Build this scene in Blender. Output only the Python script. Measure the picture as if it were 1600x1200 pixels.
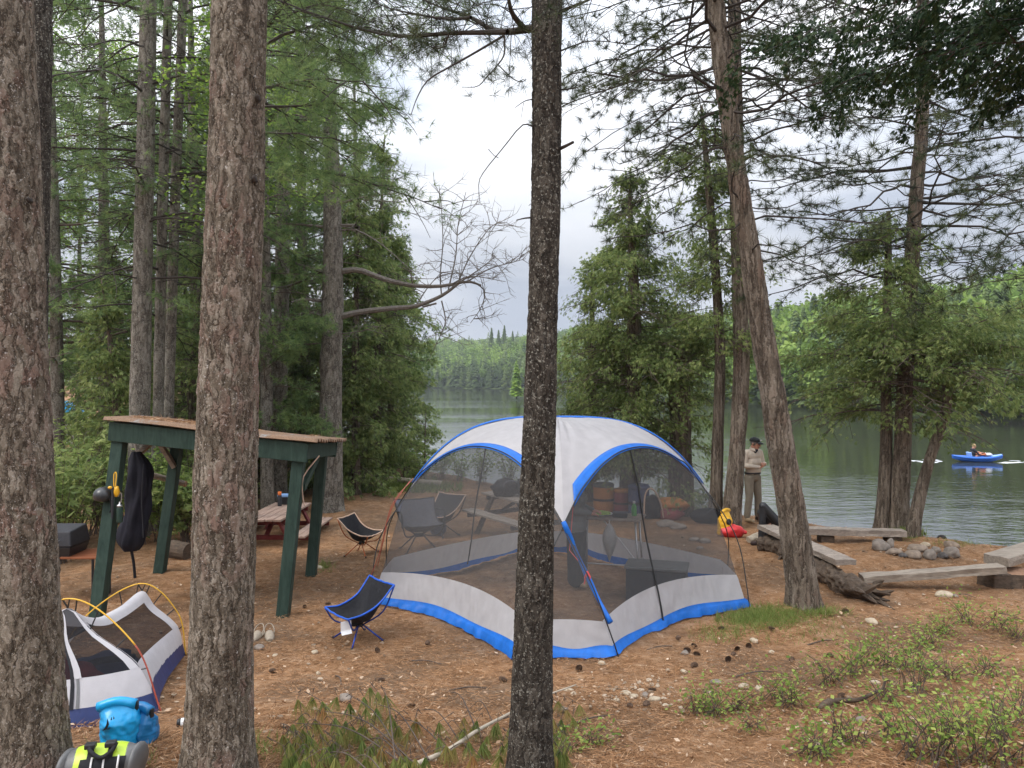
import bpy, math, random
import numpy as np
from mathutils import Vector, Matrix
for o in list(bpy.data.objects): bpy.data.objects.remove(o)
S = bpy.context.scene
COL = S.collection
# ------------------------------------------------------------------ camera
F, CX, HY, CZ = 1180.0, 800.0, 592.0, 4.6      # focal length and horizon in photo pixels, camera height above the lake
cd = bpy.data.cameras.new("camera"); cam = bpy.data.objects.new("camera", cd); COL.objects.link(cam)
cam.location = (0, 0, CZ); cam.rotation_euler = (math.pi / 2, 0, 0)
cd.sensor_width = 36; cd.lens = 36 * F / 1600; cd.shift_y = -8 / 1600
cd.clip_start = 0.1; cd.clip_end = 5000
S.camera = cam
# ------------------------------------------------------------------ sky
SUN_EL, SUN_AZ = 52, -115      # azimuth measured clockwise from +Y
W = bpy.data.worlds.new("World"); S.world = W; W.use_nodes = True
nt = W.node_tree; N = nt.nodes; L = nt.links; N.clear()
out = N.new("ShaderNodeOutputWorld")
sky = N.new("ShaderNodeTexSky"); sky.sky_type = 'NISHITA'; sky.sun_disc = False
sky.sun_elevation = math.radians(SUN_EL); sky.sun_rotation = math.radians(SUN_AZ)
bg1 = N.new("ShaderNodeBackground"); bg1.inputs[1].default_value = 0.13
L.new(sky.outputs[0], bg1.inputs[0])
tc = N.new("ShaderNodeTexCoord")
mp = N.new("ShaderNodeMapping"); mp.inputs['Scale'].default_value = (1.0, 1.0, 2.6)
L.new(tc.outputs['Generated'], mp.inputs[0])
n1 = N.new("ShaderNodeTexNoise"); n1.inputs['Scale'].default_value = 2.6; n1.inputs['Detail'].default_value = 6
n1.inputs['Roughness'].default_value = 0.5; n1.inputs['Distortion'].default_value = 0.4
L.new(mp.outputs[0], n1.inputs['Vector'])
r1 = N.new("ShaderNodeValToRGB"); e = r1.color_ramp.elements
e[0].position = 0.38; e[0].color = (0.46, 0.51, 0.61, 1); e[1].position = 0.66; e[1].color = (0.88, 0.88, 0.91, 1)
m_ = e.new(0.51); m_.color = (0.70, 0.73, 0.79, 1)
L.new(n1.outputs['Fac'], r1.inputs[0])
sx = N.new("ShaderNodeSeparateXYZ"); L.new(tc.outputs['Generated'], sx.inputs[0])
mr = N.new("ShaderNodeMapRange"); mr.inputs['From Min'].default_value = 0.15; mr.inputs['From Max'].default_value = 1
mr.inputs['To Min'].default_value = 0.70; mr.inputs['To Max'].default_value = 3.0
L.new(sx.outputs['Z'], mr.inputs[0])
bg2 = N.new("ShaderNodeBackground"); L.new(r1.outputs[0], bg2.inputs[0]); L.new(mr.outputs[0], bg2.inputs[1])
n2 = N.new("ShaderNodeTexNoise"); n2.inputs['Scale'].default_value = 1.7; n2.inputs['Detail'].default_value = 4
L.new(mp.outputs[0], n2.inputs['Vector'])
r2 = N.new("ShaderNodeMapRange"); r2.inputs['From Min'].default_value = 0.3; r2.inputs['From Max'].default_value = 0.45
r2.inputs['To Min'].default_value = 0.8; r2.inputs['To Max'].default_value = 1
L.new(n2.outputs['Fac'], r2.inputs[0])
mx = N.new("ShaderNodeMixShader"); L.new(r2.outputs[0], mx.inputs[0]); L.new(bg1.outputs[0], mx.inputs[1]); L.new(bg2.outputs[0], mx.inputs[2])
L.new(mx.outputs[0], out.inputs[0])
# ------------------------------------------------------------------ sun
sd = bpy.data.lights.new("sun", 'SUN'); sd.energy = 1.5; sd.angle = math.radians(20); sd.color = (1.0, 0.95, 0.88)
sun = bpy.data.objects.new("sun", sd); COL.objects.link(sun)
_a, _e = math.radians(SUN_AZ), math.radians(SUN_EL)
sun.rotation_euler = Vector((math.sin(_a) * math.cos(_e), math.cos(_a) * math.cos(_e), math.sin(_e))).to_track_quat('Z', 'Y').to_euler()
sun.location = (0, 0, 60)
# ------------------------------------------------------------------ exposure
vs = S.view_settings; vs.view_transform = 'Standard'; vs.look = 'None'; vs.gamma = 1; vs.exposure = 0.55
S.render.engine = 'CYCLES'
cy = S.cycles; cy.max_bounces = 8; cy.diffuse_bounces = 5; cy.glossy_bounces = 3; cy.transmission_bounces = 3; cy.transparent_max_bounces = 12
cy.use_denoising = True; cy.caustics_reflective = False; cy.caustics_refractive = False
try: cy.use_adaptive_sampling = True; cy.adaptive_threshold = 0.02
except Exception: pass

HAZE = 0.0003
# ================================================================== helpers
rng = np.random.default_rng(7)
random.seed(7)
def nrm(v, axis=-1):
    v = np.asarray(v, float); return v / np.maximum(np.linalg.norm(v, axis=axis, keepdims=True), 1e-9)
def P(px, py, D):                       # a photo pixel at depth D, as a point of the place
    return np.array([(px - CX) / F * D, D, CZ - (py - HY) / F * D])
def sstep(a, b, x):
    t = np.clip((np.asarray(x, float) - a) / (b - a), 0, 1); return t * t * (3 - 2 * t)
SHX = np.array([-120, -40, -14, -8, -4, -3.1, 0, 4.1, 5.2, 6.3, 7.4, 8.0, 8.7, 10, 14, 22, 60.])
SHY = np.array([160, 100, 52, 36, 27, 25, 21.0, 17.2, 17.0, 15.6, 15.1, 14.0, 13.5, 12.3, 9, 3, -20.])
def shore_d(x, y):                      # metres to the waterside bank, positive on land
    return (np.interp(x, SHX, SHY) - y) * 0.78
def wob(x, y):
    return (0.035 * np.sin(x * 1.3 + 0.7 * y) + 0.03 * np.sin(1.9 * y - 0.8 * x + 1) + 0.02 * np.sin(3.1 * x + 2.3) * np.sin(2.7 * y)
            + 0.012 * np.sin(6.3 * x + 1.1 * y) * np.sin(5.1 * y + 2))
def gz(x, y):
    x = np.asarray(x, float); y = np.asarray(y, float)
    t = 7.6 - y
    z = 1.65 + 0.17 * np.where(t > 0.5, t, np.where(t < -0.5, 0, 0.5 * (t + 0.5) ** 2)) + wob(x, y) * 0.8
    z = z + 0.30 * sstep(1.2, 4.2, x) * sstep(8.6, 6.6, y)
    z = z + 0.05 * np.clip(-x - 9, 0, 40) * sstep(10, 20, y)
    z = z + 0.10 * np.exp(-((x - 3.62) ** 2 + (y - 9.5) ** 2) / 0.5)
    d = shore_d(x, y)
    return np.where(d < 0.35, z - np.minimum(0.75 * (0.35 - d), 4), z)
def gp(px, py):                         # where the ray through a photo pixel meets the ground
    D = np.linspace(2, 60, 6000); pts = P(px, py, D[:, None].T)
    x = (px - CX) / F * D; z = CZ - (py - HY) / F * D
    i = int(np.argmax(z < gz(x, D))); D = D[i]
    x = (px - CX) / F * D
    return np.array([x, D, float(gz(x, D))])
def onground(x, y): return np.array([x, y, float(gz(x, y))])

def tag(o, label, cat, group=None, kind=None):
    if label: o['label'] = label
    if cat: o['category'] = cat
    if group: o['group'] = group
    if kind: o['kind'] = kind
    return o
def thing(name, label, cat, loc, group=None):
    o = bpy.data.objects.new(name, None); COL.objects.link(o); o.location = [float(v) for v in loc]
    o.empty_display_size = 0.2
    return tag(o, label, cat, group)
def base_of(o):
    b = np.zeros(3)
    while o is not None:
        b += np.array(o.location); o = o.parent
    return b
def raw_mesh(name, V, faces, smooth=False, tint=None):
    """V (n,3); faces: list of int arrays (m,k), k = 3 or 4"""
    me = bpy.data.meshes.new(name)
    V = np.ascontiguousarray(V, np.float32); me.vertices.add(len(V)); me.vertices.foreach_set('co', V.ravel())
    idx = np.concatenate([np.asarray(f, np.int32).ravel() for f in faces])
    tot = np.concatenate([np.full(len(f), f.shape[1], np.int32) for f in faces])
    me.loops.add(len(idx)); me.loops.foreach_set('vertex_index', idx)
    me.polygons.add(len(tot)); st = np.zeros(len(tot), np.int32); st[1:] = np.cumsum(tot)[:-1]
    me.polygons.foreach_set('loop_start', st)
    try: me.polygons.foreach_set('loop_total', tot)
    except Exception: pass
    me.polygons.foreach_set('use_smooth', np.full(len(tot), bool(smooth)))
    if tint is not None:
        a = me.attributes.new('tint', 'FLOAT', 'POINT'); a.data.foreach_set('value', np.ascontiguousarray(tint, np.float32))
    me.update(calc_edges=True)
    return me
def link(name, me, mat, parent=None, loc=None):
    o = bpy.data.objects.new(name, me); COL.objects.link(o)
    if mat is not None:
        for m in (mat if isinstance(mat, (list, tuple)) else [mat]): me.materials.append(m)
    if parent is not None: o.parent = parent
    if loc is not None: o.location = [float(v) for v in loc]
    return o
class MB:
    def __init__(s): s.V = []; s.F = []; s.n = 0; s.T = []
    def add(s, V, Fs, tint=None):
        V = np.asarray(V, float).reshape(-1, 3)
        for f in (Fs if isinstance(Fs, list) else [Fs]): s.F.append(np.asarray(f, np.int64) + s.n)
        s.V.append(V); s.n += len(V); s.T.append(np.full(len(V), 0.5) if tint is None else np.broadcast_to(tint, (len(V),)))
        return s
    def hexa(s, P8, tint=None):   # 4 bottom corners counter-clockwise then 4 top
        f = np.array([[3, 2, 1, 0], [4, 5, 6, 7], [0, 1, 5, 4], [1, 2, 6, 5], [2, 3, 7, 6], [3, 0, 4, 7]])
        return s.add(P8, f, tint)
    def box(s, c, size, rz=0, rx=0, ry=0):
        h = np.array(size) / 2.0
        q = np.array([[-1, -1, -1], [1, -1, -1], [1, 1, -1], [-1, 1, -1], [-1, -1, 1], [1, -1, 1], [1, 1, 1], [-1, 1, 1]]) * h
        M = np.array(Matrix.Rotation(rz, 3, 'Z') @ Matrix.Rotation(ry, 3, 'Y') @ Matrix.Rotation(rx, 3, 'X'))
        return s.hexa(q @ M.T + np.array(c))
    def beam(s, a, b, w, h, up=(0, 0, 1)):
        a = np.array(a, float); b = np.array(b, float); d = nrm(b - a); sd_ = nrm(np.cross(d, up)); u = np.cross(sd_, d)
        o = [(-1, -1), (1, -1), (1, 1), (-1, 1)]
        q = [a + sd_ * i * w / 2 + u * j * h / 2 for i, j in o] + [b + sd_ * i * w / 2 + u * j * h / 2 for i, j in o]
        return s.hexa(np.array(q))
    def tube(s, pts, r, n=8, cap=True, tint=None):
        p = np.asarray(pts, float); m = len(p); r = np.broadcast_to(np.asarray(r, float), (m,))
        t = np.empty_like(p); t[1:-1] = p[2:] - p[:-2]; t[0] = p[1] - p[0]; t[-1] = p[-1] - p[-2]; t = nrm(t)
        a = np.array([0, 0, 1.]) if abs(t[0][2]) < 0.9 else np.array([1., 0, 0])
        u = nrm(np.cross(t[0], a)); us = [u]
        for i in range(1, m):
            u = us[-1] - t[i] * np.dot(us[-1], t[i]); us.append(nrm(u))
        us = np.array(us); vs_ = np.cross(t, us)
        an = np.linspace(0, 2 * np.pi, n, endpoint=False)
        V = p[:, None] + r[:, None, None] * (us[:, None] * np.cos(an)[None, :, None] + vs_[:, None] * np.sin(an)[None, :, None])
        i = np.arange(m - 1)[:, None] * n; j = np.arange(n)[None]; k = (j + 1) % n
        f = np.stack([i + j, i + k, i + n + k, i + n + j], -1).reshape(-1, 4)
        V = V.reshape(-1, 3); fs = [f]
        if cap:
            V = np.vstack([V, p[0], p[-1]]); j = np.arange(n); k = (j + 1) % n
            fs.append(np.stack([k, j, np.full(n, m * n)], -1)); b = (m - 1) * n
            fs.append(np.stack([b + j, b + k, np.full(n, m * n + 1)], -1))
        return s.add(V, fs, tint)
    def lathe(s, prof, c=(0, 0, 0), n=20, axis=None):
        prof = np.asarray(prof, float); m = len(prof); an = np.linspace(0, 2 * np.pi, n, endpoint=False)
        V = np.stack([prof[:, 0:1] * np.cos(an), prof[:, 0:1] * np.sin(an), np.repeat(prof[:, 1:2], n, 1)], -1).reshape(-1, 3)
        if axis is not None:
            M = np.array(Vector((0, 0, 1)).rotation_difference(Vector(axis)).to_matrix()); V = V @ M.T
        i = np.arange(m - 1)[:, None] * n; j = np.arange(n)[None]; k = (j + 1) % n
        f = np.stack([i + j, i + k, i + n + k, i + n + j], -1).reshape(-1, 4)
        return s.add(V + np.array(c), f)
    def grid(s, G, tint=None, flip=False):
        G = np.asarray(G, float); m, n = G.shape[:2]
        i = np.arange(m - 1)[:, None] * n; j = np.arange(n - 1)[None]
        f = np.stack([i + j, i + j + 1, i + n + j + 1, i + n + j], -1).reshape(-1, 4)
        if flip: f = f[:, ::-1]
        return s.add(G.reshape(-1, 3), f, tint)
    def ball(s, c, r, n=16, m=10, M=None, fn=None):
        th = np.linspace(0, np.pi, m); an = np.linspace(0, 2 * np.pi, n, endpoint=False)
        V = np.stack([np.sin(th)[:, None] * np.cos(an), np.sin(th)[:, None] * np.sin(an), np.repeat(-np.cos(th)[:, None], n, 1)], -1).reshape(-1, 3)
        if fn is not None: V = fn(V)
        V = V * np.asarray(r)
        if M is not None: V = V @ np.array(M).T
        i = np.arange(m - 1)[:, None] * n; j = np.arange(n)[None]; k = (j + 1) % n
        f = np.stack([i + j, i + k, i + n + k, i + n + j], -1).reshape(-1, 4)
        return s.add(V + np.array(c), f)
    def build(s, name, mat, parent=None, loc=None, smooth=False, bevel=0, tint=False, solid=0, sub=0):
        V = np.vstack(s.V)
        b = base_of(parent) if parent is not None else np.zeros(3)
        if loc is not None: b = b + np.asarray(loc, float)
        fs = {}
        for f in s.F: fs.setdefault(f.shape[1], []).append(f)
        me = raw_mesh(name, V - b, [np.vstack(v) for v in fs.values()], smooth, np.concatenate(s.T) if tint else None)
        o = link(name, me, mat, parent, loc)
        if solid:
            md = o.modifiers.new('solid', 'SOLIDIFY'); md.thickness = solid; md.offset = 0
        if bevel:
            md = o.modifiers.new('bevel', 'BEVEL'); md.width = bevel; md.segments = 2; md.limit_method = 'ANGLE'
        if sub:
            md = o.modifiers.new('sub', 'SUBSURF'); md.levels = sub; md.render_levels = sub
        return o
def spline(pts, n):
    """Catmull-Rom through pts (any columns), n samples"""
    p = np.asarray(pts, float); m = len(p)
    if m < 3:
        t = np.linspace(0, 1, n)[:, None]; return p[0] * (1 - t) + p[-1] * t
    q = np.vstack([2 * p[0] - p[1], p, 2 * p[-1] - p[-2]])
    u = np.linspace(0, m - 1, n); i = np.minimum(u.astype(int), m - 2); t = (u - i)[:, None]
    a, b, c, d = q[i], q[i + 1], q[i + 2], q[i + 3]
    return 0.5 * (2 * b + (c - a) * t + (2 * a - 5 * b + 4 * c - d) * t * t + (3 * b - a - 3 * c + d) * t ** 3)
def vnoise(p, seed=0):
    """smooth value noise, p (...,3), about -1..1"""
    p = np.asarray(p, float); i = np.floor(p).astype(np.int64); f = p - i; f = f * f * (3 - 2 * f); r = 0
    for a in (0, 1):
        for b in (0, 1):
            for c in (0, 1):
                h = ((i[..., 0] + a) * 374761393 + (i[..., 1] + b) * 668265263 + (i[..., 2] + c) * 2147483647 + seed * 974711) & 0xffffffff
                h = ((h ^ (h >> 13)) * 1274126177) & 0xffffffff; h = (h ^ (h >> 16)) & 0xffffff
                w = (f[..., 0] if a else 1 - f[..., 0]) * (f[..., 1] if b else 1 - f[..., 1]) * (f[..., 2] if c else 1 - f[..., 2])
                r = r + w * (h / 8388607.5 - 1)
    return r
# ================================================================== materials
class NT:
    def __init__(s, name):
        m = bpy.data.materials.new(name); m.use_nodes = True; s.m = m; s.t = m.node_tree; s.N = s.t.nodes; s.L = s.t.links
        s.N.clear(); s.out = s.N.new('ShaderNodeOutputMaterial')
    def n(s, typ, **kw):
        x = s.N.new('ShaderNode' + typ)
        for k, v in kw.items(): setattr(x, k, v)
        return x
    def c(s, a, b): s.L.new(a, b)
    def coord(s, scale=(1, 1, 1), kind='Object'):
        t = s.n('TexCoord'); mp = s.n('Mapping'); mp.inputs['Scale'].default_value = scale; s.c(t.outputs[kind], mp.inputs[0]); return mp.outputs[0]
    def noise(s, vec, scale, detail=4, rough=0.55, dist=0):
        x = s.n('TexNoise'); x.inputs['Scale'].default_value = scale; x.inputs['Detail'].default_value = detail
        x.inputs['Roughness'].default_value = rough; x.inputs['Distortion'].default_value = dist
        if vec is not None: s.c(vec, x.inputs['Vector'])
        return x.outputs['Fac']
    def vor(s, vec, scale, feature='F1', rand=1):
        x = s.n('TexVoronoi'); x.feature = feature; x.inputs['Scale'].default_value = scale; x.inputs['Randomness'].default_value = rand
        s.c(vec, x.inputs['Vector']); return x
    def ramp(s, fac, stops):
        x = s.n('ValToRGB'); e = x.color_ramp.elements
        while len(e) < len(stops): e.new(0.5)
        for el, (p, c) in zip(e, stops):
            el.position = p; el.color = (c[0], c[1], c[2], 1) if not np.isscalar(c) else (c, c, c, 1)
        s.c(fac, x.inputs[0]); return x.outputs[0]
    def mix(s, fac, a, b):
        x = s.n('Mix'); x.data_type = 'RGBA'
        for v, i in ((fac, 0), (a, 6), (b, 7)):
            if hasattr(v, 'is_output'): s.c(v, x.inputs[i])
            elif np.isscalar(v): x.inputs[i].default_value = v
            else: x.inputs[i].default_value = (*v, 1)
        return x.outputs[2]
    def math(s, op, a, b=0.0, clamp=False):
        x = s.n('Math'); x.operation = op; x.use_clamp = clamp
        for v, i in ((a, 0), (b, 1)):
            if hasattr(v, 'is_output'): s.c(v, x.inputs[i])
            else: x.inputs[i].default_value = v
        return x.outputs[0]
    def bsdf(s, col, rough=0.7, metal=0, spec=0.3, bump=None, bstr=0.3, bdist=0.01):
        b = s.n('BsdfPrincipled')
        for v, k in ((col, 'Base Color'), (rough, 'Roughness'), (metal, 'Metallic'), (spec, 'Specular IOR Level')):
            if hasattr(v, 'is_output'): s.c(v, b.inputs[k])
            elif np.isscalar(v): b.inputs[k].default_value = v
            else: b.inputs[k].default_value = (*v, 1)
        if bump is not None:
            x = s.n('Bump'); x.inputs['Strength'].default_value = bstr; x.inputs['Distance'].default_value = bdist
            s.c(bump, x.inputs['Height']); s.c(x.outputs[0], b.inputs['Normal'])
        s.b = b; s.c(b.outputs[0], s.out.inputs[0]); return b
MAT = {}
def simple(name, col, rough=0.6, metal=0, var=0.15, scale=25, bstr=0.15, spec=0.3, fabric=False):
    """a plain surface with slight mottling and relief"""
    k = NT(name); v = k.coord()
    f = k.noise(v, scale, 5, 0.6)
    lo = tuple(c * (1 - var) for c in col); hi = tuple(min(1, c * (1 + var)) for c in col)
    c = k.ramp(f, [(0.3, lo), (0.7, hi)])
    k.bsdf(c, rough, metal, spec, f, bstr, 0.01)
    if fabric:
        # cloth that lets some light through
        t = k.n('BsdfTranslucent'); k.c(c, t.inputs[0]); mx = k.n('MixShader'); mx.inputs[0].default_value = fabric
        k.c(k.b.outputs[0], mx.inputs[1]); k.c(t.outputs[0], mx.inputs[2]); k.c(mx.outputs[0], k.out.inputs[0])
    MAT[name] = k.m; return k.m
def tinted(name, stops, rough=0.6, trans=0.3, spec=0.2):
    """leaves and litter: colour picked per leaf by the 'tint' attribute"""
    k = NT(name); a = k.n('Attribute'); a.attribute_name = 'tint'
    c = k.ramp(a.outputs['Fac'], stops); k.bsdf(c, rough, 0, spec)
    if trans:
        t = k.n('BsdfTranslucent'); k.c(c, t.inputs[0]); mx = k.n('MixShader'); mx.inputs[0].default_value = trans
        k.c(k.b.outputs[0], mx.inputs[1]); k.c(t.outputs[0], mx.inputs[2]); k.c(mx.outputs[0], k.out.inputs[0])
    MAT[name] = k.m; return k.m
def bark(name, cols, crack, lichen, sxy=13, sz=4.2, amp=0.012, lich=0.62, disp=True, pink=None, fis=0.5):
    """flaky bark: ragged overlapping scales cut by long broken fissures"""
    k = NT(name); v = k.coord()
    nz = k.n('TexNoise'); nz.inputs['Scale'].default_value = 9; nz.inputs['Detail'].default_value = 5; nz.inputs['Roughness'].default_value = 0.65; k.c(v, nz.inputs['Vector'])
    ad = k.n('VectorMath'); ad.operation = 'MULTIPLY_ADD'
    k.c(nz.outputs['Color'], ad.inputs[0]); ad.inputs[1].default_value = (0.09, 0.09, 0.20); k.c(v, ad.inputs[2])
    m = k.n('Mapping'); m.inputs['Scale'].default_value = (sxy, sxy, sz); k.c(ad.outputs[0], m.inputs[0])
    c1 = k.vor(m.outputs[0], 1.0, 'F1'); e1 = k.vor(m.outputs[0], 1.0, 'DISTANCE_TO_EDGE').outputs['Distance']
    m2 = k.n('Mapping'); m2.inputs['Scale'].default_value = (sxy * 2.9, sxy * 2.9, sz * 2.6); k.c(ad.outputs[0], m2.inputs[0])
    c2 = k.vor(m2.outputs[0], 1.0, 'F1')
    s1 = k.n('SeparateColor'); k.c(c1.outputs['Color'], s1.inputs[0]); s2 = k.n('SeparateColor'); k.c(c2.outputs['Color'], s2.inputs[0])
    m3 = k.n('Mapping'); m3.inputs['Scale'].default_value = (sxy * 0.8, sxy * 0.8, sz * 0.38); k.c(ad.outputs[0], m3.inputs[0])
    fz = k.noise(m3.outputs[0], 1.0, 3, 0.55); fine = k.noise(v, 95, 5, 0.65); big = k.noise(v, 1.4, 3)
    fs = k.math('MULTIPLY', k.math('ABSOLUTE', k.math('SUBTRACT', fz, 0.5)), 11.0, True)      # 0 inside a fissure
    ed = k.math('MULTIPLY', e1, 9.0, True)
    h = k.math('ADD', k.math('MULTIPLY', fs, fis), k.math('MULTIPLY', s1.outputs[0], 0.35))
    h = k.math('ADD', h, k.math('MULTIPLY', s2.outputs[0], 0.26)); h = k.math('ADD', h, k.math('MULTIPLY', k.math('MULTIPLY', ed, s1.outputs[2]), 0.22))
    h = k.math('ADD', h, k.math('MULTIPLY', fine, 0.20))
    tone = k.math('ADD', k.math('MULTIPLY', k.math('ADD', s2.outputs[1], s1.outputs[1]), 0.27), k.math('MULTIPLY', fine, 0.46))
    col = k.ramp(tone, [(0.22, cols[0]), (0.48, cols[1]), (0.74, cols[2])])
    if pink is not None:
        pf = k.ramp(k.math('ADD', k.math('MULTIPLY', big, 0.75), k.math('MULTIPLY', s1.outputs[2], 0.25)), [(0.54, 0.0), (0.68, 0.7)])
        col = k.mix(pf, col, pink)
    cf = k.ramp(k.math('MULTIPLY', fs, k.math('ADD', k.math('MULTIPLY', ed, 0.4), 0.6)), [(0.0, 0.9), (0.5, 0.0)])
    col = k.mix(k.math('MULTIPLY', cf, 0.9), col, crack)
    lf = k.ramp(k.math('ADD', k.noise(v, 55, 3, 0.7), k.math('MULTIPLY', big, 0.12)), [(lich, 0.0), (lich + 0.06, 0.85)])
    col = k.mix(lf, col, lichen)
    k.bsdf(col, 0.9, 0, 0.1)
    if disp:
        d = k.n('Displacement'); d.inputs['Midlevel'].default_value = 0.75; d.inputs['Scale'].default_value = amp
        k.c(h, d.inputs['Height']); k.c(d.outputs[0], k.out.inputs['Displacement']); k.m.displacement_method = 'BOTH'
    else:
        bm = k.n('Bump'); bm.inputs['Strength'].default_value = 0.9; bm.inputs['Distance'].default_value = amp; k.c(h, bm.inputs['Height']); k.c(bm.outputs[0], k.b.inputs['Normal'])
    MAT[name] = k.m; return k.m
bark('red_pine_bark', [(0.065, 0.052, 0.039), (0.155, 0.128, 0.098), (0.30, 0.26, 0.212)], (0.03, 0.022, 0.016), (0.44, 0.41, 0.38), 23, 10.0, 0.013, 0.68, pink=(0.225, 0.145, 0.118))
bark('dark_pine_bark', [(0.026, 0.022, 0.018), (0.055, 0.047, 0.039), (0.11, 0.097, 0.08)], (0.014, 0.011, 0.009), (0.27, 0.26, 0.225), 28, 14, 0.010, 0.64)
bark('grey_pine_bark', [(0.09, 0.078, 0.062), (0.165, 0.146, 0.12), (0.26, 0.235, 0.20)], (0.05, 0.04, 0.033), (0.36, 0.36, 0.32), 10, 6, 0.014, 0.64, disp=False)
bark('cedar_bark', [(0.075, 0.058, 0.044), (0.155, 0.124, 0.095), (0.265, 0.222, 0.178)], (0.038, 0.029, 0.022), (0.38, 0.36, 0.32), 15, 1.6, 0.018, 0.72, disp=False, fis=0.8)
bark('leaning_bark', [(0.08, 0.062, 0.048), (0.16, 0.13, 0.10), (0.27, 0.228, 0.185)], (0.04, 0.03, 0.023), (0.36, 0.34, 0.30), 14, 3.0, 0.018, 0.71, pink=(0.19, 0.135, 0.102), fis=0.8)
simple('twig', (0.10, 0.075, 0.06), 0.85, 0, 0.3, 20, 0.3)
simple('dead_twig', (0.16, 0.14, 0.12), 0.85, 0, 0.3, 20, 0.3)
simple('black_twig', (0.045, 0.036, 0.03), 0.85, 0, 0.3, 20, 0.3)
G = lambda a, b, c: [(0.0, a), (0.5, b), (1.0, c)]
tinted('red_pine_needles', G((0.03, 0.045, 0.022), (0.058, 0.082, 0.036), (0.11, 0.13, 0.055)), 0.5, 0.2)
tinted('white_pine_needles', G((0.10, 0.16, 0.065), (0.17, 0.26, 0.10), (0.28, 0.37, 0.13)), 0.55, 0.45)
tinted('cedar_leaves', G((0.11, 0.165, 0.05), (0.215, 0.285, 0.095), (0.34, 0.39, 0.14)), 0.55, 0.5)
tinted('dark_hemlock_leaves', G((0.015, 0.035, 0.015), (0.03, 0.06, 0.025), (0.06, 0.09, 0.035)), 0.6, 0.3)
tinted('bright_leaves', G((0.12, 0.22, 0.04), (0.21, 0.34, 0.06), (0.33, 0.45, 0.09)), 0.5, 0.45)
tinted('undergrowth_leaves', G((0.08, 0.13, 0.035), (0.20, 0.285, 0.08), (0.33, 0.41, 0.12)), 0.55, 0.5)
tinted('wilted_needles', [(0, (0.12, 0.18, 0.045)), (0.42, (0.22, 0.27, 0.075)), (0.75, (0.36, 0.30, 0.10)), (1, (0.42, 0.21, 0.085))], 0.5, 0.35)
tinted('blueberry_leaves', [(0, (0.11, 0.18, 0.032)), (0.6, (0.25, 0.345, 0.07)), (0.92, (0.40, 0.46, 0.12)), (1, (0.28, 0.14, 0.05))], 0.5, 0.45)
tinted('far_conifer', G((0.075, 0.12, 0.045), (0.13, 0.19, 0.065), (0.21, 0.27, 0.09)), 0.7, 0.4)
tinted('far_broadleaf', G((0.13, 0.21, 0.045), (0.20, 0.30, 0.06), (0.28, 0.38, 0.09)), 0.7, 0.3)
tinted('litter_needles', [(0, (0.10, 0.047, 0.022)), (0.5, (0.32, 0.168, 0.078)), (0.85, (0.48, 0.28, 0.15)), (1, (0.58, 0.42, 0.27))], 0.7, 0.0)
tinted('litter_chips', [(0, (0.22, 0.12, 0.065)), (0.5, (0.38, 0.245, 0.15)), (1, (0.58, 0.45, 0.33))], 0.7, 0.0)
tinted('litter_pebbles', [(0, (0.20, 0.145, 0.10)), (0.5, (0.33, 0.255, 0.18)), (1, (0.52, 0.42, 0.32))], 0.75, 0.0)
tinted('grass_blades', G((0.10, 0.15, 0.03), (0.19, 0.26, 0.06), (0.32, 0.36, 0.12)), 0.5, 0.3)
# ground
k = NT('forest_floor'); v = k.coord()
a = k.noise(v, 0.55, 4, 0.6); b = k.noise(v, 7, 6, 0.7); c = k.noise(v, 60, 5, 0.75); d = k.noise(v, 190, 3, 0.7)
col = k.ramp(k.math('ADD', k.math('MULTIPLY', b, 0.45), k.math('MULTIPLY', c, 0.55)), [(0.32, (0.085, 0.046, 0.024)), (0.48, (0.275, 0.147, 0.072)), (0.64, (0.42, 0.255, 0.142))])
col = k.mix(k.ramp(a, [(0.44, 0.0), (0.60, 0.8)]), col, (0.13, 0.085, 0.054))
col = k.mix(k.ramp(k.math('ADD', k.math('MULTIPLY', d, 0.6), k.math('MULTIPLY', b, 0.4)), [(0.54, 0.0), (0.62, 0.7)]), col, (0.46, 0.34, 0.245))
k.bsdf(col, 0.9, 0, 0.1, k.math('ADD', k.math('MULTIPLY', c, 0.6), k.math('MULTIPLY', d, 0.4)), 0.9, 0.02)
MAT['ground'] = k.m
# water
k = NT('lake_water'); v = k.coord((0.5, 1.0, 1.0), 'Object')
w1 = k.noise(v, 2.3, 3, 0.55, 0.3); w2 = k.noise(v, 0.35, 2, 0.5); calm = k.ramp(k.noise(k.coord((0.012, 0.05, 1)), 1.0, 2), [(0.42, 0.25), (0.6, 1.0)])
h = k.math('ADD', k.math('ADD', k.math('MULTIPLY', w1, 0.5), k.math('MULTIPLY', k.noise(v, 6.0, 2, 0.5, 0.4), 0.16)), k.math('MULTIPLY', w2, 0.9))
k.bsdf((0.034, 0.036, 0.024), 0.03, 0, 0.5, k.math('MULTIPLY', h, calm), 1.0, 0.045)
k.b.inputs['IOR'].default_value = 2.5
MAT['water'] = k.m
k = NT('forest_hill'); v = k.coord()
k.bsdf(k.ramp(k.noise(v, 0.15, 5, 0.7), [(0.35, (0.05, 0.07, 0.025)), (0.65, (0.12, 0.17, 0.05))]), 0.95, 0, 0.05)
MAT['hill'] = k.m
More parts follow.
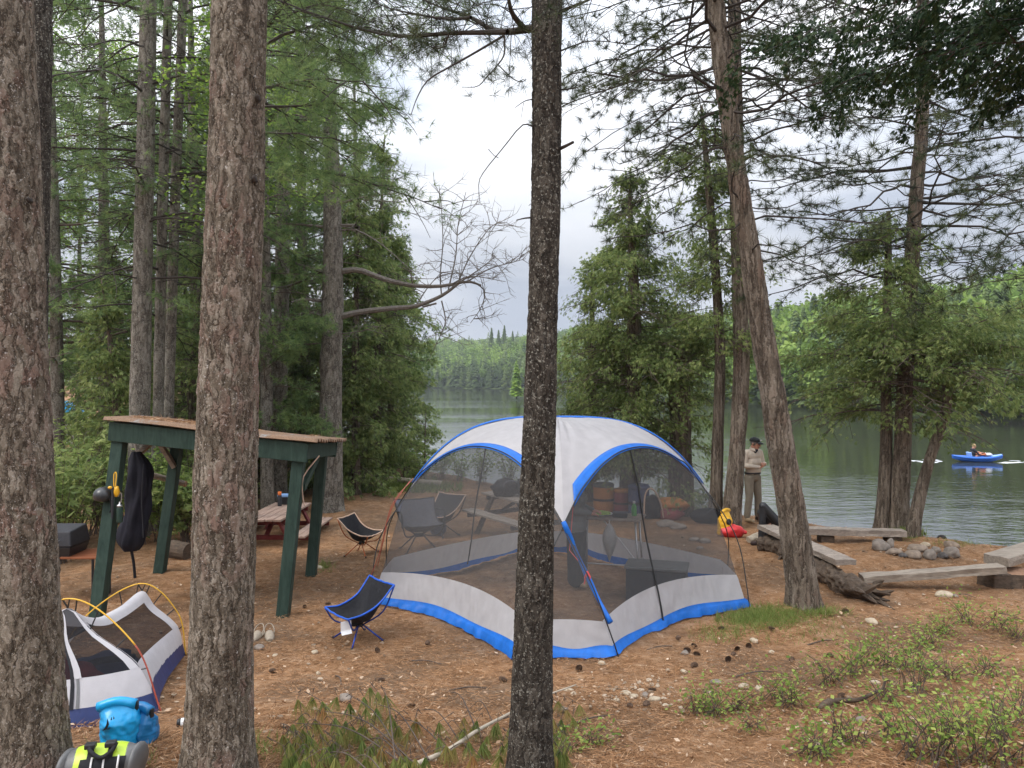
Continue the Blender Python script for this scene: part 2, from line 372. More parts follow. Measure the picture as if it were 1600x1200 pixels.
# weathered wood
def wood(name, a, b, grain=(30, 3, 30), rough=0.85):
    k = NT(name); v = k.coord(grain); f = k.noise(v, 1.0, 6, 0.7, 0.6); g = k.noise(k.coord(), 6, 3)
    col = k.ramp(k.math('ADD', k.math('MULTIPLY', f, 0.75), k.math('MULTIPLY', g, 0.25)), [(0.3, a), (0.72, b)])
    k.bsdf(col, rough, 0, 0.2, f, 0.5, 0.006); MAT[name] = k.m
wood('weathered_wood_x', (0.15, 0.12, 0.095), (0.42, 0.36, 0.29), (3, 40, 40))
wood('weathered_wood_y', (0.15, 0.12, 0.095), (0.42, 0.36, 0.29), (40, 3, 40))
wood('grey_board', (0.16, 0.13, 0.11), (0.40, 0.34, 0.28), (14, 14, 40))
wood('rotten_wood', (0.03, 0.022, 0.017), (0.17, 0.125, 0.09), (12, 12, 30))
wood('pale_log', (0.30, 0.25, 0.19), (0.55, 0.48, 0.38), (5, 30, 30))
wood('red_paint', (0.10, 0.018, 0.018), (0.19, 0.04, 0.035), (9, 9, 9), 0.6)
wood('table_plank', (0.20, 0.13, 0.10), (0.45, 0.33, 0.27), (40, 3, 40))
wood('green_paint', (0.012, 0.028, 0.022), (0.050, 0.082, 0.064), (22, 22, 3.5), 0.6)
wood('cedar_slat', (0.16, 0.05, 0.022), (0.30, 0.11, 0.05), (3, 40, 40), 0.6)
wood('end_grain', (0.18, 0.10, 0.06), (0.40, 0.24, 0.15), (20, 20, 20))
# corrugated roof under drifts of pine needles
k = NT('needle_strewn_roof'); v = k.coord()
f = k.ramp(k.math('ADD', k.noise(v, 1.6, 4, 0.6), k.math('MULTIPLY', k.noise(v, 30, 3), 0.25)), [(0.42, 0.0), (0.55, 1.0)])
nc = k.ramp(k.noise(v, 70, 4, 0.8), [(0.3, (0.09, 0.055, 0.033)), (0.7, (0.30, 0.185, 0.115))])
k.bsdf(k.mix(f, (0.27, 0.31, 0.33), nc), k.ramp(f, [(0, 0.4), (1, 0.9)]), k.ramp(f, [(0, 0.6), (1, 0.0)]), 0.4, k.noise(v, 60, 3), 0.3, 0.01)
MAT['roof'] = k.m
simple('blue_fabric', (0.012, 0.16, 0.62), 0.5, 0, 0.15, 9, 0.3, 0.4, 0.2)
simple('white_fabric', (0.56, 0.545, 0.555), 0.6, 0, 0.06, 7, 0.35, 0.3, 0.35)
simple('tent_white', (0.66, 0.64, 0.66), 0.6, 0, 0.06, 9, 0.35, 0.3, 0.3)
simple('navy_fabric', (0.016, 0.03, 0.12), 0.5, 0, 0.2, 12, 0.3, 0.4)
simple('black_fabric', (0.013, 0.013, 0.016), 0.75, 0, 0.3, 30, 0.4)
simple('dark_garment', (0.012, 0.012, 0.02), 0.8, 0, 0.4, 8, 0.5)
simple('grey_fabric', (0.10, 0.10, 0.12), 0.8, 0, 0.2, 30, 0.3)
simple('charcoal', (0.04, 0.04, 0.045), 0.7, 0, 0.2, 20, 0.3)
simple('black_plastic', (0.02, 0.02, 0.022), 0.45, 0, 0.2, 20, 0.1, 0.5)
simple('dark_metal', (0.035, 0.035, 0.04), 0.4, 0.6, 0.2, 30, 0.1)
simple('steel', (0.5, 0.5, 0.5), 0.35, 0.9, 0.1, 30, 0.1)
simple('pole_black', (0.02, 0.02, 0.02), 0.4, 0, 0.1, 30, 0.05, 0.5)
simple('pole_yellow', (0.75, 0.42, 0.03), 0.4, 0, 0.1, 30, 0.05, 0.5)
simple('pole_red', (0.35, 0.06, 0.03), 0.4, 0, 0.1, 30, 0.05, 0.5)
simple('frame_blue', (0.015, 0.055, 0.33), 0.35, 0.4, 0.1, 30, 0.05, 0.5)
simple('trim_blue', (0.02, 0.10, 0.50), 0.5, 0, 0.1, 30, 0.1)
simple('frame_orange', (0.42, 0.11, 0.035), 0.35, 0.4, 0.1, 30, 0.05, 0.5)
simple('trim_tan', (0.55, 0.38, 0.28), 0.6, 0, 0.1, 30, 0.1)
simple('bright_blue_vinyl', (0.01, 0.33, 0.68), 0.35, 0, 0.12, 10, 0.35, 0.5)
simple('deep_blue_vinyl', (0.008, 0.15, 0.36), 0.4, 0, 0.15, 10, 0.35, 0.5)
simple('lime_vinyl', (0.48, 0.66, 0.05), 0.4, 0, 0.1, 10, 0.3, 0.5)
simple('grey_vinyl', (0.13, 0.13, 0.13), 0.45, 0, 0.12, 10, 0.3, 0.5)
simple('yellow_vinyl', (0.74, 0.40, 0.02), 0.4, 0, 0.12, 10, 0.35, 0.5)
simple('red_vinyl', (0.62, 0.03, 0.035), 0.45, 0, 0.15, 10, 0.35, 0.5)
simple('orange_plastic', (0.55, 0.22, 0.05), 0.5, 0, 0.12, 10, 0.2, 0.4)
simple('maroon_plastic', (0.30, 0.06, 0.07), 0.5, 0, 0.12, 10, 0.2, 0.4)
simple('blue_plastic', (0.06, 0.08, 0.17), 0.5, 0, 0.12, 10, 0.2, 0.4)
simple('white_plastic', (0.72, 0.72, 0.72), 0.4, 0, 0.06, 20, 0.1, 0.5)
simple('clear_bag', (0.55, 0.55, 0.54), 0.35, 0, 0.1, 12, 0.6, 0.5, 0.4)
simple('green_bottle', (0.12, 0.50, 0.12), 0.3, 0, 0.08, 20, 0.05, 0.5, 0.3)
simple('orange_cap', (0.70, 0.16, 0.03), 0.45, 0, 0.1, 20, 0.05)
simple('lettuce', (0.35, 0.50, 0.10), 0.6, 0, 0.4, 60, 0.5)
simple('rubber_tan', (0.30, 0.25, 0.19), 0.6, 0, 0.12, 30, 0.1)
simple('stone_tan', (0.24, 0.185, 0.14), 0.85, 0, 0.35, 12, 0.6)
simple('stone_grey', (0.22, 0.185, 0.155), 0.85, 0, 0.35, 9, 0.6)
simple('stone_pale', (0.42, 0.345, 0.25), 0.8, 0, 0.25, 20, 0.4)
simple('cone_scale', (0.12, 0.075, 0.05), 0.8, 0, 0.4, 60, 0.5)
simple('skin', (0.52, 0.27, 0.19), 0.55, 0, 0.08, 20, 0.1)
simple('shirt_beige', (0.60, 0.52, 0.43), 0.85, 0, 0.12, 8, 0.6)
simple('shirt_grey', (0.16, 0.17, 0.17), 0.85, 0, 0.12, 8, 0.4)
simple('shirt_dark', (0.02, 0.022, 0.03), 0.8, 0, 0.15, 8, 0.4)
simple('shirt_white', (0.72, 0.70, 0.74), 0.8, 0, 0.06, 8, 0.4)
simple('trousers_khaki', (0.22, 0.19, 0.145), 0.85, 0, 0.15, 8, 0.6)
simple('trousers_black', (0.022, 0.023, 0.026), 0.45, 0, 0.25, 8, 0.6, 0.5)
simple('skirt_dark', (0.03, 0.032, 0.037), 0.85, 0, 0.15, 8, 0.4)
simple('shoe_tan', (0.40, 0.30, 0.19), 0.7, 0, 0.15, 20, 0.3)
simple('boot_dark', (0.04, 0.025, 0.022), 0.7, 0, 0.15, 20, 0.3)
simple('hair_grey', (0.20, 0.18, 0.16), 0.8, 0, 0.2, 60, 0.4)
simple('hair_dark', (0.03, 0.025, 0.022), 0.8, 0, 0.2, 60, 0.4)
simple('hair_blond', (0.52, 0.36, 0.20), 0.8, 0, 0.2, 60, 0.4)
simple('cap_dark', (0.03, 0.033, 0.034), 0.8, 0, 0.2, 20, 0.3)
simple('vest_orange', (0.72, 0.22, 0.10), 0.7, 0, 0.1, 20, 0.3)
simple('hull_blue', (0.02, 0.14, 0.60), 0.35, 0, 0.06, 5, 0.05, 0.5)
simple('hull_pale', (0.25, 0.42, 0.72), 0.4, 0, 0.06, 5, 0.05, 0.5)
simple('helmet_black', (0.03, 0.03, 0.032), 0.32, 0, 0.1, 5, 0.02, 0.5)
simple('ash', (0.10, 0.09, 0.085), 0.95, 0, 0.4, 20, 0.5)
simple('red_blanket', (0.35, 0.02, 0.03), 0.85, 0, 0.2, 9, 0.4)
simple('pink_cord', (0.75, 0.12, 0.12), 0.6, 0, 0.1, 30, 0.1)
# insect mesh: a fine weave seen as a part-transparent sheet
def mesh_mat(name, col, clear):
    k = NT(name); d = k.n('BsdfDiffuse'); d.inputs[0].default_value = (*col, 1); t = k.n('BsdfTransparent')
    mx = k.n('MixShader'); mx.inputs[0].default_value = clear; k.c(d.outputs[0], mx.inputs[1]); k.c(t.outputs[0], mx.inputs[2]); k.c(mx.outputs[0], k.out.inputs[0]); MAT[name] = k.m
mesh_mat('insect_mesh', (0.14, 0.14, 0.142), 0.61)
mesh_mat('tent_mesh', (0.025, 0.025, 0.028), 0.2)
# ================================================================== the setting
def axis_grid(parts):
    return np.unique(np.concatenate([np.linspace(a, b, n) for a, b, n in parts]).round(4))
gx = axis_grid([(-90, -14, 40), (-14, -6, 90), (-6, 9, 260), (9, 14, 50), (14, 80, 40)])
gy = axis_grid([(-14, 3, 40), (3, 14, 240), (14, 30, 160), (30, 150, 60)])
XX, YY = np.meshgrid(gx, gy); ZZ = gz(XX, YY)
fine_ = 0.018 * vnoise(np.stack([XX * 4, YY * 4, XX * 0], -1)) + 0.010 * vnoise(np.stack([XX * 11, YY * 11, XX * 0 + 3], -1))
ZZ = ZZ + fine_ * (np.abs(XX) < 14)
g = MB().grid(np.stack([XX, YY, ZZ], -1)); tag(g.build('ground', MAT['ground'], smooth=True), None, None, None, 'structure')
w = MB(); w.add([[-900, -60, 0], [900, -60, 0], [900, 1600, 0], [-900, 1600, 0]], np.array([[0, 1, 2, 3]]))
tag(w.build('lake_water', MAT['water']), None, None, None, 'structure')
# far shore and wooded hills, laid out by bearing
BPX = np.array([-900, 0, 400, 560, 660, 820, 900, 1000, 1130, 1250, 1400, 1600, 2000, 3000])
BDS = np.array([420, 420, 420, 410, 385, 335, 300, 240, 160, 118, 100, 84, 60, 45.])
BTH = np.arctan((BPX - CX) / F)
HSL = np.array([.10, .10, .10, .10, .10, .16, .16, .14, .11, .10, .115, .15, .16, .16])
def shore_far(th): return np.interp(th, BTH, BDS / np.cos(BTH))
def hill_z(th, r):
    s = np.interp(th, BTH, HSL); d = r - shore_far(th)
    x, y = r * np.sin(th), r * np.cos(th)
    b = 7 * vnoise(np.stack([x / 60, y / 60, 0 * x], -1)) * sstep(20, 90, d)
    z = np.where(d > 0, 0.5 * sstep(0, 4, d) + s * np.maximum(d - 4, 0), d * 0.25)
    far = np.clip((d - 130) / 400, 0, 1)
    cap = 17 + 40 * far
    z = np.where(z > 12, 12 + (cap - 12) * np.tanh((z - 12) / np.maximum(cap - 12, 1)), z) + b
    return z
tt = np.linspace(BTH[0], BTH[-1], 200); uu = np.concatenate([np.linspace(-12, 40, 30), np.linspace(45, 220, 40), np.linspace(240, 900, 30)])
TH, U = np.meshgrid(tt, uu); R = shore_far(TH) + U
h = MB().grid(np.stack([R * np.sin(TH), R * np.cos(TH), hill_z(TH, R)], -1)); tag(h.build('hills', MAT['hill'], smooth=True), None, None, None, 'structure')

# ================================================================== foliage
def needles(pos, dirs, K, length, width, spread, r=rng, tint0=None, tvar=0.25, lvar=0.25):
    pos = np.asarray(pos, float); M = len(pos); dirs = nrm(dirs)
    u = nrm(r.normal(size=(M, K, 3))); nd = nrm(dirs[:, None] * (1 - spread) + u * spread)
    Ln = np.broadcast_to(np.asarray(length, float), (M,))[:, None, None] * (1 - lvar + 2 * lvar * r.random((M, K, 1)))
    wv = nrm(np.cross(nd, r.normal(size=(M, K, 3)))) * width * 0.5
    b = pos[:, None] + nd * Ln * 0.05
    V = np.stack([b - wv, b + wv, pos[:, None] + nd * Ln], 2).reshape(-1, 3)
    Fc = np.arange(M * K * 3).reshape(-1, 3)
    t = (r.random(M) if tint0 is None else np.broadcast_to(tint0, (M,)))[:, None] + tvar * (r.random((M, K)) - 0.5)
    return V, Fc, np.repeat(np.clip(t, 0, 1).ravel(), 3)
def sprays(pos, dirs, size, r=rng, fingers=5, wide=0.16, tint0=None, droop=0.25):
    """flat fans of scale-leaved twigs, as cedar carries them"""
    pos = np.asarray(pos, float); M = len(pos); d = nrm(dirs); sz = np.broadcast_to(np.asarray(size, float), (M,))
    s = nrm(np.cross(d, r.normal(size=(M, 3)) * 0.9 + np.array([0, 0, 1.])))
    an = np.linspace(-1.0, 1.0, fingers)[None] + r.normal(size=(M, fingers)) * 0.12
    fl = (1 - 0.45 * np.abs(an)) * (0.75 + 0.5 * r.random((M, fingers)))
    fd = d[:, None] * np.cos(an)[..., None] + s[:, None] * np.sin(an)[..., None]; fd[..., 2] -= droop * r.random((M, fingers)); fd = nrm(fd)
    nn = nrm(np.cross(d, s))[:, None] + 0.5 * r.normal(size=(M, fingers, 3)); sd_ = nrm(np.cross(fd, nn))
    Ls = (sz[:, None] * fl)[..., None]; o = pos[:, None]
    A = o + fd * Ls * 0.08; B = o + fd * Ls * 0.55 + sd_ * Ls * wide; C = o + fd * Ls; D = o + fd * Ls * 0.5 - sd_ * Ls * wide
    V = np.stack([A, B, C, D], 2).reshape(-1, 3); Fc = np.arange(M * fingers * 4).reshape(-1, 4)
    t = (r.random(M) if tint0 is None else np.broadcast_to(tint0, (M,)))[:, None] + 0.3 * (r.random((M, fingers)) - 0.5)
    return V, Fc, np.repeat(np.clip(t, 0, 1).ravel(), 4)
def leaves(pos, dirs, size, r=rng, tint0=None, flat=0.8, wide=0.32):
    pos = np.asarray(pos, float); M = len(pos); d = nrm(np.asarray(dirs) + 0.35 * r.normal(size=(M, 3)))
    n_ = nrm(np.array([0, 0, flat]) + (1.1 - flat) * r.normal(size=(M, 3))); s = nrm(np.cross(d, n_)); sz = (np.broadcast_to(size, (M,)) * (0.7 + 0.6 * r.random(M)))[:, None]
    V = np.stack([pos, pos + d * sz * 0.5 + s * sz * wide, pos + d * sz, pos + d * sz * 0.5 - s * sz * wide], 1).reshape(-1, 3)
    t = r.random(M) if tint0 is None else np.clip(np.broadcast_to(tint0, (M,)) + 0.3 * (r.random(M) - 0.5), 0, 1)
    return V, np.arange(M * 4).reshape(-1, 4), np.repeat(t, 4)
def foliage_obj(name, parts, fmat, parent=None, loc=None, tw=None, tmat=None):
    """one crown: leaf arrays, and the twigs that carry them as a second material"""
    Vs, fs, ts, n = [], {}, [], 0
    for V, Fc, T in parts:
        Vs.append(V); fs.setdefault(Fc.shape[1], []).append(Fc + n); ts.append(T); n += len(V)
    nf = sum(len(f) for v in fs.values() for f in v)
    faces = [np.vstack(v) for v in fs.values()]
    if tw is not None and tw.n:
        Vs.append(np.vstack(tw.V)); tf = {}
        for f in tw.F: tf.setdefault(f.shape[1], []).append(f + n)
        faces += [np.vstack(v) for v in tf.values()]; ts.append(np.full(tw.n, 0.5))
    b = base_of(parent) if parent is not None else np.zeros(3)
    if loc is not None: b = b + np.asarray(loc, float)
    me = raw_mesh(name, np.vstack(Vs) - b, faces, False, np.concatenate(ts))
    if tw is not None and tw.n:
        mi = np.ones(len(me.polygons), np.int32); mi[:nf] = 0; me.polygons.foreach_set('material_index', mi)
        return link(name, me, [fmat, tmat], parent, loc)
    return link(name, me, fmat, parent, loc)
def bough(tw, base, az, Ln, r0, rise, curl, nsub, subf, r, s0=0.3, sag=0.0, jit=0.05, nsides=5, aspace=0.13, a0=0.3, side=0.9):
    """one branch with its side twigs; returns the points where foliage sits and which way it faces"""
    dh = np.array([math.cos(az), math.sin(az), 0]); s = np.linspace(0, 1, 8)
    p = base + np.outer(s * Ln, dh); p[:, 2] += Ln * (rise * s + curl * s * s)
    j = r.normal(size=(8, 3)) * Ln * jit * 0.5; j[0] = 0; p = p + np.cumsum(j, 0) * 0.45; p = spline(p, 15)[::2]
    tw.tube(p, r0 * (1 - 0.85 * s) + 0.002, nsides, cap=False)
    tp = nrm(np.gradient(p, axis=0)); pos, dr = [], []
    for i in range(nsub):
        si = s0 + (1 - s0) * (i + r.random()) / nsub; k = min(int(si * 7), 6); f = si * 7 - k
        b = p[k] * (1 - f) + p[k + 1] * f; t = tp[k]
        sdv = nrm(np.cross(t, [0, 0, 1])) * (1 if i % 2 else -1)
        d = nrm(t * (0.55 + 0.4 * r.random()) + sdv * side * (0.6 + 0.7 * r.random()) + np.array([0, 0, 0.25 * r.normal()]))
        l2 = subf * Ln * (1.2 - 0.75 * si) * (0.6 + 0.7 * r.random()); u = np.linspace(0, 1, 5)
        q = b + np.outer(u * l2, d) + np.outer(np.sin(u * (2 + 2 * r.random())) * u, r.normal(size=3)) * l2 * jit * 1.6; q[:, 2] += l2 * (-sag * u * u) + 0.05 * l2 * r.normal() * u
        tw.tube(q, r0 * 0.32 * (1 - 0.7 * u) + 0.0016, 4, cap=False)
        na = max(1, int(l2 * (1 - a0) / aspace) + 1)
        ua = a0 + (1 - a0) * (np.arange(na) + r.random(na) * 0.6) / max(na - 0.4, 1); ua = np.minimum(ua, 1)
        qa = np.stack([np.interp(ua, u, q[:, c]) for c in range(3)], 1)
        dq = nrm(q[-1] - q[-2]); pos.append(qa); dr.append(np.repeat(dq[None], na, 0))
    pos.append(p[-1:]); dr.append(tp[-1:])
    return np.vstack(pos), np.vstack(dr)
def trunk_mesh(path, rad, n_al, n_ar, lump=0.04, seed=0, flare=0.35):
    q = spline(np.column_stack([path, rad]), n_al); p, r_ = q[:, :3], q[:, 3].copy()
    hgt = p[:, 2] - p[:, 2].min(); r_ = r_ * (1 + flare * np.exp(-hgt / 0.22))
    m = MB().tube(p, r_, n_ar); V = m.V[0]; body = V[:n_al * n_ar].reshape(n_al, n_ar, 3); c = p[:, None]
    k = 1 + lump * vnoise(body * np.array([3.5, 3.5, 1.6]), seed) + lump * 0.7 * vnoise(body * np.array([11, 11, 4]), seed + 5)
    a = np.linspace(0, 2 * np.pi, n_ar, endpoint=False)
    k = k + (np.exp(-hgt / 0.18)[:, None] * 0.16 * np.sin(a * 4 + seed)[None])
    V[:n_al * n_ar] = (c + (body - c) * k[..., None]).reshape(-1, 3)
    return m, p, r_
def px_path(rows, D, ground=True, sink=0.12):
    """rows (px, py, half width px) top to bottom at depth D; the last row is moved down to the ground"""
    pts, rad = [], []
    for i, (a, b, hw) in enumerate(rows):
        d = D[i] if not np.isscalar(D) else D
        pts.append(P(a, b, d)); rad.append(hw / F * d)
    pts = np.array(pts); rad = np.array(rad)
    if ground:
        e_, f_ = pts[-1].copy(), pts[-2]
        g_ = float(gz(e_[0], e_[1])) - sink
        if e_[2] > g_ + 0.3:
            dv = (e_ - f_) / max(abs(e_[2] - f_[2]), 1e-6); e2 = e_ + dv * (e_[2] - g_); e2[2] = g_
            pts = np.vstack([pts, e2]); rad = np.append(rad, rad[-1] * 1.05)
        else: pts[-1][2] = g_
    return pts[::-1], rad[::-1]
def on_path(p, z):
    o = np.argsort(p[:, 2]); return np.array([np.interp(z, p[o, 2], p[o, c]) for c in range(3)])

def pine(name, label, group, path, rad, barkm, n_al, n_ar, br, needle, fmat, twm='twig', seed=1, lump=0.05, cat='tree', flare=0.35, extra=None):
    """br: list of (z, azimuth, length, r0, rise, curl, nsub, subf, sag); needle: dict for needles()"""
    r = np.random.default_rng(seed); base = path[0]
    t = thing(name, label, cat, (base[0], base[1], float(gz(base[0], base[1]))), group)
    m, p, _ = trunk_mesh(path, rad, n_al, n_ar, lump, seed, flare); m.build('trunk', MAT[barkm], t, smooth=True)
    tw = MB(); pos, dr = [], []
    for z, az, Ln, r0, rise, curl, nsub, subf, sag in br:
        a, b = bough(tw, on_path(p, z), az, Ln, r0, rise, curl, nsub, subf, r, sag=sag, aspace=needle.get('space', 0.13), s0=needle.get('s0', 0.3), a0=needle.get('a0', 0.3), jit=needle.get('jit', 0.05))
        pos.append(a); dr.append(b)
    if needle.get('kind') == 'spray' and len(br) > 30:      # the leader is leafy to its tip
        zt = p[:, 2].max(); zs = zt - 0.16 * (zt - br[0][0]) * r.random(14); pp = np.array([on_path(p, z_) for z_ in zs]); pos.append(pp + r.normal(size=pp.shape) * 0.06); dr.append(r.normal(size=pp.shape) * [1, 1, .3] + [0, 0, .5])
    parts = []
    if pos:
        pos = np.vstack(pos); dr = np.vstack(dr); keep = r.random(len(pos)) < needle.get('keep', 1); top_ = pos[:, 2] > p[:, 2].max() - 0.35; keep &= top_ | (vnoise(pos * np.array(needle.get('cs', (1.25, 1.25, 1.25))), seed) > needle.get('clump', -2) + 0.18 * r.normal(size=len(pos))); pos, dr = pos[keep], dr[keep]
        rep = needle.get('rep', 1)
        if rep > 1:
            pos = np.repeat(pos, rep, 0) + r.normal(size=(len(pos) * rep, 3)) * needle.get('scatter', 0.05); dr = np.repeat(dr, rep, 0)
        dd = nrm(dr + np.array([0, 0, needle.get('up', 0.3)]) + 0.25 * r.normal(size=dr.shape))
        if needle.get('kind') == 'spray': parts.append(sprays(pos, dd, needle['len'] * (0.7 + 0.6 * r.random(len(pos))), r, needle.get('K', 5), needle.get('wide', 0.16), droop=needle.get('droop', 0.3)))
        elif needle.get('kind') == 'leaf': parts.append(leaves(pos, dd, needle['len'], r))
        else: parts.append(needles(pos, dd, needle['K'], needle['len'], needle['w'], needle['spread'], r))
    if extra: extra(tw, parts, r, p)
    if parts: foliage_obj('crown', parts, MAT[fmat], t, None, tw, MAT[twm])
    elif tw.n: tw.build('limb', MAT[twm], t)
    return t
def whorls(r, z0, z1, dz, Lf, azr=(0, 2 * math.pi), n=3, r0=0.012, rise=0.05, curl=0.0, nsub=9, subf=0.42, sag=0.1):
    out_ = []; z = z0; a = r.random() * 6
    while z < z1:
        for k in range(n):
            az = azr[0] + (azr[1] - azr[0]) * ((k + r.random()) / n) if azr[1] - azr[0] < 6 else a + k * 2 * math.pi / n + r.normal() * 0.3
            Ln = Lf(z) * (0.45 + 0.80 * r.random())
            if Ln > 0.15: out_.append((z + dz * (r.random() - 0.5), az, Ln, r0 * max(Ln, 0.5), rise + 0.12 * r.normal(), curl + 0.08 * r.normal(), nsub, subf, sag))
        a += 0.9; z += dz * (0.8 + 0.4 * r.random())
    return out_
RED = dict(K=48, len=0.13, w=0.0055, spread=0.66, space=0.17, up=0.35, a0=0.40, keep=0.78, jit=0.13)
WHT = dict(K=14, len=0.12, w=0.009, spread=0.62, space=0.11, up=0.35, rep=4, scatter=0.095, a0=0.15, clump=0.06, cs=(0.55, 0.55, 1.7))
CED = dict(kind='spray', len=0.095, K=6, wide=0.105, space=0.075, up=-0.2, droop=0.45, a0=0.1, s0=0.18, rep=7, scatter=0.085, clump=0.17, cs=(2.2, 2.2, 2.8))
# ================================================================== trees
R8 = np.random.default_rng
# ---- three big trunks close to the camera
pa, ra = px_path([(-24, -900, 36), (-14, -400, 40), (3, 0, 42), (14, 300, 44), (24, 600, 46), (38, 900, 47), (56, 1210, 48)], 4.65)
pine('pine_tree', 'thick reddish pine trunk at the left edge beside the small tent', 'pine trunks near the camera', pa, ra, 'red_pine_bark', 900, 200, [], RED, 'red_pine_needles', seed=11, lump=0.035)
pa, ra = px_path([(398, -900, 34), (385, -400, 38), (374, 0, 40), (368, 300, 42.5), (357, 600, 44.5), (349, 900, 47), (339, 1210, 49)], 4.65)
pine('pine_tree', 'thick grey brown pine trunk standing in front of the green shelter', 'pine trunks near the camera', pa, ra, 'red_pine_bark', 900, 200, [], RED, 'red_pine_needles', seed=12, lump=0.035)
for px, py, rr_, t_ in ((402, 152, .016, -1), (397, 279, .015, -1), (44, 312, .012, 0)):
    tr_ = [o for o in bpy.data.objects if o.get('label', '').startswith('thick grey brown' if t_ else 'thick reddish')][0]
    c_ = P(px, py, 4.53); MB().ball(c_ + [-.004, .02, 0], (rr_, .03, rr_ * 1.3), 14, 10, fn=lambda V: V * (1 + .35 * vnoise(V * 2.5))[:, None]).build('knot', MAT['black_twig'], tr_, smooth=True)
def dark_extra(tw, parts, r, p):
    D = 4.5
    def limb(pts, r0, D2=None, r1=0.0025, n=14):
        dd = np.linspace(D, D2 or D, len(pts)); q = spline([P(a, b, d) for (a, b), d in zip(pts, dd)], n)
        tw.tube(q, np.linspace(r0, r1, n), 7, cap=False); return q
    limbs = [limb([(850, 46), (837, 44), (793, 50), (766, 45), (736, 27), (690, 12), (640, -10)], 0.030, 5.0),
             limb([(793, 50), (750, 51), (702, 52), (635, 57), (581, 50), (500, 25), (440, 2), (400, -20)], 0.018, 5.6),
             limb([(820, 46), (800, 20), (790, -15), (760, -60)], 0.02, 4.2),
             limb([(736, 27), (700, 30), (650, 22), (600, 10), (560, -15)], 0.010, 5.4),
             limb([(788, 56), (788, 84), (778, 101), (760, 121), (746, 135), (722, 136)], 0.006, 4.3, 0.002),
             limb([(778, 101), (800, 122), (815, 128), (822, 124)], 0.004, 4.3, 0.002),
             limb([(702, 52), (690, 75), (660, 70), (628, 72)], 0.005, 5.3, 0.002),
             limb([(870, 20), (900, 8), (930, -5), (960, -25)], 0.012, 4.4), limb([(870, 82), (895, 72), (925, 64), (980, 68)], 0.006, 4.6, 0.002),
             limb([(872, 141), (900, 137), (920, 125)], 0.005, 4.4, 0.0015)]
    limb([(787, 56), (736, 86), (702, 105), (669, 125), (652, 152), (642, 180)], 0.008, 4.2, 0.002)
    limb([(840, 204), (829, 196), (814, 197), (787, 230), (757, 267), (748, 287), (750, 317)], 0.005, 4.2, 0.0015)
    limb([(772, 243), (763, 233)], 0.002); limb([(772, 243), (779, 247)], 0.002)
    limb([(866, 236), (880, 230), (896, 222)], 0.013, 4.4, 0.008); limb([(834, 340), (820, 341), (807, 344)], 0.006, 4.4, 0.003)
    limb([(834, 155), (820, 158), (805, 168)], 0.004, 4.4, 0.002); limb([(818, 161), (814, 186)], 0.002, 4.4, 0.001)
    pos, dr = [], []
    for q, n, sp in zip(limbs, (34, 74, 24, 44, 6, 3, 14, 18, 8, 3), (0.30, 0.34, 0.3, 0.3, 0.03, 0.02, 0.10, 0.25, 0.12, 0.03)):
        for i in range(n):
            f = 0.25 + 0.75 * r.random(); k = int(f * 13); b = q[k]; o = b + np.clip(r.normal(size=3), -1.3, 1.3) * np.array([1, 1.3, 0.5]) * sp
            if sp > 0.05: tw.tube(spline([b, (b + o) / 2 + [0, 0, 0.04], o], 4), [0.003, 0.0024, 0.002, 0.0015], 4, cap=False)
            for _ in range(2 if sp > 0.05 else 1):
                pos.append(o + r.normal(size=3) * 0.03); dr.append(nrm(o - b + np.array([0, 0, 0.02])) if sp > 0.05 else nrm(r.normal(size=3)))
    for a, b in [(680, 120), (668, 112), (765, 125), (735, 150), (772, 148), (716, 128), (790, 125), (815, 124), (640, 68), (715, 62), (765, 60), (775, 70), (900, 12), (915, 35), (890, 40), (905, 125), (926, 118), (660, 75), (690, 70), (628, 78), (600, 70)]:
        pos.append(P(a, b, 4.4)); dr.append(nrm(r.normal(size=3) * [1, 0.6, 1] + [0, 0, -0.2]))
    pos = np.array(pos); dr = np.array(dr)
    parts.append(needles(pos, dr, 34, 0.095, 0.0022, 0.66, r, tvar=0.2))
pa, ra = px_path([(866, -900, 20), (860, -400, 22), (854.5, 0, 22.5), (853, 300, 23), (844.5, 600, 24.5), (833, 1000, 30), (827, 1210, 33)], 4.5)
pine('pine_tree', 'slender dark lichen flecked pine trunk in front of the screen house', 'pine trunks near the camera', pa, ra, 'dark_pine_bark', 900, 180, [], RED, 'red_pine_needles', 'black_twig', seed=13, lump=0.04, extra=dark_extra)
pa, ra = px_path([(64, -500, 15), (62, 0, 17.5), (58, 330, 17), (52, 700, 18), (46, 1000, 20)], 7.2)
pine('pine_tree', 'dark lichen crusted trunk half hidden behind the leftmost pine', None, pa, ra, 'dark_pine_bark', 320, 64, [], RED, 'red_pine_needles', seed=14)
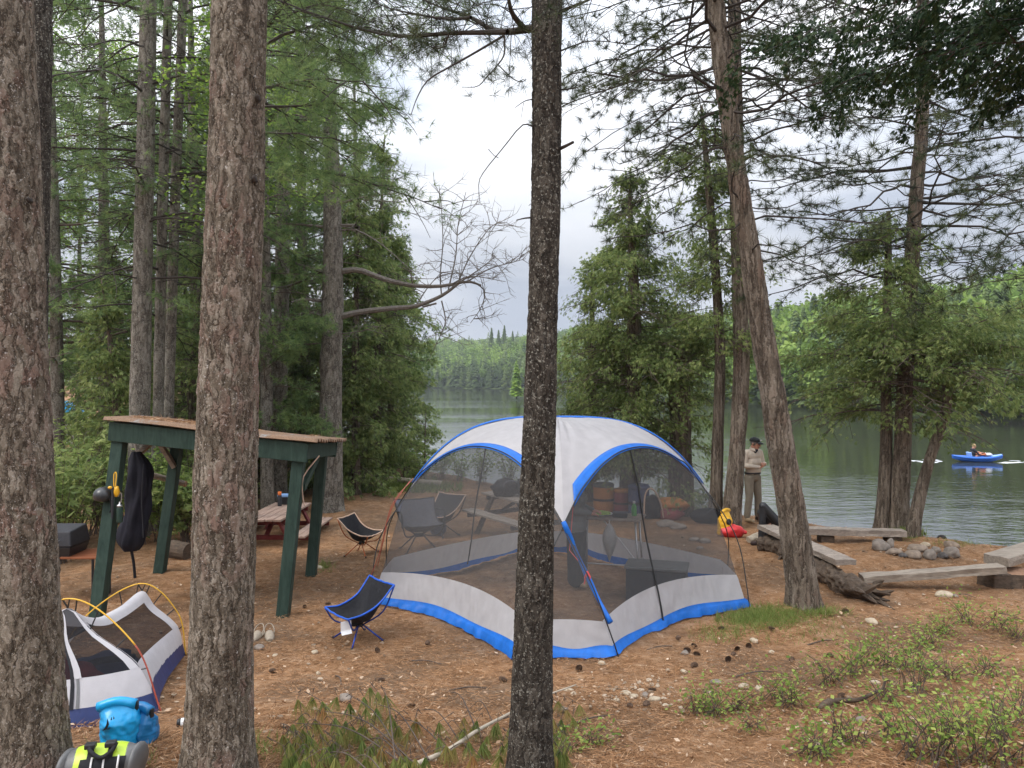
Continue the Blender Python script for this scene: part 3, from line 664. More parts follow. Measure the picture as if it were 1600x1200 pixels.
# ---- leaning pine at the log
r = R8(21)
D5 = 9.6
pa, ra = px_path([(1085, -520, 10), (1098, -250, 11.5), (1118, 0, 12.5), (1131, 120, 13.5), (1156, 300, 14), (1188, 500, 16.5), (1221, 700, 19.5), (1246, 860, 21.5), (1257, 950, 24)], D5)
br = whorls(r, 8.1, 13.5, 0.24, lambda z: 2.6, n=4, r0=0.008, rise=0.10, curl=-0.22, nsub=8, subf=0.33, sag=0.15)
br += whorls(r, 6.2, 8.2, 0.42, lambda z: 1.8, n=3, r0=0.006, rise=-0.05, curl=-0.2, nsub=5, subf=0.3, sag=0.1)
br += [(CZ + (592 - 130) / F * D5, 3.6, 2.7, 0.007, -0.5, -0.2, 9, 0.3, 0.1), (CZ + (592 - 60) / F * D5, 2.9, 2.6, 0.007, 0.1, -0.4, 10, 0.3, 0.1)]
pine('pine_tree', 'leaning pine trunk growing beside the rotten log', None, pa, ra, 'leaning_bark', 520, 110, br, RED, 'red_pine_needles', 'black_twig', seed=22, lump=0.05, flare=0.25)
# ---- pines and cedars along the bank
r = R8(23)
pa, ra = px_path([(1140, -420, 6), (1145, -150, 8), (1147, 0, 9), (1152, 300, 11), (1158, 560, 12), (1152, 700, 12), (1143, 805, 14)], 15.0)
br = whorls(r, 8.4, 17, 0.34, lambda z: 3.0, n=4, r0=0.007, rise=0.08, curl=-0.15, nsub=9, subf=0.33, sag=0.1)
pine('pine_tree', 'tall straight pine on the bank directly behind the standing man', None, pa, ra, 'leaning_bark', 160, 40, br, dict(RED, w=0.0075, K=36, len=0.14), 'red_pine_needles', 'black_twig', seed=24)
pa, ra = px_path([(1436, -300, 6), (1442, 60, 7.5), (1440, 200, 9), (1430, 330, 9.5), (1416, 560, 11), (1410, 700, 12), (1404, 830, 13.5)], 14.5)
br = whorls(r, 6.6, 15, 0.30, lambda z: 3.1, n=4, r0=0.007, rise=0.0, curl=0.05, nsub=9, subf=0.33, sag=0.05)
pine('pine_tree', 'crooked pine rising from the trunk clump at the water edge', None, pa, ra, 'leaning_bark', 160, 40, br, dict(RED, w=0.0075, K=36, len=0.14), 'red_pine_needles', 'black_twig', seed=25)
r = R8(27)
pa, ra = px_path([(1388, 330, 3), (1388, 400, 5), (1384, 560, 7), (1385, 700, 9), (1379, 825, 13)], 14.7)
br = whorls(r, 3.9, 7.6, 0.125, lambda z: 2.0 - 0.28 * (z - 3.9), n=3, r0=0.007, rise=0.10, curl=-0.30, nsub=13, subf=0.34, sag=0.25)
pine('cedar_tree', 'dark stemmed cedar touching the crooked pine at the water edge', None, pa, ra, 'cedar_bark', 120, 40, br, CED, 'cedar_leaves', seed=28)
pa, ra = px_path([(1483, 520, 5), (1480, 600, 7), (1477, 645, 7), (1452, 720, 8), (1434, 790, 9), (1424, 842, 10)], 14.0)
br = whorls(r, 4.3, 5.9, 0.12, lambda z: 1.8, n=3, r0=0.006, rise=0.1, curl=-0.18, nsub=10, subf=0.36, sag=0.25)
pine('cedar_tree', 'thin bent cedar leaning out towards the kayak', None, pa, ra, 'cedar_bark', 100, 32, br, CED, 'cedar_leaves', seed=29)
pa, ra = px_path([(1056, 535, 6), (1058, 552, 13), (1060, 600, 16), (1063, 700, 17), (1066, 796, 20)], 16.6)
br = whorls(r, 4.7, 5.6, 0.09, lambda z: 1.6, n=3, r0=0.006, rise=0.05, curl=-0.2, nsub=10, subf=0.36, sag=0.25)
pine('cedar_tree', 'stout splintered cedar trunk just behind the screen house', None, pa, ra, 'cedar_bark', 140, 48, br, CED, 'cedar_leaves', seed=30, lump=0.12)
pa, ra = px_path([(1096, 165, 2), (1108, 300, 6), (1118, 420, 7), (1125, 560, 8), (1121, 700, 9), (1118, 803, 11)], 15.4)
br = whorls(r, 5.1, 9.8, 0.16, lambda z: 1.3 - 0.12 * (z - 4), n=3, r0=0.006, rise=0.05, curl=-0.25, nsub=10, subf=0.38, sag=0.25)
pine('cedar_tree', 'slim double stemmed cedar left of the pine by the man', None, pa, ra, 'cedar_bark', 140, 32, br, CED, 'cedar_leaves', seed=31)
pa, ra = px_path([(985, 262, 1.5), (985, 330, 4), (990, 450, 9), (990, 600, 13), (985, 740, 16)], 16.8)
br = whorls(r, 2.6, 9.1, 0.135, lambda z: 1.75 * min(1, (9.3 - z) / 3.4 + 0.12), n=4, r0=0.006, rise=0.02, curl=-0.2, nsub=13, subf=0.38, sag=0.3)
pine('cedar_tree', 'broad pointed cedar standing behind the screen house roof', None, pa, ra, 'cedar_bark', 140, 32, br, CED, 'cedar_leaves', seed=32)
pa, ra = px_path([(925, 420, 1.5), (925, 520, 5), (922, 740, 10)], 18.2)
br = whorls(r, 2.4, 7.0, 0.16, lambda z: 1.2 * min(1, (7.3 - z) / 2.6), n=3, r0=0.006, rise=0.0, curl=-0.2, nsub=11, subf=0.38, sag=0.3)
pine('cedar_tree', 'smaller cedar right of the dark lichen flecked trunk', None, pa, ra, 'cedar_bark', 80, 20, br, CED, 'cedar_leaves', seed=33)
# ---- pine outside the frame on the right whose boughs reach in
r = R8(35)
pa = np.array([[7.6, 8.0, 1.6], [7.5, 8.0, 6], [7.4, 8.0, 12]]); ra = np.array([0.2, 0.17, 0.1])
br = [(CZ + (592 - y) / F * 8, az, l, 0.008, ri, cu, ns, 0.32, 0.1) for y, az, l, ri, cu, ns in
      [(100, 3.0, 3.2, -0.25, 0.05, 10), (30, 2.8, 3.0, -0.1, -0.2, 10), (160, 2.9, 3.6, -0.35, 0.1, 12), (190, 3.3, 3.0, -0.3, -0.15, 10), (250, 2.7, 3.0, -0.3, 0, 10), (60, 3.5, 2.8, -0.2, -0.3, 9),
       (330, 3.0, 2.6, -0.05, -0.1, 10), (380, 2.6, 2.8, 0.0, -0.1, 10), (-20, 3.1, 3.2, -0.1, -0.2, 11), (300, 3.4, 2.4, -0.2, 0.1, 8)]]
pine('pine_tree', 'pine off the right edge whose dark boughs hang into view', None, pa, ra, 'leaning_bark', 60, 24, br, dict(RED, keep=0.8), 'red_pine_needles', 'black_twig', seed=36)
# ---- dark hemlock boughs at the top right corner, close to the camera
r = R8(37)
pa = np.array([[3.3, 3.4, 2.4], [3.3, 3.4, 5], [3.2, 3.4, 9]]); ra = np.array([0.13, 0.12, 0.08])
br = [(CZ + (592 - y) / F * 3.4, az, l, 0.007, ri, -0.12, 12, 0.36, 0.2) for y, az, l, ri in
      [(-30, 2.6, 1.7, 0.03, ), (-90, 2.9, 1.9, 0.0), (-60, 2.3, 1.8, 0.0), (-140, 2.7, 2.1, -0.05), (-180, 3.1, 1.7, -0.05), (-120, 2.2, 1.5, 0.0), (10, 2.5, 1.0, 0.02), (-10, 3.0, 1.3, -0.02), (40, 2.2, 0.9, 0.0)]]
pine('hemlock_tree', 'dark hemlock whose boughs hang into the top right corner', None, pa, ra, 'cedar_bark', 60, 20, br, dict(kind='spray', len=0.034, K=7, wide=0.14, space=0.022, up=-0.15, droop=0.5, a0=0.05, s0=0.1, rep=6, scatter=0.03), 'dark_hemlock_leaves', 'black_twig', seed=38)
# ---- triple stemmed white pine left of centre, and the pale trunk
r = R8(41)
for lab, rows, D, z0, Lm, sd_ in [
        ('thickest of three close white pine trunks behind the shelter', [(238, -300, 10), (232, 0, 12), (225, 330, 13.5), (218, 660, 15.5), (216, 800, 16)], 14.0, 6.0, 2.6, 42),
        ('slim middle trunk of the three white pines behind the shelter', [(272, -300, 5), (263, 0, 6.5), (254, 330, 7.5), (247, 650, 8), (244, 800, 8.5)], 14.6, 6.5, 2.2, 43),
        ('slim outer trunk of the three white pines nearest the big grey brown pine', [(296, -300, 5), (286, 0, 6.5), (273, 330, 7.5), (263, 650, 8), (258, 800, 8.5)], 15.0, 6.2, 2.4, 44)]:
    pa, ra = px_path(rows, D)
    br = whorls(r, z0, 15.0, 0.55, lambda z: Lm, n=3, r0=0.009, rise=0.10, curl=-0.28, nsub=9, subf=0.36, sag=0.15)
    pine('white_pine_tree', lab, 'three white pines behind the shelter', pa, ra, 'grey_pine_bark', 120, 32, br, dict(WHT, rep=2, keep=0.8), 'white_pine_needles', 'black_twig', seed=sd_)
pa, ra = px_path([(446, -200, 8), (442, 340, 11), (438, 560, 11.5), (436, 760, 12)], 18.0)
br = whorls(r, 5.5, 16, 0.7, lambda z: 2.0, n=3, nsub=8)
pine('white_pine_tree', 'pale straight pine trunk seen between big pine and dead snag', None, pa, ra, 'grey_pine_bark', 90, 24, br, WHT, 'white_pine_needles', seed=45)
# ---- dead snag with two long bare limbs
def snag_extra(tw, parts, r, p):
    D = 17.0
    def limb(pts, r0, r1=0.006, n=16, twn=0, twl=0.5, D2=None, up=0.3):
        r0 *= 0.78
        dd = np.linspace(D, D2 or D, len(pts)); q = spline([P(a, b, d) for (a, b), d in zip(pts, dd)], n); tw.tube(q, np.linspace(r0, r1, n), 7, cap=False)
        for i in range(twn):
            k = int((0.25 + 0.75 * r.random()) * (n - 1)); d = nrm(r.normal(size=3) * [1, 0.7, 0.8] + [0.35, 0, up]); l = twl * (0.5 + r.random())
            a = q[k]; c = spline([a, a + d * l * 0.5 + r.normal(size=3) * 0.03, a + d * l + r.normal(size=3) * 0.07], 6); tw.tube(c, np.linspace(0.009, 0.003, 6), 4, cap=False)
            for _ in range(5):
                kk = 2 + int(r.random() * 4); d2 = nrm(d + r.normal(size=3) * 0.7); l2 = 0.22 * (0.4 + r.random()); tw.tube([c[kk], c[kk] + d2 * l2], [0.005, 0.0022], 3, cap=False)
        return q
    limb([(528, 425), (560, 422), (600, 436), (645, 446), (690, 447), (730, 440), (752, 446)], 0.095, 0.022)
    limb([(528, 496), (560, 488), (610, 482), (650, 478), (690, 462), (720, 440)], 0.10, 0.03)
    limb([(682, 474), (660, 480)], 0.03, 0.02)
    for pts, n_ in [([(690, 462), (688, 430), (692, 380), (690, 330), (686, 290)], 14), ([(700, 455), (712, 400), (716, 350), (728, 300)], 14), ([(715, 443), (735, 400), (762, 360), (782, 345)], 14),
                    ([(730, 440), (765, 420), (800, 410), (822, 404)], 11), ([(740, 440), (757, 455), (752, 480), (735, 505)], 10), ([(690, 470), (696, 500), (690, 520), (678, 545)], 10), ([(720, 440), (750, 420), (775, 400)], 9),
                    ([(650, 478), (668, 450), (690, 425)], 5), ([(645, 446), (640, 425), (622, 415)], 4), ([(700, 447), (735, 432), (790, 440)], 9)]:
        limb(pts, 0.022, 0.006, 12, int(n_ * 1.4), 0.5, 16.7 + r.random() * 0.6)
    for pts, a, b in [([(530, 290), (560, 288), (600, 292), (633, 296)], 0.04, 0.014), ([(560, 288), (590, 275), (628, 264)], 0.02, 0.006), ([(530, 318), (570, 308), (620, 302)], 0.045, 0.012), ([(570, 313), (631, 316)], 0.02, 0.01),
                      ([(530, 352), (556, 352)], 0.05, 0.035), ([(530, 360), (558, 360), (600, 385), (650, 430)], 0.03, 0.006), ([(530, 268), (548, 242), (572, 238)], 0.03, 0.008), ([(530, 522), (560, 518), (600, 508)], 0.02, 0.006),
                      ([(508, 355), (480, 352), (448, 350), (434, 354)], 0.05, 0.01), ([(508, 425), (480, 418), (462, 412)], 0.07, 0.03), ([(506, 470), (475, 468), (455, 472)], 0.06, 0.02), ([(506, 494), (480, 488), (455, 500), (428, 528)], 0.05, 0.012),
                      ([(514, 246), (507, 210), (512, 180)], 0.09, 0.03)]:
        limb(pts, a, b, 10, 6, 0.45, 17 + r.normal() * 0.4)
pa, ra = px_path([(523, 138, 3), (521, 165, 5), (518, 205, 8), (519, 245, 11), (519, 300, 13), (520, 450, 16), (517, 620, 17), (516, 780, 19)], 17.0)
pine('dead_snag', 'grey dead pine snag with long bare limbs reaching over the lake', None, pa, ra, 'grey_pine_bark', 160, 40, [], RED, 'red_pine_needles', 'dead_twig', seed=47, lump=0.09, extra=snag_extra)
# ---- soft white pines filling the left of the picture
r = R8(51)
for i, (px, D, H, Lm, z0, lab) in enumerate([
        (92, 17.5, 15, 2.9, 5.2, 'soft green white pine filling the gap between the two leftmost trunks and the shelter'),
        (165, 22, 18, 3.3, 3.0, 'tall white pine standing left of the three close trunks'),
        (310, 20, 17, 3.0, 3.2, 'bushy white pine straight behind the thick grey brown trunk'),
        (395, 24, 18, 3.3, 2.2, 'white pine with fanned boughs right of the thick grey brown trunk'),
        (418, 16.5, 14, 1.25, 3.4, 'drooping white pine whose needles brush the left side of the snag'),
        (478, 21, 17, 2.8, 3.6, 'white pine directly behind the dead snag'),
        (20, 34, 19, 3.6, 4.5, 'white pine seen beyond the lichen crusted trunk'),
        (560, 27, 15.5, 2.6, 2.0, 'pointed white pine rising behind the cedars near the snag'),
        (345, 32, 21, 3.6, 2.0, 'distant white pine mostly hidden by the thick grey brown trunk')]):
    x = (px - CX) / F * D; b = onground(x, D); rr = R8(60 + i); lean = rr.normal() * 0.3
    pa = np.array([b - [0, 0, 0.1], b + [lean * 0.3, 0, H * 0.4], b + [lean, 0, H]]); ra = np.array([0.16, 0.12, 0.015]) * H / 15
    top = CZ + 0.53 * D
    br = whorls(rr, max(z0, b[2] + 0.4), min(b[2] + H - 0.3, top + 1.2), 0.62 if i not in (4,) else 0.5, lambda z: Lm * min(1, (b[2] + H - z) / (0.55 * H) + 0.08), n=4, r0=0.009, rise=0.10, curl=-0.14, nsub=10, subf=0.40, sag=0.1)
    pine('white_pine_tree', lab, 'white pines in the woods on the left', pa, ra, 'grey_pine_bark', 50, 16, br, dict(WHT, w=0.010 + 0.00035 * D), 'white_pine_needles', 'twig', seed=70 + i)
x = (366 - CX) / F * 10.5; b = onground(x, 10.5); rr = R8(58); pa = np.array([b - [0, 0, .1], b + [0, 0, 5], b + [.05, 0, 11.5]]); ra = np.array([.13, .11, .05])
br = whorls(rr, 7.6, 10.6, 0.42, lambda z: 2.5, azr=(-1.0, 0.75), n=3, r0=0.009, rise=0.05, curl=-0.16, nsub=11, subf=0.40, sag=0.15)
pine('white_pine_tree', 'white pine hidden behind the thick grey brown trunk with boughs spreading towards the snag', None, pa, ra, 'grey_pine_bark', 50, 20, br, dict(WHT, w=0.007, clump=-0.2), 'white_pine_needles', 'black_twig', seed=59)
# ---- cedars behind the shelter and the snag
for i, (px, D, H, Lm, lab) in enumerate([
        (590, 20.5, 9.6, 1.25, 'dense cedar leaning on the right of the dead snag'),
        (556, 19.0, 8.6, 1.1, 'dense cedar half hidden behind the dead snag'),
        (612, 24.0, 7.6, 1.3, 'cedar at the lake end of the wooded bank'),
        (470, 20.0, 6.4, 1.3, 'low cedar between the pale trunk and the snag'),
        (182, 15.5, 5.0, 0.95, 'cedar filling the space left of the shelter roof'),
        (300, 17.0, 6.0, 1.4, 'cedar behind the shelter and left of the thick pine'),
        (185, 23.0, 7.0, 1.6, 'cedar farther back beyond the shelter roof'),
        (408, 19.0, 5.5, 1.2, 'low cedar right behind the shelter roof corner')]):
    x = (px - CX) / F * D; b = onground(x, D); rr = R8(80 + i)
    pa = np.array([b - [0, 0, 0.1], b + [0, 0, H * 0.5], b + [rr.normal() * 0.2, 0, H]]); ra = np.array([0.12, 0.08, 0.012])
    br = whorls(rr, b[2] + 0.35, b[2] + H - 0.1, 0.17, lambda z: Lm * min(1, (b[2] + H - z) / (0.5 * H) + 0.05), n=4, r0=0.006, rise=0.03, curl=-0.2, nsub=10, subf=0.40, sag=0.3)
    pine('cedar_tree', lab, 'cedars behind the camp', pa, ra, 'cedar_bark', 40, 14, br, dict(CED, rep=6 if i < 3 else 4, len=0.12), 'cedar_leaves', seed=90 + i)
# ---- leafy broadleaf trees
for i, (px, D, H, Lm, z0, lab) in enumerate([
        (372, 13.5, 10.5, 1.5, 7.6, 'young broadleaf tree showing a patch of bright leaves right of the thick pine'),
        (120, 27, 15, 3.0, 5.5, 'pale green broadleaf tree in the gap beside the leftmost trunks'),
        (285, 24, 13, 2.6, 5.0, 'pale green broadleaf tree between the three close pines')]):
    x = (px - CX) / F * D; b = onground(x, D); rr = R8(100 + i)
    pa = np.array([b - [0, 0, 0.1], b + [0.1, 0, H * 0.5], b + [0.2, 0, H]]); ra = np.array([0.09, 0.06, 0.01])
    br = whorls(rr, z0, b[2] + H, 0.45, lambda z: Lm, n=3, r0=0.008, rise=0.3, curl=-0.2, nsub=9, subf=0.42, sag=0.1)
    pine('broadleaf_tree', lab, 'broadleaf trees among the pines', pa, ra, 'grey_pine_bark', 40, 12, br, dict(kind='leaf', len=0.085 if i == 0 else 0.11, space=0.08, up=0.0, rep=3, scatter=0.12), 'bright_leaves', seed=110 + i)
# ---- saplings and shrubs
for i, (px, py, H, Lm, lab) in enumerate([
        (664, 752, 2.1, 0.75, 'small fir sapling against the bright water left of the screen house'),
        (632, 752, 1.5, 0.6, 'shorter fir sapling left of the lakeside sapling')]):
    b = gp(px, py); rr = R8(120 + i); D = b[1]
    pa = np.array([b - [0, 0, 0.05], b + [0, 0, H * 0.5], b + [0.03, 0, H]]); ra = np.array([0.035, 0.022, 0.006])
    br = whorls(rr, b[2] + 0.25, b[2] + H, 0.22, lambda z: Lm * (b[2] + H - z) / H + 0.12, n=4, r0=0.007, rise=0.12, curl=0.05, nsub=9, subf=0.42, sag=0.0)
    pine('fir_sapling', lab, 'fir saplings by the lake', pa, ra, 'cedar_bark', 20, 8, br, dict(kind='spray', len=0.11, K=5, wide=0.10, space=0.06, up=0.05, droop=0.1, rep=1), 'cedar_leaves', seed=130 + i)
def shrub(b, H, Wd, fmat, label, group, seed, leaf=0.07, n=420, kind='leaf', name='shrub'):
    rr = R8(seed); t = thing(name, label, 'shrub', b, group); tw = MB(); pos, dr = [], []
    for i in range(int(14 + 10 * Wd)):
        az = rr.random() * 6.283; l = H * (0.65 + 0.5 * rr.random()); o = Wd * rr.random() ** 0.6
        q = spline([b + [rr.normal() * 0.08, rr.normal() * 0.08, -0.03], b + [math.cos(az) * o * 0.45, math.sin(az) * o * 0.45, l * 0.6], b + [math.cos(az) * o, math.sin(az) * o, l]], 9)
        tw.tube(q, np.linspace(0.009, 0.003, 9) * min(1, 0.25 + H * .5), 4, cap=False)
        m = int(n / (14 + 10 * Wd)); f = 0.2 + 0.8 * rr.random(m) ** 0.8; k = f * 8
        qa = np.stack([np.interp(k, np.arange(9), q[:, c]) for c in range(3)], 1) + rr.normal(size=(m, 3)) * 0.09 * (0.5 + Wd)
        pos.append(qa); dr.append(nrm(rr.normal(size=(m, 3)) * [1, 1, 0.35] + [math.cos(az) * 0.5, math.sin(az) * 0.5, 0.05]))
    pos = np.vstack(pos); dr = np.vstack(dr); pos[:, 2] = np.maximum(pos[:, 2], gz(pos[:, 0], pos[:, 1]) + 0.02)
    f = leaves(pos, dr, leaf, rr) if kind == 'leaf' else sprays(pos, dr, leaf * (0.7 + 0.6 * rr.random(len(pos))), rr, 5, 0.13, droop=0.35)
    foliage_obj('foliage', [f], MAT[fmat], t, None, tw, MAT['twig'])
    return t
LEFT = [(95, 880, 1.7, 0.9), (120, 845, 1.9, 1.0), (75, 860, 1.5, 0.8), (150, 835, 2.0, 1.0), (215, 850, 1.4, 0.8), (255, 845, 1.5, 0.8), (290, 850, 1.3, 0.7), (300, 820, 1.7, 0.9), (240, 810, 2.0, 1.0), (185, 800, 2.2, 1.1), (140, 790, 2.0, 1.0),
        (330, 790, 1.8, 1.0), (400, 735, 1.3, 1.0), (430, 730, 1.5, 1.0), (465, 728, 1.4, 1.0), (500, 732, 1.2, 0.9), (370, 745, 1.5, 1.0), (535, 735, 1.1, 0.8)]
for i, (px, py, H, Wd) in enumerate(LEFT):
    d_ = i < 12
    shrub(gp(px, py), H, Wd, 'undergrowth_leaves' if i % 3 else 'cedar_leaves', ('leafy green shrub in the undergrowth left of and behind the shelter' if d_ else 'green shrub along the back edge of the clearing below the snag'),
          'shrubs left of the shelter' if d_ else 'shrubs at the back of the clearing', 200 + i, 0.16 if i % 3 != 1 else 0.09, 620, 'spray' if i % 3 != 1 else 'leaf')
for i, (px, py, H, Wd, bl) in enumerate([(565, 742, 0.9, 0.7, 1), (590, 740, 1.2, 0.7, 0), (605, 742, 1.0, 0.7, 1), (640, 744, 0.9, 0.6, 1), (660, 746, 0.7, 0.6, 1), (690, 748, 0.8, 0.6, 1), (720, 752, 0.9, 0.6, 1), (752, 756, 0.9, 0.6, 0), (795, 760, 1.0, 0.7, 0), (880, 768, 1.3, 0.8, 0), (935, 770, 1.2, 0.8, 0), (1000, 778, 1.0, 0.7, 0)]):
    shrub(gp(px, py), H, Wd, 'bright_leaves' if bl else 'undergrowth_leaves', 'bright green leafy shrub on the lake bank behind the pale log' if bl else 'dull green shrub on the lake bank behind the camp', 'bright shrubs on the bank' if bl else 'dull shrubs on the bank', 230 + i, 0.075, 520, 'leaf')
# ================================================================== far shore woods
def conifer_unit(r, lay, per, wd=0.42):
    """a spire one metre tall: tiers of drooping ragged sprays"""
    q = []
    for i in range(lay):
        z = 0.12 + 0.86 * (i + r.random() * 0.5) / lay; rad = 0.20 * (1 - z) ** 0.8 + 0.012
        for k in range(per):
            a = r.random() * 6.283; l = rad * (0.6 + 0.7 * r.random()); d = np.array([math.cos(a), math.sin(a), 0]); s_ = np.array([-d[1], d[0], 0]) * l * wd
            b = np.array([0, 0, z + 0.03]); e_ = d * l + [0, 0, z - 0.35 * l]
            m_ = (b + e_) / 2
            q.append([b, m_ + s_ + [0, 0, -0.01], e_, m_ - s_ + [0, 0, 0.004]])
    return np.array(q)
def broadleaf_unit(r, clumps, per):
    q = []
    for i in range(clumps):
        c = nrm(r.normal(size=3)) * 0.25 * r.random() ** 0.4 * [1, 1, 1.25] + [0, 0, 0.62]
        for k in range(per):
            p = c + r.normal(size=3) * 0.07; d = nrm(r.normal(size=3)) * 0.045; s_ = nrm(np.cross(d, r.normal(size=3))) * 0.03
            q.append([p - d, p + s_, p + d, p - s_])
    return np.array(q)
r = R8(301)
CU = [conifer_unit(r, 16, 9) for _ in range(4)]; BU = [broadleaf_unit(r, 22, 16) for _ in range(4)]
CUn = [conifer_unit(r, 30, 18) for _ in range(4)]; BUn = [broadleaf_unit(r, 40, 34) for _ in range(3)]
cV, cT, bV, bT = [], [], [], []; near_spots = []
for i in range(5200):
    th = math.atan((r.uniform(540, 1760) - CX) / F); s0 = float(shore_far(th)); u = 2 + 230 * r.random() ** 1.5
    R_ = s0 + u; x, y = R_ * math.sin(th), R_ * math.cos(th); z = float(hill_z(np.array(th), np.array(R_)))
    if u < 6 and R_ < 125: near_spots.append((x, y, z)); continue
    con = r.random() < ((0.85 if u < 22 else 0.33) if R_ > 200 else (0.5 if u < 15 else 0.22)); H = (r.uniform(9, 16) if con else r.uniform(8, 13)) * (0.85 if u < 8 else 1)
    if R_ < 170 and r.random() < 0.35: continue
    Q = (CUn if R_ < 190 else CU)[i % 4] if con else (BUn[i % 3] if R_ < 190 else BU[i % 4])
    a = r.random() * 6.28; M = np.array([[math.cos(a), -math.sin(a), 0], [math.sin(a), math.cos(a), 0], [0, 0, 1]]); wdt = r.uniform(0.85, 1.35)
    V = (Q.reshape(-1, 3) * [wdt, wdt, 1]) @ M.T * H + [x, y, z - 0.3]
    t = np.clip(r.random() + 0.35 * (np.repeat(r.random(len(Q)), 4) - 0.5), 0, 1)
    (cV if con else bV).append(V); (cT if con else bT).append(t)
Vc, Vb = np.vstack(cV), np.vstack(bV)
tag(foliage_obj('far_conifer_forest', [(Vc, np.arange(len(Vc)).reshape(-1, 4), np.concatenate(cT))], MAT['far_conifer']), 'dark conifer woods on the far shore hills', 'forest', None, 'stuff')
tag(foliage_obj('far_broadleaf_forest', [(Vb, np.arange(len(Vb)).reshape(-1, 4), np.concatenate(bT))], MAT['far_broadleaf']), 'light green broadleaf woods on the far shore hills', 'forest', None, 'stuff')
protos = []
for k in range(3):
    rr = R8(320 + k); Q = conifer_unit(rr, 80, 42, .3); V = Q.reshape(-1, 3) * 12.0
    me = raw_mesh('crown', V, [np.arange(len(V)).reshape(-1, 4)], False, np.clip(0.5 + 0.7 * (np.repeat(rr.random(len(Q)), 4) - 0.5), 0, 1)); me.materials.append(MAT['far_conifer'])
    tm = MB().tube([[0, 0, -0.5], [0, 0, 5], [0, 0, 11]], [0.16, 0.12, 0.03], 8); mt = raw_mesh('trunk', np.vstack(tm.V), [f for f in tm.F if f.shape[1] == 4], True); mt.materials.append(MAT['grey_pine_bark'])
    protos.append((me, mt))
for i, (x, y, z) in enumerate(near_spots[:45]):
    t = thing('shore_conifer', 'conifer standing on the far lake shore beyond the kayak', 'tree', (x, y, z), 'conifers lining the far shore'); s_ = r.uniform(0.7, 1.15); t.scale = (s_, s_, s_); t.rotation_euler.z = r.random() * 6
    link('crown', protos[i % 3][0], None, t); link('trunk', protos[i % 3][1], None, t)
# tall far pines against the sky, the islet and its bush
for px, D, top, lab in [(768, 420, 511, 'tallest far pine standing above the hill skyline'), (779, 425, 514, 'second tall far pine close beside the tallest one'), (788, 430, 507, 'far pine on the skyline nearest the dark trunk'), (801, 440, 516, 'shorter far spire on the skyline')]:
    th = math.atan((px - CX) / F); R_ = D / math.cos(th); zg = float(hill_z(np.array(th), np.array(R_))); zt = CZ + (592 - top) / F * D; x = (px - CX) / F * D
    t = thing('far_pine', lab, 'tree', (x, D, zg)); H = max(zt - zg, 8)
    foliage_obj('crown', [(CUn[px % 4].reshape(-1, 3) * [H * 0.8, H * 0.8, H] + [x, D, zg], np.arange(len(CUn[px % 4]) * 4).reshape(-1, 4), np.full(len(CUn[px % 4]) * 4, 0.35))], MAT['far_conifer'], t)
    MB().tube([[x, D, zg - 1], [x, D, zg + H * 0.8]], [0.25, 0.06], 6).build('trunk', MAT['grey_pine_bark'], t)
ic = P(812, 627, 4.6 * F / 33)
m = MB().ball((0, 0, 0), (4.2, 2.6, 0.75), 28, 12, fn=lambda V: V * (1 + 0.18 * vnoise(V * 2.3 + 4))[:, None])
isl = m.build('islet', MAT['stone_tan'], loc=(ic[0], ic[1], 0.1), smooth=True); tag(isl, None, None, None, 'structure')
rr = R8(334); t = thing('islet_tree', 'light green cedar growing on the small rocky islet', 'tree', (ic[0] - 0.7, ic[1], 0.6))
Q = conifer_unit(rr, 30, 16); foliage_obj('crown', [(Q.reshape(-1, 3) * [9, 9, 8.5] + [ic[0] - 0.7, ic[1], 0.3], np.arange(len(Q) * 4).reshape(-1, 4), np.repeat(0.3 + 0.6 * rr.random(len(Q)), 4))], MAT['bright_leaves'], t)
MB().tube([[ic[0] - 0.7, ic[1], 0.2], [ic[0] - 0.7, ic[1], 7]], [0.12, 0.03], 6).build('trunk', MAT['cedar_bark'], t)
# ================================================================== screen house
def rotz(v, a):
    c, s = math.cos(a), math.sin(a); v = np.asarray(v, float)
    return np.stack([v[..., 0] * c - v[..., 1] * s, v[..., 0] * s + v[..., 1] * c, v[..., 2]], -1)
SHC = np.array([0.62, 10.4, 0.0]); SHZ = float(gz(0.62, 10.4)) + 0.01; ROT = math.radians(-91.5)
RC, HC, RM, HM, RF, FO, APEX = 2.10, 1.30, 1.36, 2.03, 2.42, 0.54, 2.37
tent = thing('screen_house', 'large blue and pale grey screen house with dark mesh sides in the clearing', 'screen tent', (SHC[0], SHC[1], SHZ))
def shw(p): return rotz(p, ROT) + np.array([SHC[0], SHC[1], SHZ])
def corner(i, r, h, lat=0.0):
    return rotz(np.array([r, lat, h]), i * math.pi / 2)
def arch(i, t):
    t = np.asarray(t, float)[..., None]; a, b = corner(i, RC, 0), corner(i + 1, RC, 0)
    md = nrm(a + b) * (RM - np.linalg.norm(a + b) / 2)
    p = a * (1 - t) / 2 + b * (1 + t) / 2 + md * (1 - t ** 2)
    p[..., 2] = HC + (HM - HC) * (1 - np.abs(t[..., 0]) ** 2.1); return p
def basec(i, t):
    t = np.asarray(t, float)[..., None]; a, b = corner(i, RF, 0, FO), corner(i + 1, RF, 0, -FO)
    return a * (1 - t) / 2 + b * (1 + t) / 2 - nrm(a + b) * 0.26 * (1 - t ** 2)
def roofp(i, s, t):
    A = arch(i, t); s = np.asarray(s, float); tt = np.abs(np.asarray(t, float))
    pw = 1.75 + 1.5 * np.sin(tt * np.pi / 2) ** 2; q = A * s[..., None]
    q[..., 2] = APEX - (APEX - A[..., 2]) * s ** pw; return q
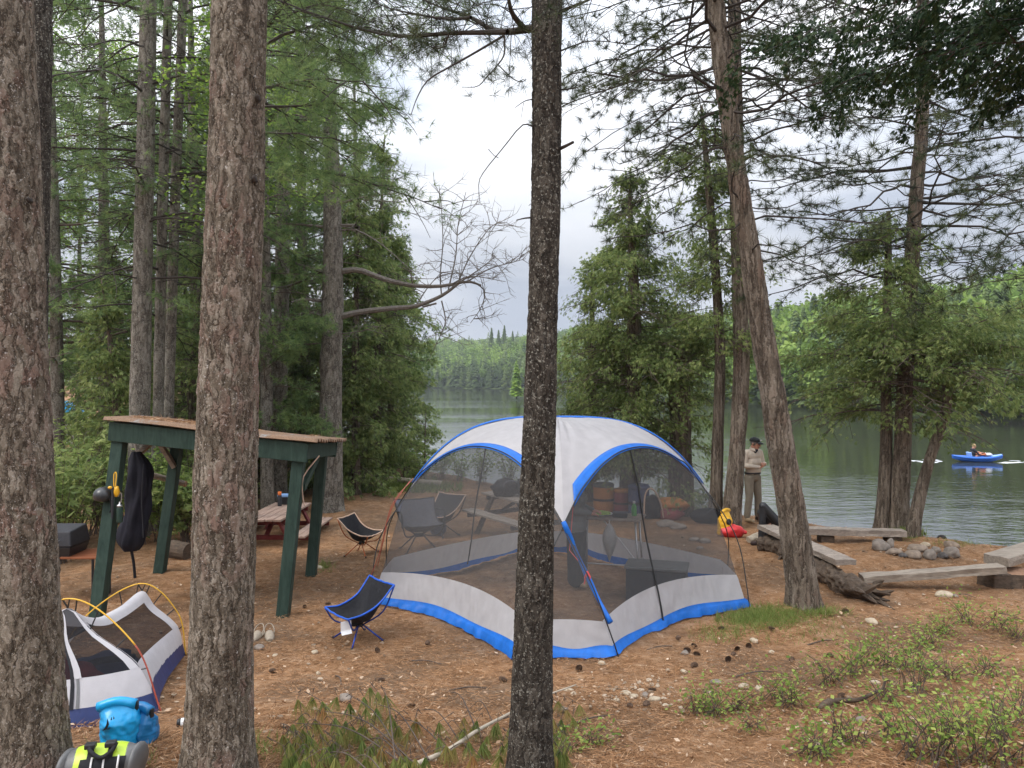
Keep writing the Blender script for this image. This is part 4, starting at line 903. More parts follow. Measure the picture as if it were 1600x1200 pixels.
def lifted(i, S_, T_, up=0.0, e=0.004):
    p = roofp(i, S_, T_); a = roofp(i, np.clip(S_ + e, 0, 1.2), T_) - roofp(i, S_ - e, T_); b = roofp(i, S_, T_ + e) - roofp(i, S_, T_ - e)
    n = nrm(np.cross(a, b)); n = n * np.sign(n[..., 2:3] + 1e-9); return p + n * up
m = MB()
for i in range(4):
    s_, t_ = np.meshgrid(np.linspace(0.001, 1, 34), np.linspace(-1, 1, 61), indexing='ij'); G_ = roofp(i, s_, t_)
    wr = 0.016 * vnoise(np.stack([t_ * 9 + i * 31, s_ * 2.2, s_ * 0], -1)) * np.sin(np.pi * s_) + 0.006 * vnoise(np.stack([t_ * 21, s_ * 5, s_ * 0 + i], -1)) * np.sin(np.pi * s_)
    G_[..., 2] += wr; m.grid(shw(G_))
m.build('roof', MAT['white_fabric'], tent, smooth=True)
for i in range(4):
    t_ = np.linspace(-0.86, 0.86, 50); s_, t2 = np.meshgrid(np.linspace(0.925, 1.012, 4), t_, indexing='ij')
    MB().grid(shw(lifted(i, s_, t2, 0.010))).build('arch_trim', MAT['blue_fabric'], tent, smooth=True, solid=0.004)
mm = []
for (i, j) in ((0, 3), (2, 1)):   # the sleeve that runs over the top from side corner to side corner
    ss = np.linspace(0.03, 0.955, 40); rows = []
    for k, tt_ in ((i, -1), (j, 1)):
        pass
    e_ = lambda k, sg, w: roofp(k, ss, sg * (1 - np.minimum(w / np.maximum(ss * 1.5, 0.06), 0.9)))
for sgn, (ia, ib) in ((1, (1, 0)), (-1, (3, 2))):
    ss = np.linspace(0.0, 0.95, 40); ax = corner(ia, 1, 0)
    lat = nrm(np.cross([0, 0, 1], ax)); prof = roofp(ia, np.maximum(ss, 1e-3), np.full(40, -0.9999))
    G_ = np.stack([prof + lat * o + np.array([0, 0, 0.018 - 3.0 * o * o - 0.25 * abs(o)]) for o in (-0.05, -0.025, 0, 0.025, 0.05)], 0)
    mm.append(MB().grid(shw(G_)))
for q in mm: q.build('ridge_trim', MAT['blue_fabric'], tent, smooth=True, solid=0.004)
def wall(a, b, nm_seed, zt=(0.062, 0.32, 0.10)):
    """a top curve, b bottom curve (n,3): mesh above, pale band, blue skirt at the foot"""
    n = len(a); tt_ = np.linspace(-1, 1, n); z0 = zt[0] + 0.02 * np.sin(tt_ * 5 + nm_seed); z1 = zt[1] + zt[2] * (1 - tt_ ** 2)
    def at(z):
        v = 1 - z / a[:, 2]; p = a * (1 - v[:, None]) + b * v[:, None]; p[:, 2] = z; return p
    out_ = nrm((a + b) * [1, 1, 0]); bulge = lambda p, k: p + out_ * np.reshape(k, (-1, 1))
    top = [at(z1 + (a[:, 2] - z1) * f) for f in np.linspace(1, 0, 10)]
    MB().grid(shw(np.array(top))).build('screen_panel', MAT['insect_mesh'], tent, smooth=True)
    bd = [bulge(at(z1 + (z0 - z1) * f), (0.012 * vnoise(np.stack([tt_ * 20 + nm_seed * 3 + f * 1.5, np.full(n, f * 1.2), np.zeros(n)], -1)) + 0.010 * vnoise(np.stack([tt_ * 34 + nm_seed * 5 - f * 2, np.full(n, f * 1.6), np.zeros(n) + 7], -1))) * math.sin(math.pi * f) ** .7 + 0.003) for f in np.linspace(0, 1, 9)]
    MB().grid(shw(np.array(bd))).build('pale_band', MAT['white_fabric'], tent, smooth=True)
    wav = 0.028 * vnoise(np.stack([tt_ * 13 + nm_seed * 7, np.zeros(n), np.zeros(n)], -1))
    sk = []
    for f in np.linspace(0, 1, 6):
        p = bulge(at(z0 * (1 - f)), 0.003 + f ** 2 * (0.05 + wav) + 0.008 * vnoise(np.stack([tt_ * 25 + nm_seed, np.full(n, f * 3.0), np.zeros(n)], -1)) * f); sk.append(p)
    G_ = shw(np.array(sk)); gr = gz(G_[..., 0], G_[..., 1]); G_[-1, :, 2] = gr[-1] + 0.022; G_[-2, :, 2] = np.maximum(G_[-2, :, 2], gr[-2] + 0.028)
    MB().grid(G_).build('skirt', MAT['blue_fabric'], tent, smooth=True)
for i in range(4):
    t_ = np.linspace(-1, 1, 140); wall(arch(i, t_), basec(i, t_), i)
    t_ = np.linspace(-1, 1, 18); c0 = corner(i, RC, HC); a = c0 + np.array([0, 0, 1e-3]) * 0 + rotz(np.stack([t_ * 0, t_ * 0.012, t_ * 0], -1), i * math.pi / 2)
    b = rotz(np.stack([t_ * 0 + RF, t_ * FO, t_ * 0], -1), i * math.pi / 2); wall(a, b, i + 10, (0.06, 0.31, 0.02))
    # shock-corded pole: over the arch, across its neighbour at each corner, down to the far foot
    t_ = np.linspace(-1, 1, 31); A = lifted(i, np.full(31, 1.0), t_, 0.02); f0 = corner(i, RF + 0.05, 0, -FO - 0.02); f1 = corner(i + 1, RF + 0.05, 0, FO + 0.02)
    k0 = (A[0] * 0.55 + f0 * 0.45) + nrm(corner(i, 1, 0)) * 0.10 + [0, 0, 0.08]; k1 = (A[-1] * 0.55 + f1 * 0.45) + nrm(corner(i + 1, 1, 0)) * 0.10 + [0, 0, 0.08]
    path = spline(np.vstack([f0, k0, A[2:-2:3], k1, f1]), 90); W_ = shw(path); W_[[0, -1], 2] = gz(W_[[0, -1], 0], W_[[0, -1], 1]) + 0.01
    MB().tube(W_, 0.0075, 7).build('pole', MAT['pole_black'], tent, smooth=True)
for i, tz in ((0, -0.10), (2, 0.05)):   # zips of the two doors
    a, b = arch(i, np.array([tz]))[0], basec(i, np.array([tz]))[0]; o_ = nrm((a + b) * [1, 1, 0]) * 0.012
    u = np.linspace(0, 0.985, 14)[:, None]; q = a * (1 - u) + b * u + o_; q[:, :2] += 0.01 * np.sin(u * 9)
    MB().tube(shw(q), 0.011, 5).build('zip', MAT['pole_black'], tent)
a, b = corner(0, RC + 0.03, HC + 0.03), corner(0, RF + 0.02, 0.33, FO - 0.06); u = np.linspace(0, 1, 16)[:, None]; q = a * (1 - u) + b * u; q[:, 0] -= 0.13 * np.sin(np.pi * u[:, 0]); q[:, 2] -= 0.05 * np.sin(np.pi * u[:, 0])
MB().tube(shw(q), 0.026 + 0.006 * np.sin(np.linspace(0, 14, 16)), 8).build('rolled_flap', MAT['blue_fabric'], tent, smooth=True)
c_ = shw(q[8]); MB().tube(c_ + np.array([[0, -0.03, 0.06], [0.03, -0.035, 0.0], [0.035, -0.03, -0.08], [0.0, -0.03, 0.05], [-0.035, -0.03, -0.08], [-0.03, -0.035, 0], [0, -0.03, 0.06]]), 0.008, 5).build('toggle', MAT['pink_cord'], tent)
MB().tube(np.array([P(896, 785, 8.9), P(890, 860, 8.7), c_ + [0, 0, 0.05]]), 0.004, 4).build('cord', MAT['pink_cord'], tent)
for pts in ([(646, 747, 10.2), (612, 790, 10.1), (594, 860, 10.0), (575, 912, 10.0)], [(640, 752, 10.6), (612, 795, 10.5), (598, 850, 10.4), (590, 885, 10.6)]):
    MB().tube(spline([P(*p) for p in pts], 16), 0.005, 4).build('cord', MAT['pole_red'], tent)
# ================================================================== people
def person(label, segs, loc, yaw, voxel=0.008, extra=None, group=None):
    """segs: (p0, p1, r0, r1, material): tapered limbs merged into one continuous skin, coloured by the nearest limb"""
    t = thing('person', label, 'person', loc, group); M = MB(); A, B, ra_, rb_, ms = [], [], [], [], []
    for p0, p1, r0, r1, mt in segs:
        p0, p1 = np.array(p0, float), np.array(p1, float); A.append(p0); B.append(p1); ra_.append(r0); rb_.append(r1); ms.append(mt)
        if np.linalg.norm(p1 - p0) > 1e-4:
            d = p1 - p0; u = np.linspace(0, 1, 5)[:, None]; M.tube(p0 + d * u, r0 + (r1 - r0) * u[:, 0], 14)
        M.ball(p0, r0, 14, 9)
        if np.linalg.norm(p1 - p0) > 1e-4: M.ball(p1, r1, 14, 9)
    tmp = M.build('body', None); md = tmp.modifiers.new('r', 'REMESH'); md.mode = 'VOXEL'; md.voxel_size = voxel
    m2 = tmp.modifiers.new('s', 'SMOOTH'); m2.iterations = 3; m2.factor = 0.5
    dg = bpy.context.evaluated_depsgraph_get(); me = bpy.data.meshes.new_from_object(tmp.evaluated_get(dg)); bpy.data.objects.remove(tmp)
    n = len(me.vertices); V = np.empty(n * 3, np.float32); me.vertices.foreach_get('co', V); V = V.reshape(-1, 3)
    nz_ = 0.006 * vnoise(V * np.array([14, 14, 9]), 3); V = V * 1.0; V[:, :2] += nz_[:, None] * nrm(V[:, :2] + 1e-6) * (V[:, 2:3] < 1.46)
    names = []; [names.append(x) for x in ms if x not in names]
    best = np.full(n, 1e9); lab = np.zeros(n, int)
    for p0, p1, r0, r1, mt in zip(A, B, ra_, rb_, ms):
        d = p1 - p0; L2 = max(float(d @ d), 1e-9); u = np.clip((V - p0) @ d / L2, 0, 1); ds = np.linalg.norm(V - (p0 + u[:, None] * d), axis=1) - (r0 + (r1 - r0) * u)
        w = ds < best; best[w] = ds[w]; lab[w] = names.index(mt)
    fl = np.empty(len(me.loops), np.int32); me.loops.foreach_get('vertex_index', fl); st = np.empty(len(me.polygons), np.int32); me.polygons.foreach_get('loop_start', st)
    V = rotz(V, yaw); me.vertices.foreach_set('co', V.astype(np.float32).ravel())
    me.materials.clear()
    for x in names: me.materials.append(MAT[x])
    me.polygons.foreach_set('material_index', lab[fl[st]].astype(np.int32)); me.polygons.foreach_set('use_smooth', np.ones(len(me.polygons), bool)); me.update()
    o = bpy.data.objects.new('body', me); COL.objects.link(o); o.parent = t
    if extra: extra(t, lambda p: rotz(np.asarray(p, float), yaw) + np.array(loc))
    return t
def head_segs(c, look=(0, -1, 0), s=1.0, neck=None, skin='skin', hair=None):
    c = np.array(c, float); f = nrm(look); up = np.array([0, 0, 1.]); sd_ = nrm(np.cross(f, up)); up = np.cross(sd_, f)
    q = lambda a, b, d: tuple(c + s * (sd_ * a + f * b + up * d))
    o = [(q(0, -0.02, 0.03), q(0, 0.005, 0.035), .088 * s, .083 * s, hair or skin), (q(0, 0.035, 0.0), q(0, 0.045, -0.06), .066 * s, .048 * s, skin), (q(0, 0.055, -0.085), q(0, 0.06, -0.088), .036 * s, .034 * s, skin),
         (q(0, .098, .01), q(0, .117, -.03), .010 * s, .016 * s, skin), (q(.082, -.01, .005), q(.085, -.012, -.03), .015 * s, .011 * s, skin), (q(-.082, -.01, .005), q(-.085, -.012, -.03), .015 * s, .011 * s, skin),
         (q(.032, .088, .015), q(.034, .09, .015), .011 * s, .011 * s, 'hair_dark'), (q(-.032, .088, .015), q(-.034, .09, .015), .011 * s, .011 * s, 'hair_dark'), (q(-.018, .096, -.062), q(.018, .096, -.062), .009 * s, .009 * s, 'maroon_plastic')]
    if neck is not None: o.append((tuple(neck), q(0, -0.02, -0.06), .058 * s, .055 * s, skin))
    return o
def hand_segs(w, d, palm_n, s=1.0, curl=0.5, thumb=1):
    """palm, four bent fingers of unequal length and a thumb off the side of the palm"""
    w = np.array(w, float); d = nrm(d); n = nrm(palm_n); sd_ = nrm(np.cross(d, n)) * thumb; o = [(tuple(w), tuple(w + d * .05 * s), .026 * s, .024 * s, 'skin')]
    for k, ln in zip((-1.5, -.5, .5, 1.5), (.055, .07, .074, .066)):
        a = w + d * .085 * s + sd_ * k * .019 * s; o.append((tuple(w + d * .03 * s + sd_ * k * .014 * s), tuple(a), .013 * s, .011 * s, 'skin'))
        b = a + (d * (1 - curl) + n * curl) * ln * .5 * s; c = b + (d * (1 - 1.6 * curl) + n * 1.3 * curl) * ln * .5 * s; o.append((tuple(a), tuple(b), .0105 * s, .009 * s, 'skin')); o.append((tuple(b), tuple(c), .009 * s, .008 * s, 'skin'))
    tb = w + d * .02 * s + sd_ * .028 * s; o.append((tuple(tb), tuple(tb + (d * .6 + sd_ * .6 + n * .5) * .05 * s), .0125 * s, .010 * s, 'skin')); return o
# --- the man in the beige shirt, facing three-quarters right, hands together at his chest
mp_ = gp(1177, 815)
K_, Sh = 'trousers_khaki', 'shirt_beige'
sg = [((.0, .02, .93), (.0, .02, 1.00), .135, .135, K_), ((-.06, .02, .93), (.06, .02, .93), .118, .118, K_), ((-.05, .0, 1.06), (.05, .0, 1.06), .125, .125, Sh), ((-.07, .01, 1.22), (.07, .01, 1.22), .125, .125, Sh), ((-.09, .02, 1.36), (.09, .02, 1.36), .115, .115, Sh),
      ((-.17, .02, 1.425), (.17, .02, 1.425), .062, .062, Sh), ((0, .02, 1.40), (0, .02, 1.48), .10, .068, Sh)]
for s_ in (-1, 1):
    sg += [((.095 * s_, .02, .90), (.125 * s_, -.01, .50), .105, .075, K_), ((.125 * s_, -.01, .50), (.15 * s_, .02, .13), .074, .068, K_), ((.15 * s_, .02, .12), (.152 * s_, .02, .08), .055, .05, 'boot_dark' if s_ > 0 else 'shoe_tan'),
           ((.15 * s_, .04, .045), (.17 * s_, -.15, .042), .045, .042, 'boot_dark' if s_ > 0 else 'shoe_tan'), ((.205 * s_, .02, 1.40), (.265 * s_, .0, 1.16), .070, .056, Sh), ((.265 * s_, .0, 1.16), (.085 * s_, -.23, 1.17 + .03 * s_), .056, .040, Sh)]
sg += hand_segs((.07, -.245, 1.20), (-.75, -.35, .25), (-.2, .2, -1), 1.05, .55, -1) + hand_segs((-.07, -.245, 1.14), (.75, -.35, .3), (.1, .3, 1), 1.05, .55, 1)
sg += head_segs((.02, -.03, 1.605), (.35, -1, -.22), 1.0, (0, .02, 1.46), 'skin', 'hair_grey') + [((-.02, -.075, 1.44), (.02, -.075, 1.47), .03, .03, 'shirt_dark')]
def man_extra(t, w):
    c = np.array([.02, -.03, 1.605]); f = nrm([.35, -1, -.12]); sd_ = nrm(np.cross(f, [0, 0, 1])); up = np.cross(sd_, f); B_ = np.stack([sd_, f, up], 1)
    m = MB(); th = np.linspace(0, np.pi / 2, 8); an = np.linspace(0, 2 * np.pi, 20, endpoint=False)
    G_ = np.stack([np.stack([.098 * np.cos(a_) * np.cos(an), .112 * np.cos(a_) * np.sin(an) - .012, np.full(20, .045 + .082 * np.sin(a_))], -1) for a_ in th]); G_ = np.concatenate([G_, G_[:, :1]], 1)
    m.grid(w(G_ @ B_.T + c)); bx = np.linspace(-1, 1, 11); brim = np.stack([np.stack([.085 * bx, .075 + k * .095 * np.sqrt(np.clip(1 - .75 * bx ** 2, 0, 1)) + .02 * (1 - bx ** 2), .047 - .012 * bx ** 2 - .03 * k], -1) for k in (0, .5, 1)])
    m.grid(w(brim @ B_.T + c)); m.build('cap', MAT['cap_dark'], t, smooth=True, solid=.006)
    m = MB(); m.box(w(np.array([.0, .118, .085]) @ B_.T + c), (.05, .006, .012), rz=0.35); m.build('cap_badge', MAT['white_plastic'], t)
    m = MB()
    for s_ in (-1, 1): m.grid(w(np.array([[[.02 * s_, -.062, 1.50], [.075 * s_, .0, 1.52]], [[.045 * s_, -.105, 1.45], [.10 * s_, -.05, 1.475]]])))
    m.build('collar', MAT['shirt_beige'], t, solid=.008)
    m = MB(); an = np.linspace(0, 2 * np.pi, 30); ring = np.stack([.185 * np.cos(an), .02 + .142 * np.sin(an), np.full(30, .985)], -1); m.grid(w(np.stack([ring, ring + [0, 0, .03]]))); m.build('belt', MAT['charcoal'], t, smooth=True, solid=.006)
person('standing person in beige shirt, khaki trousers and dark cap with hands joined', sg, mp_ + [0, 0, 0.005], math.radians(28), 0.0065, man_extra)
# --- the cook inside the screen house
cp = onground(0.90, 10.5)
sg = [((-.06, 0, 1.0), (.06, 0, 1.0), .15, .15, 'shirt_grey'), ((-.07, 0, 1.2), (.07, 0, 1.2), .135, .135, 'shirt_grey'), ((-.12, 0, 1.34), (.12, 0, 1.34), .085, .085, 'shirt_grey'), ((0, 0, 1.36), (0, 0, 1.42), .075, .06, 'shirt_grey'), ((-.05, .02, .86), (.05, .02, .86), .16, .16, 'shirt_grey'),
      ((-.07, 0, .74), (-.06, 0, .12), .13, .12, 'skirt_dark'), ((.07, 0, .74), (.06, 0, .12), .13, .12, 'skirt_dark'), ((0, 0, .70), (0, 0, .14), .135, .125, 'skirt_dark')]
for s_ in (-1, 1): sg += [((.085 * s_, .0, .09), (.09 * s_, -.13, .045), .05, .042, 'shoe_tan'), ((.175 * s_, 0, 1.33), (.22 * s_, -.03, 1.08), .062, .052, 'shirt_grey'), ((.22 * s_, -.03, 1.08), (.13 * s_, -.19, 1.05), .052, .04, 'shirt_grey')]
sg += hand_segs((.12, -.21, 1.04), (-.2, -1, -.1), (0, 0, -1), 1, .4, -1) + hand_segs((-.12, -.21, 1.04), (.2, -1, -.1), (0, 0, -1), 1, .4, 1) + head_segs((0, -.03, 1.53), (0, -1, -.25), .97, (0, .01, 1.40), 'skin', 'hair_dark')
person('person in grey top and long dark skirt standing inside the screen house', sg, cp + [0, 0, .012], math.radians(75), 0.011)
# --- the paddler
KD = 42.0; kb = P(1527, 719, KD); kb[2] = 0
sg = [((-.09, 0, .12), (.09, 0, .12), .13, .13, 'shirt_dark'), ((-.06, -.03, .3), (.06, -.03, .3), .14, .14, 'shirt_dark'), ((-.12, -.06, .50), (.12, -.06, .50), .09, .09, 'shirt_dark'), ((0, -.07, .53), (0, -.08, .60), .065, .055, 'skin')]
for s_ in (-1, 1):
    sg += [((.10 * s_, -.05, .10), (.13 * s_, -.50, .26), .085, .065, 'skin'), ((.13 * s_, -.50, .26), (.11 * s_, -.92, .10), .06, .045, 'skin'), ((.19 * s_, -.06, .48), (.27 * s_, -.22, .28), .055, .046, 'shirt_dark'), ((.27 * s_, -.22, .28), (.22 * s_, -.46, .36), .044, .034, 'skin')] + hand_segs((.22 * s_, -.47, .36), (0, -1, .1), (0, 0, -1), 1, .6, -s_)
sg += head_segs((0, -.12, .71), (0, -1, -.2), 1.0, (0, -.07, .56), 'skin', 'hair_blond')
person('person with light hair and dark top sitting in the blue kayak', sg, (kb[0] - 0.30, KD, 0.16), math.radians(88), 0.012)
kay = thing('kayak', 'small bright blue kayak gliding on the lake beyond the bank', 'kayak', (kb[0], KD, 0))
xs = np.linspace(-1.32, 1.32, 41); hw_ = 0.38 * (1 - np.abs(xs / 1.34) ** 2.6); sh_ = 0.10 + 0.12 * np.abs(xs / 1.32) ** 2.6 + 0.03 * sstep(0.3, 1.3, xs)
secs = []
for x_, h_, z_ in zip(xs, hw_, sh_):
    a_ = np.linspace(0, np.pi, 13); secs.append(np.stack([np.full(13, x_), -h_ * np.cos(a_), z_ + 0.12 - (0.24 + 0.03) * np.sin(a_) ** 0.7 * (0.55 + 0.45 * h_ / 0.38)], -1))
ky = math.radians(6)
kw = lambda p: rotz(np.asarray(p, float), -ky) + np.array([kb[0], KD, 0])
MB().grid(kw(np.array(secs))).build('hull', MAT['hull_blue'], kay, smooth=True, solid=0.02)
for s_ in (-1, 1): MB().tube(kw(np.stack([xs, s_ * hw_ * 0.97, sh_ + 0.12], -1)), 0.085 * (1 - 0.6 * np.abs(xs / 1.32) ** 3), 10).build('side_tube', MAT['hull_blue'], kay, smooth=True)
MB().box(kw([-0.42, 0, 0.36]), (0.10, 0.5, 0.34), rz=-ky, ry=-0.2).build('seat_back', MAT['hull_pale'], kay, bevel=0.03)
md_ = MB(); dk = xs[(xs > 0.55)]; hd = np.interp(dk, xs, hw_); sd2 = np.interp(dk, xs, sh_); md_.grid(kw(np.stack([np.stack([dk, -hd * .8, sd2 + .15], -1), np.stack([dk, hd * 0, sd2 + .20], -1), np.stack([dk, hd * .8, sd2 + .15], -1)]))); md_.build('deck', MAT['hull_pale'], kay, smooth=True, solid=0.01)
v_ = thing('life_vest', 'orange life vest bundled across the lap of the paddler', 'life vest', kw([0.16, 0, 0.36])); MB().ball(kw([0.16, -0.05, 0.42]), (0.26, 0.24, 0.085), 20, 10, fn=lambda V: V * (1 + 0.22 * vnoise(V * 2.1))[:, None]).build('padding', MAT['vest_orange'], v_, smooth=True); MB().tube(kw([[-0.05, -0.24, 0.43], [0.16, -0.27, 0.50], [0.36, -0.2, 0.43]]), 0.018, 6).build('strap', MAT['black_fabric'], v_)
b_ = thing('bag', 'pale bag resting at the feet of the paddler', 'bag', kw([0.55, 0, 0.30])); MB().ball(kw([0.56, -0.1, 0.40]), (0.18, 0.15, 0.10), 18, 10, fn=lambda V: V * (1 + 0.2 * vnoise(V * 2.6 + 3))[:, None]).build('sack', MAT['white_plastic'], b_, smooth=True); MB().tube(kw([[0.40, -0.1, 0.47], [0.38, -0.1, 0.52]]), 0.03, 7).build('neck', MAT['white_plastic'], b_)
# wake: low broken ripples, real height on the water
wk = MB(); r = R8(401)
for i in range(46):
    f = r.random(); s_ = r.choice([-1, 1]) if f < .75 else 0
    x0, y0 = (-1.3 - 2.2 * f, s_ * (0.2 + .5 * f) + 0.2 * r.normal()) if r.random() < .2 else (1.0 + 7.5 * f, s_ * (0.35 + .5 * f) + .3 * r.normal())
    l_ = 0.15 + 0.4 * r.random(); w_ = 0.03 + 0.04 * r.random(); h_ = 0.012 + 0.02 * r.random(); xx = np.linspace(-1, 1, 7)
    p = np.stack([np.stack([x0 + l_ * xx, y0 + q_ * w_ + 0.05 * np.sin(xx * 3 + i), (h_ if q_ == 0 else -0.01) * (1 - xx ** 2) - (0.004 if q_ else 0)], -1) for q_ in (-1, 0, 1)]); wk.grid(kw(p))
simple('foam', (0.70, 0.72, 0.74), 0.5, 0, 0.05, 20, 0.1)
tag(wk.build('wake_foam', MAT['foam'], loc=(kb[0], KD, 0), smooth=True), 'broken white wake trailing across the water from the blue kayak', 'wake', None, 'stuff')
# --- person stooped at the water's edge in a white shirt
bp = np.array([8.50, 14.45, 0]); bp[2] = float(gz(bp[0], bp[1]))
sg = [((-.1, 0, .12), (.1, 0, .12), .14, .14, 'trousers_black'), ((-.07, -.10, .33), (.07, -.10, .33), .15, .15, 'shirt_white'), ((-.12, -.26, .48), (.12, -.26, .48), .12, .12, 'shirt_white'), ((0, -.32, .52), (0, -.38, .56), .07, .06, 'skin')]
for s_ in (-1, 1): sg += [((.10 * s_, -.02, .13), (.17 * s_, -.38, .38), .09, .07, 'trousers_black'), ((.17 * s_, -.38, .38), (.15 * s_, -.40, .07), .065, .05, 'trousers_black'), ((.15 * s_, -.36, .035), (.15 * s_, -.55, .035), .04, .035, 'boot_dark'), ((.2 * s_, -.28, .48), (.25 * s_, -.45, .30), .065, .055, 'shirt_white'), ((.25 * s_, -.45, .30), (.12 * s_, -.62, .28), .05, .04, 'shirt_white')] + hand_segs((.12 * s_, -.64, .28), (-.3 * s_, -1, -.2), (0, 0, -1), 1, .4, -s_)
sg += head_segs((0, -.45, .60), (0, -1, -.5), 1.0, (0, -.34, .54), 'skin', 'hair_dark')
person('person in white shirt stooping at the water edge behind the fire ring', sg, bp, math.radians(-62), 0.011)
# --- person sitting on the ground behind the leaning trunk, only black trousers showing
sp = P(1234, 832, 13.6); sp[2] = float(gz(sp[0], sp[1]))
T_ = 'trousers_black'
sg = [((-.08, 0, .13), (.08, 0, .13), .13, .13, T_), ((-.06, .02, .32), (.06, .02, .32), .13, .13, 'shirt_dark'), ((-.10, .02, .52), (.10, .02, .52), .10, .10, 'shirt_dark'), ((0, .0, .56), (0, -.01, .64), .065, .055, 'skin'),
      ((-.09, -.03, .14), (-.11, -.50, .54), .095, .072, T_), ((-.11, -.50, .54), (-.10, -.40, .09), .066, .052, T_), ((-.10, -.42, .04), (-.10, -.58, .04), .042, .038, 'boot_dark'),
      ((.09, -.03, .14), (.10, -.56, .70), .095, .072, T_), ((.10, -.56, .70), (.10, -.60, .09), .066, .052, T_), ((.10, -.60, .04), (.10, -.76, .04), .042, .038, 'boot_dark'),
      ((-.19, .0, .52), (-.22, -.12, .30), .06, .05, 'shirt_dark'), ((-.22, -.12, .30), (-.10, -.26, .34), .048, .036, 'shirt_dark'), ((.19, .0, .52), (.22, -.12, .30), .06, .05, 'shirt_dark'), ((.22, -.12, .30), (.10, -.26, .34), .048, .036, 'shirt_dark')]
sg += hand_segs((-.10, -.27, .35), (.5, -1, .1), (0, 0, -1), 1, .4, 1) + hand_segs((.10, -.27, .35), (-.5, -1, .1), (0, 0, -1), 1, .4, -1) + head_segs((0, -.04, .76), (0, -1, -.1), .95, (0, 0, .6), 'skin', 'hair_dark')
person('seated person in black trousers with knees up, mostly behind the leaning trunk', sg, sp, math.radians(-82), 0.010)
# ================================================================== green shelter
def gzf(p): return np.array([p[0], p[1], float(gz(p[0], p[1]))])
fr, br_, bl = gp(441, 962), gp(485, 899), gp(248, 895); fl_ = fr + (bl - br_); fl_ = gzf(fl_)
T = {'fr': P(468, 712, 9.41), 'fl': P(189, 676, 9.57), 'br': P(504, 702, 11.4), 'bl': P(281, 668, 11.56)}
B_ = {'fr': fr, 'fl': fl_, 'br': br_, 'bl': bl}
sh = thing('shelter', 'dark green post shelter with needle strewn corrugated roof', 'shelter', (fr + fl_ + br_ + bl) / 4)
for k_ in T: MB().beam(B_[k_] - [0, 0, .1], T[k_], 0.145, 0.145, up=(0, 1, 0.1)).build('post', MAT['green_paint'], sh, bevel=0.006)
RT = {'fl': P(171, 658, 9.47), 'fr': P(481, 692, 9.30), 'br': P(526, 690, 11.75), 'bl': P(228, 655, 11.9)}
def beamf(a, b, nm, w=0.05, h=0.235, dz=0.125): MB().beam(a - [0, 0, dz], b - [0, 0, dz], w, h).build(nm, MAT['green_paint'], sh, bevel=0.004)
beamf(RT['fl'], RT['fr'], 'fascia'); beamf(RT['bl'], RT['br'], 'fascia'); beamf(RT['fr'] + [-.03, .03, 0], RT['br'] + [-.03, -.03, 0], 'fascia', h=0.19, dz=0.11); beamf(RT['fl'] + [.03, .03, 0], RT['bl'] + [.03, -.03, 0], 'fascia', h=0.19, dz=0.11)
u_, v_ = np.meshgrid(np.linspace(-0.03, 1.05, 40), np.linspace(-0.03, 1.03, 150), indexing='ij')
Rf = (RT['fl'] * ((1 - u_) * (1 - v_))[..., None] + RT['fr'] * (u_ * (1 - v_))[..., None] + RT['bl'] * ((1 - u_) * v_)[..., None] + RT['br'] * (u_ * v_)[..., None])
Rf[..., 2] += 0.03 + 0.022 * np.sin(v_ * 2 * np.pi * 13) + 0.01 * np.sin(u_ * 7) + 0.03 * np.maximum(u_ - 0.97, 0) * np.sin(v_ * 20) * 10 * 0.3
MB().grid(Rf).build('corrugated_roof', MAT['roof'], sh, smooth=True, solid=0.004)
for a, b in (((210, 715), (236, 692)), ((250, 693), (273, 730))):
    MB().beam(P(a[0], a[1], 10.4 if a[0] < 240 else 11.3), P(b[0], b[1], 10.6 if a[0] < 240 else 11.4), 0.06, 0.10, up=(0, 1, 0)).build('brace', MAT['weathered_wood_x'], sh, bevel=0.004)
MB().beam(P(474, 762, 9.55), P(497, 712, 10.6), 0.05, 0.09).build('brace', MAT['green_paint'], sh, bevel=0.004)
MB().tube(spline([P(499, 712, 9.6), P(474, 745, 9.4), P(473, 775, 9.4), P(476, 790, 9.4)], 10), 0.008, 5).build('strap', MAT['trim_tan'], sh)
nl = MB(); r = R8(501); uu_ = r.random(5200); vv_ = r.random(5200); kk = (vnoise(np.stack([uu_ * 5, vv_ * 3, uu_ * 0], -1)) > -0.05) & (uu_ > .06) & (uu_ < .93) & (vv_ > .10) & (vv_ < .9); uu_, vv_ = uu_[kk], vv_[kk]
pr = (RT['fl'] * ((1 - uu_) * (1 - vv_))[:, None] + RT['fr'] * (uu_ * (1 - vv_))[:, None] + RT['bl'] * ((1 - uu_) * vv_)[:, None] + RT['br'] * (uu_ * vv_)[:, None]); pr[:, 2] += 0.06 + 0.02 * r.random(len(pr))
dd = r.normal(size=(len(pr), 3)) * [1, 1, .12]; V_, F_, T_n = needles(pr, dd, 1, 0.10, 0.006, 0.05, r); tag(foliage_obj('roof_needle_litter', [(V_, F_, T_n)], MAT['litter_needles'], None, pr.mean(0)), 'fallen brown pine needles drifted over the corrugated shelter roof', 'needle litter', None, 'stuff')
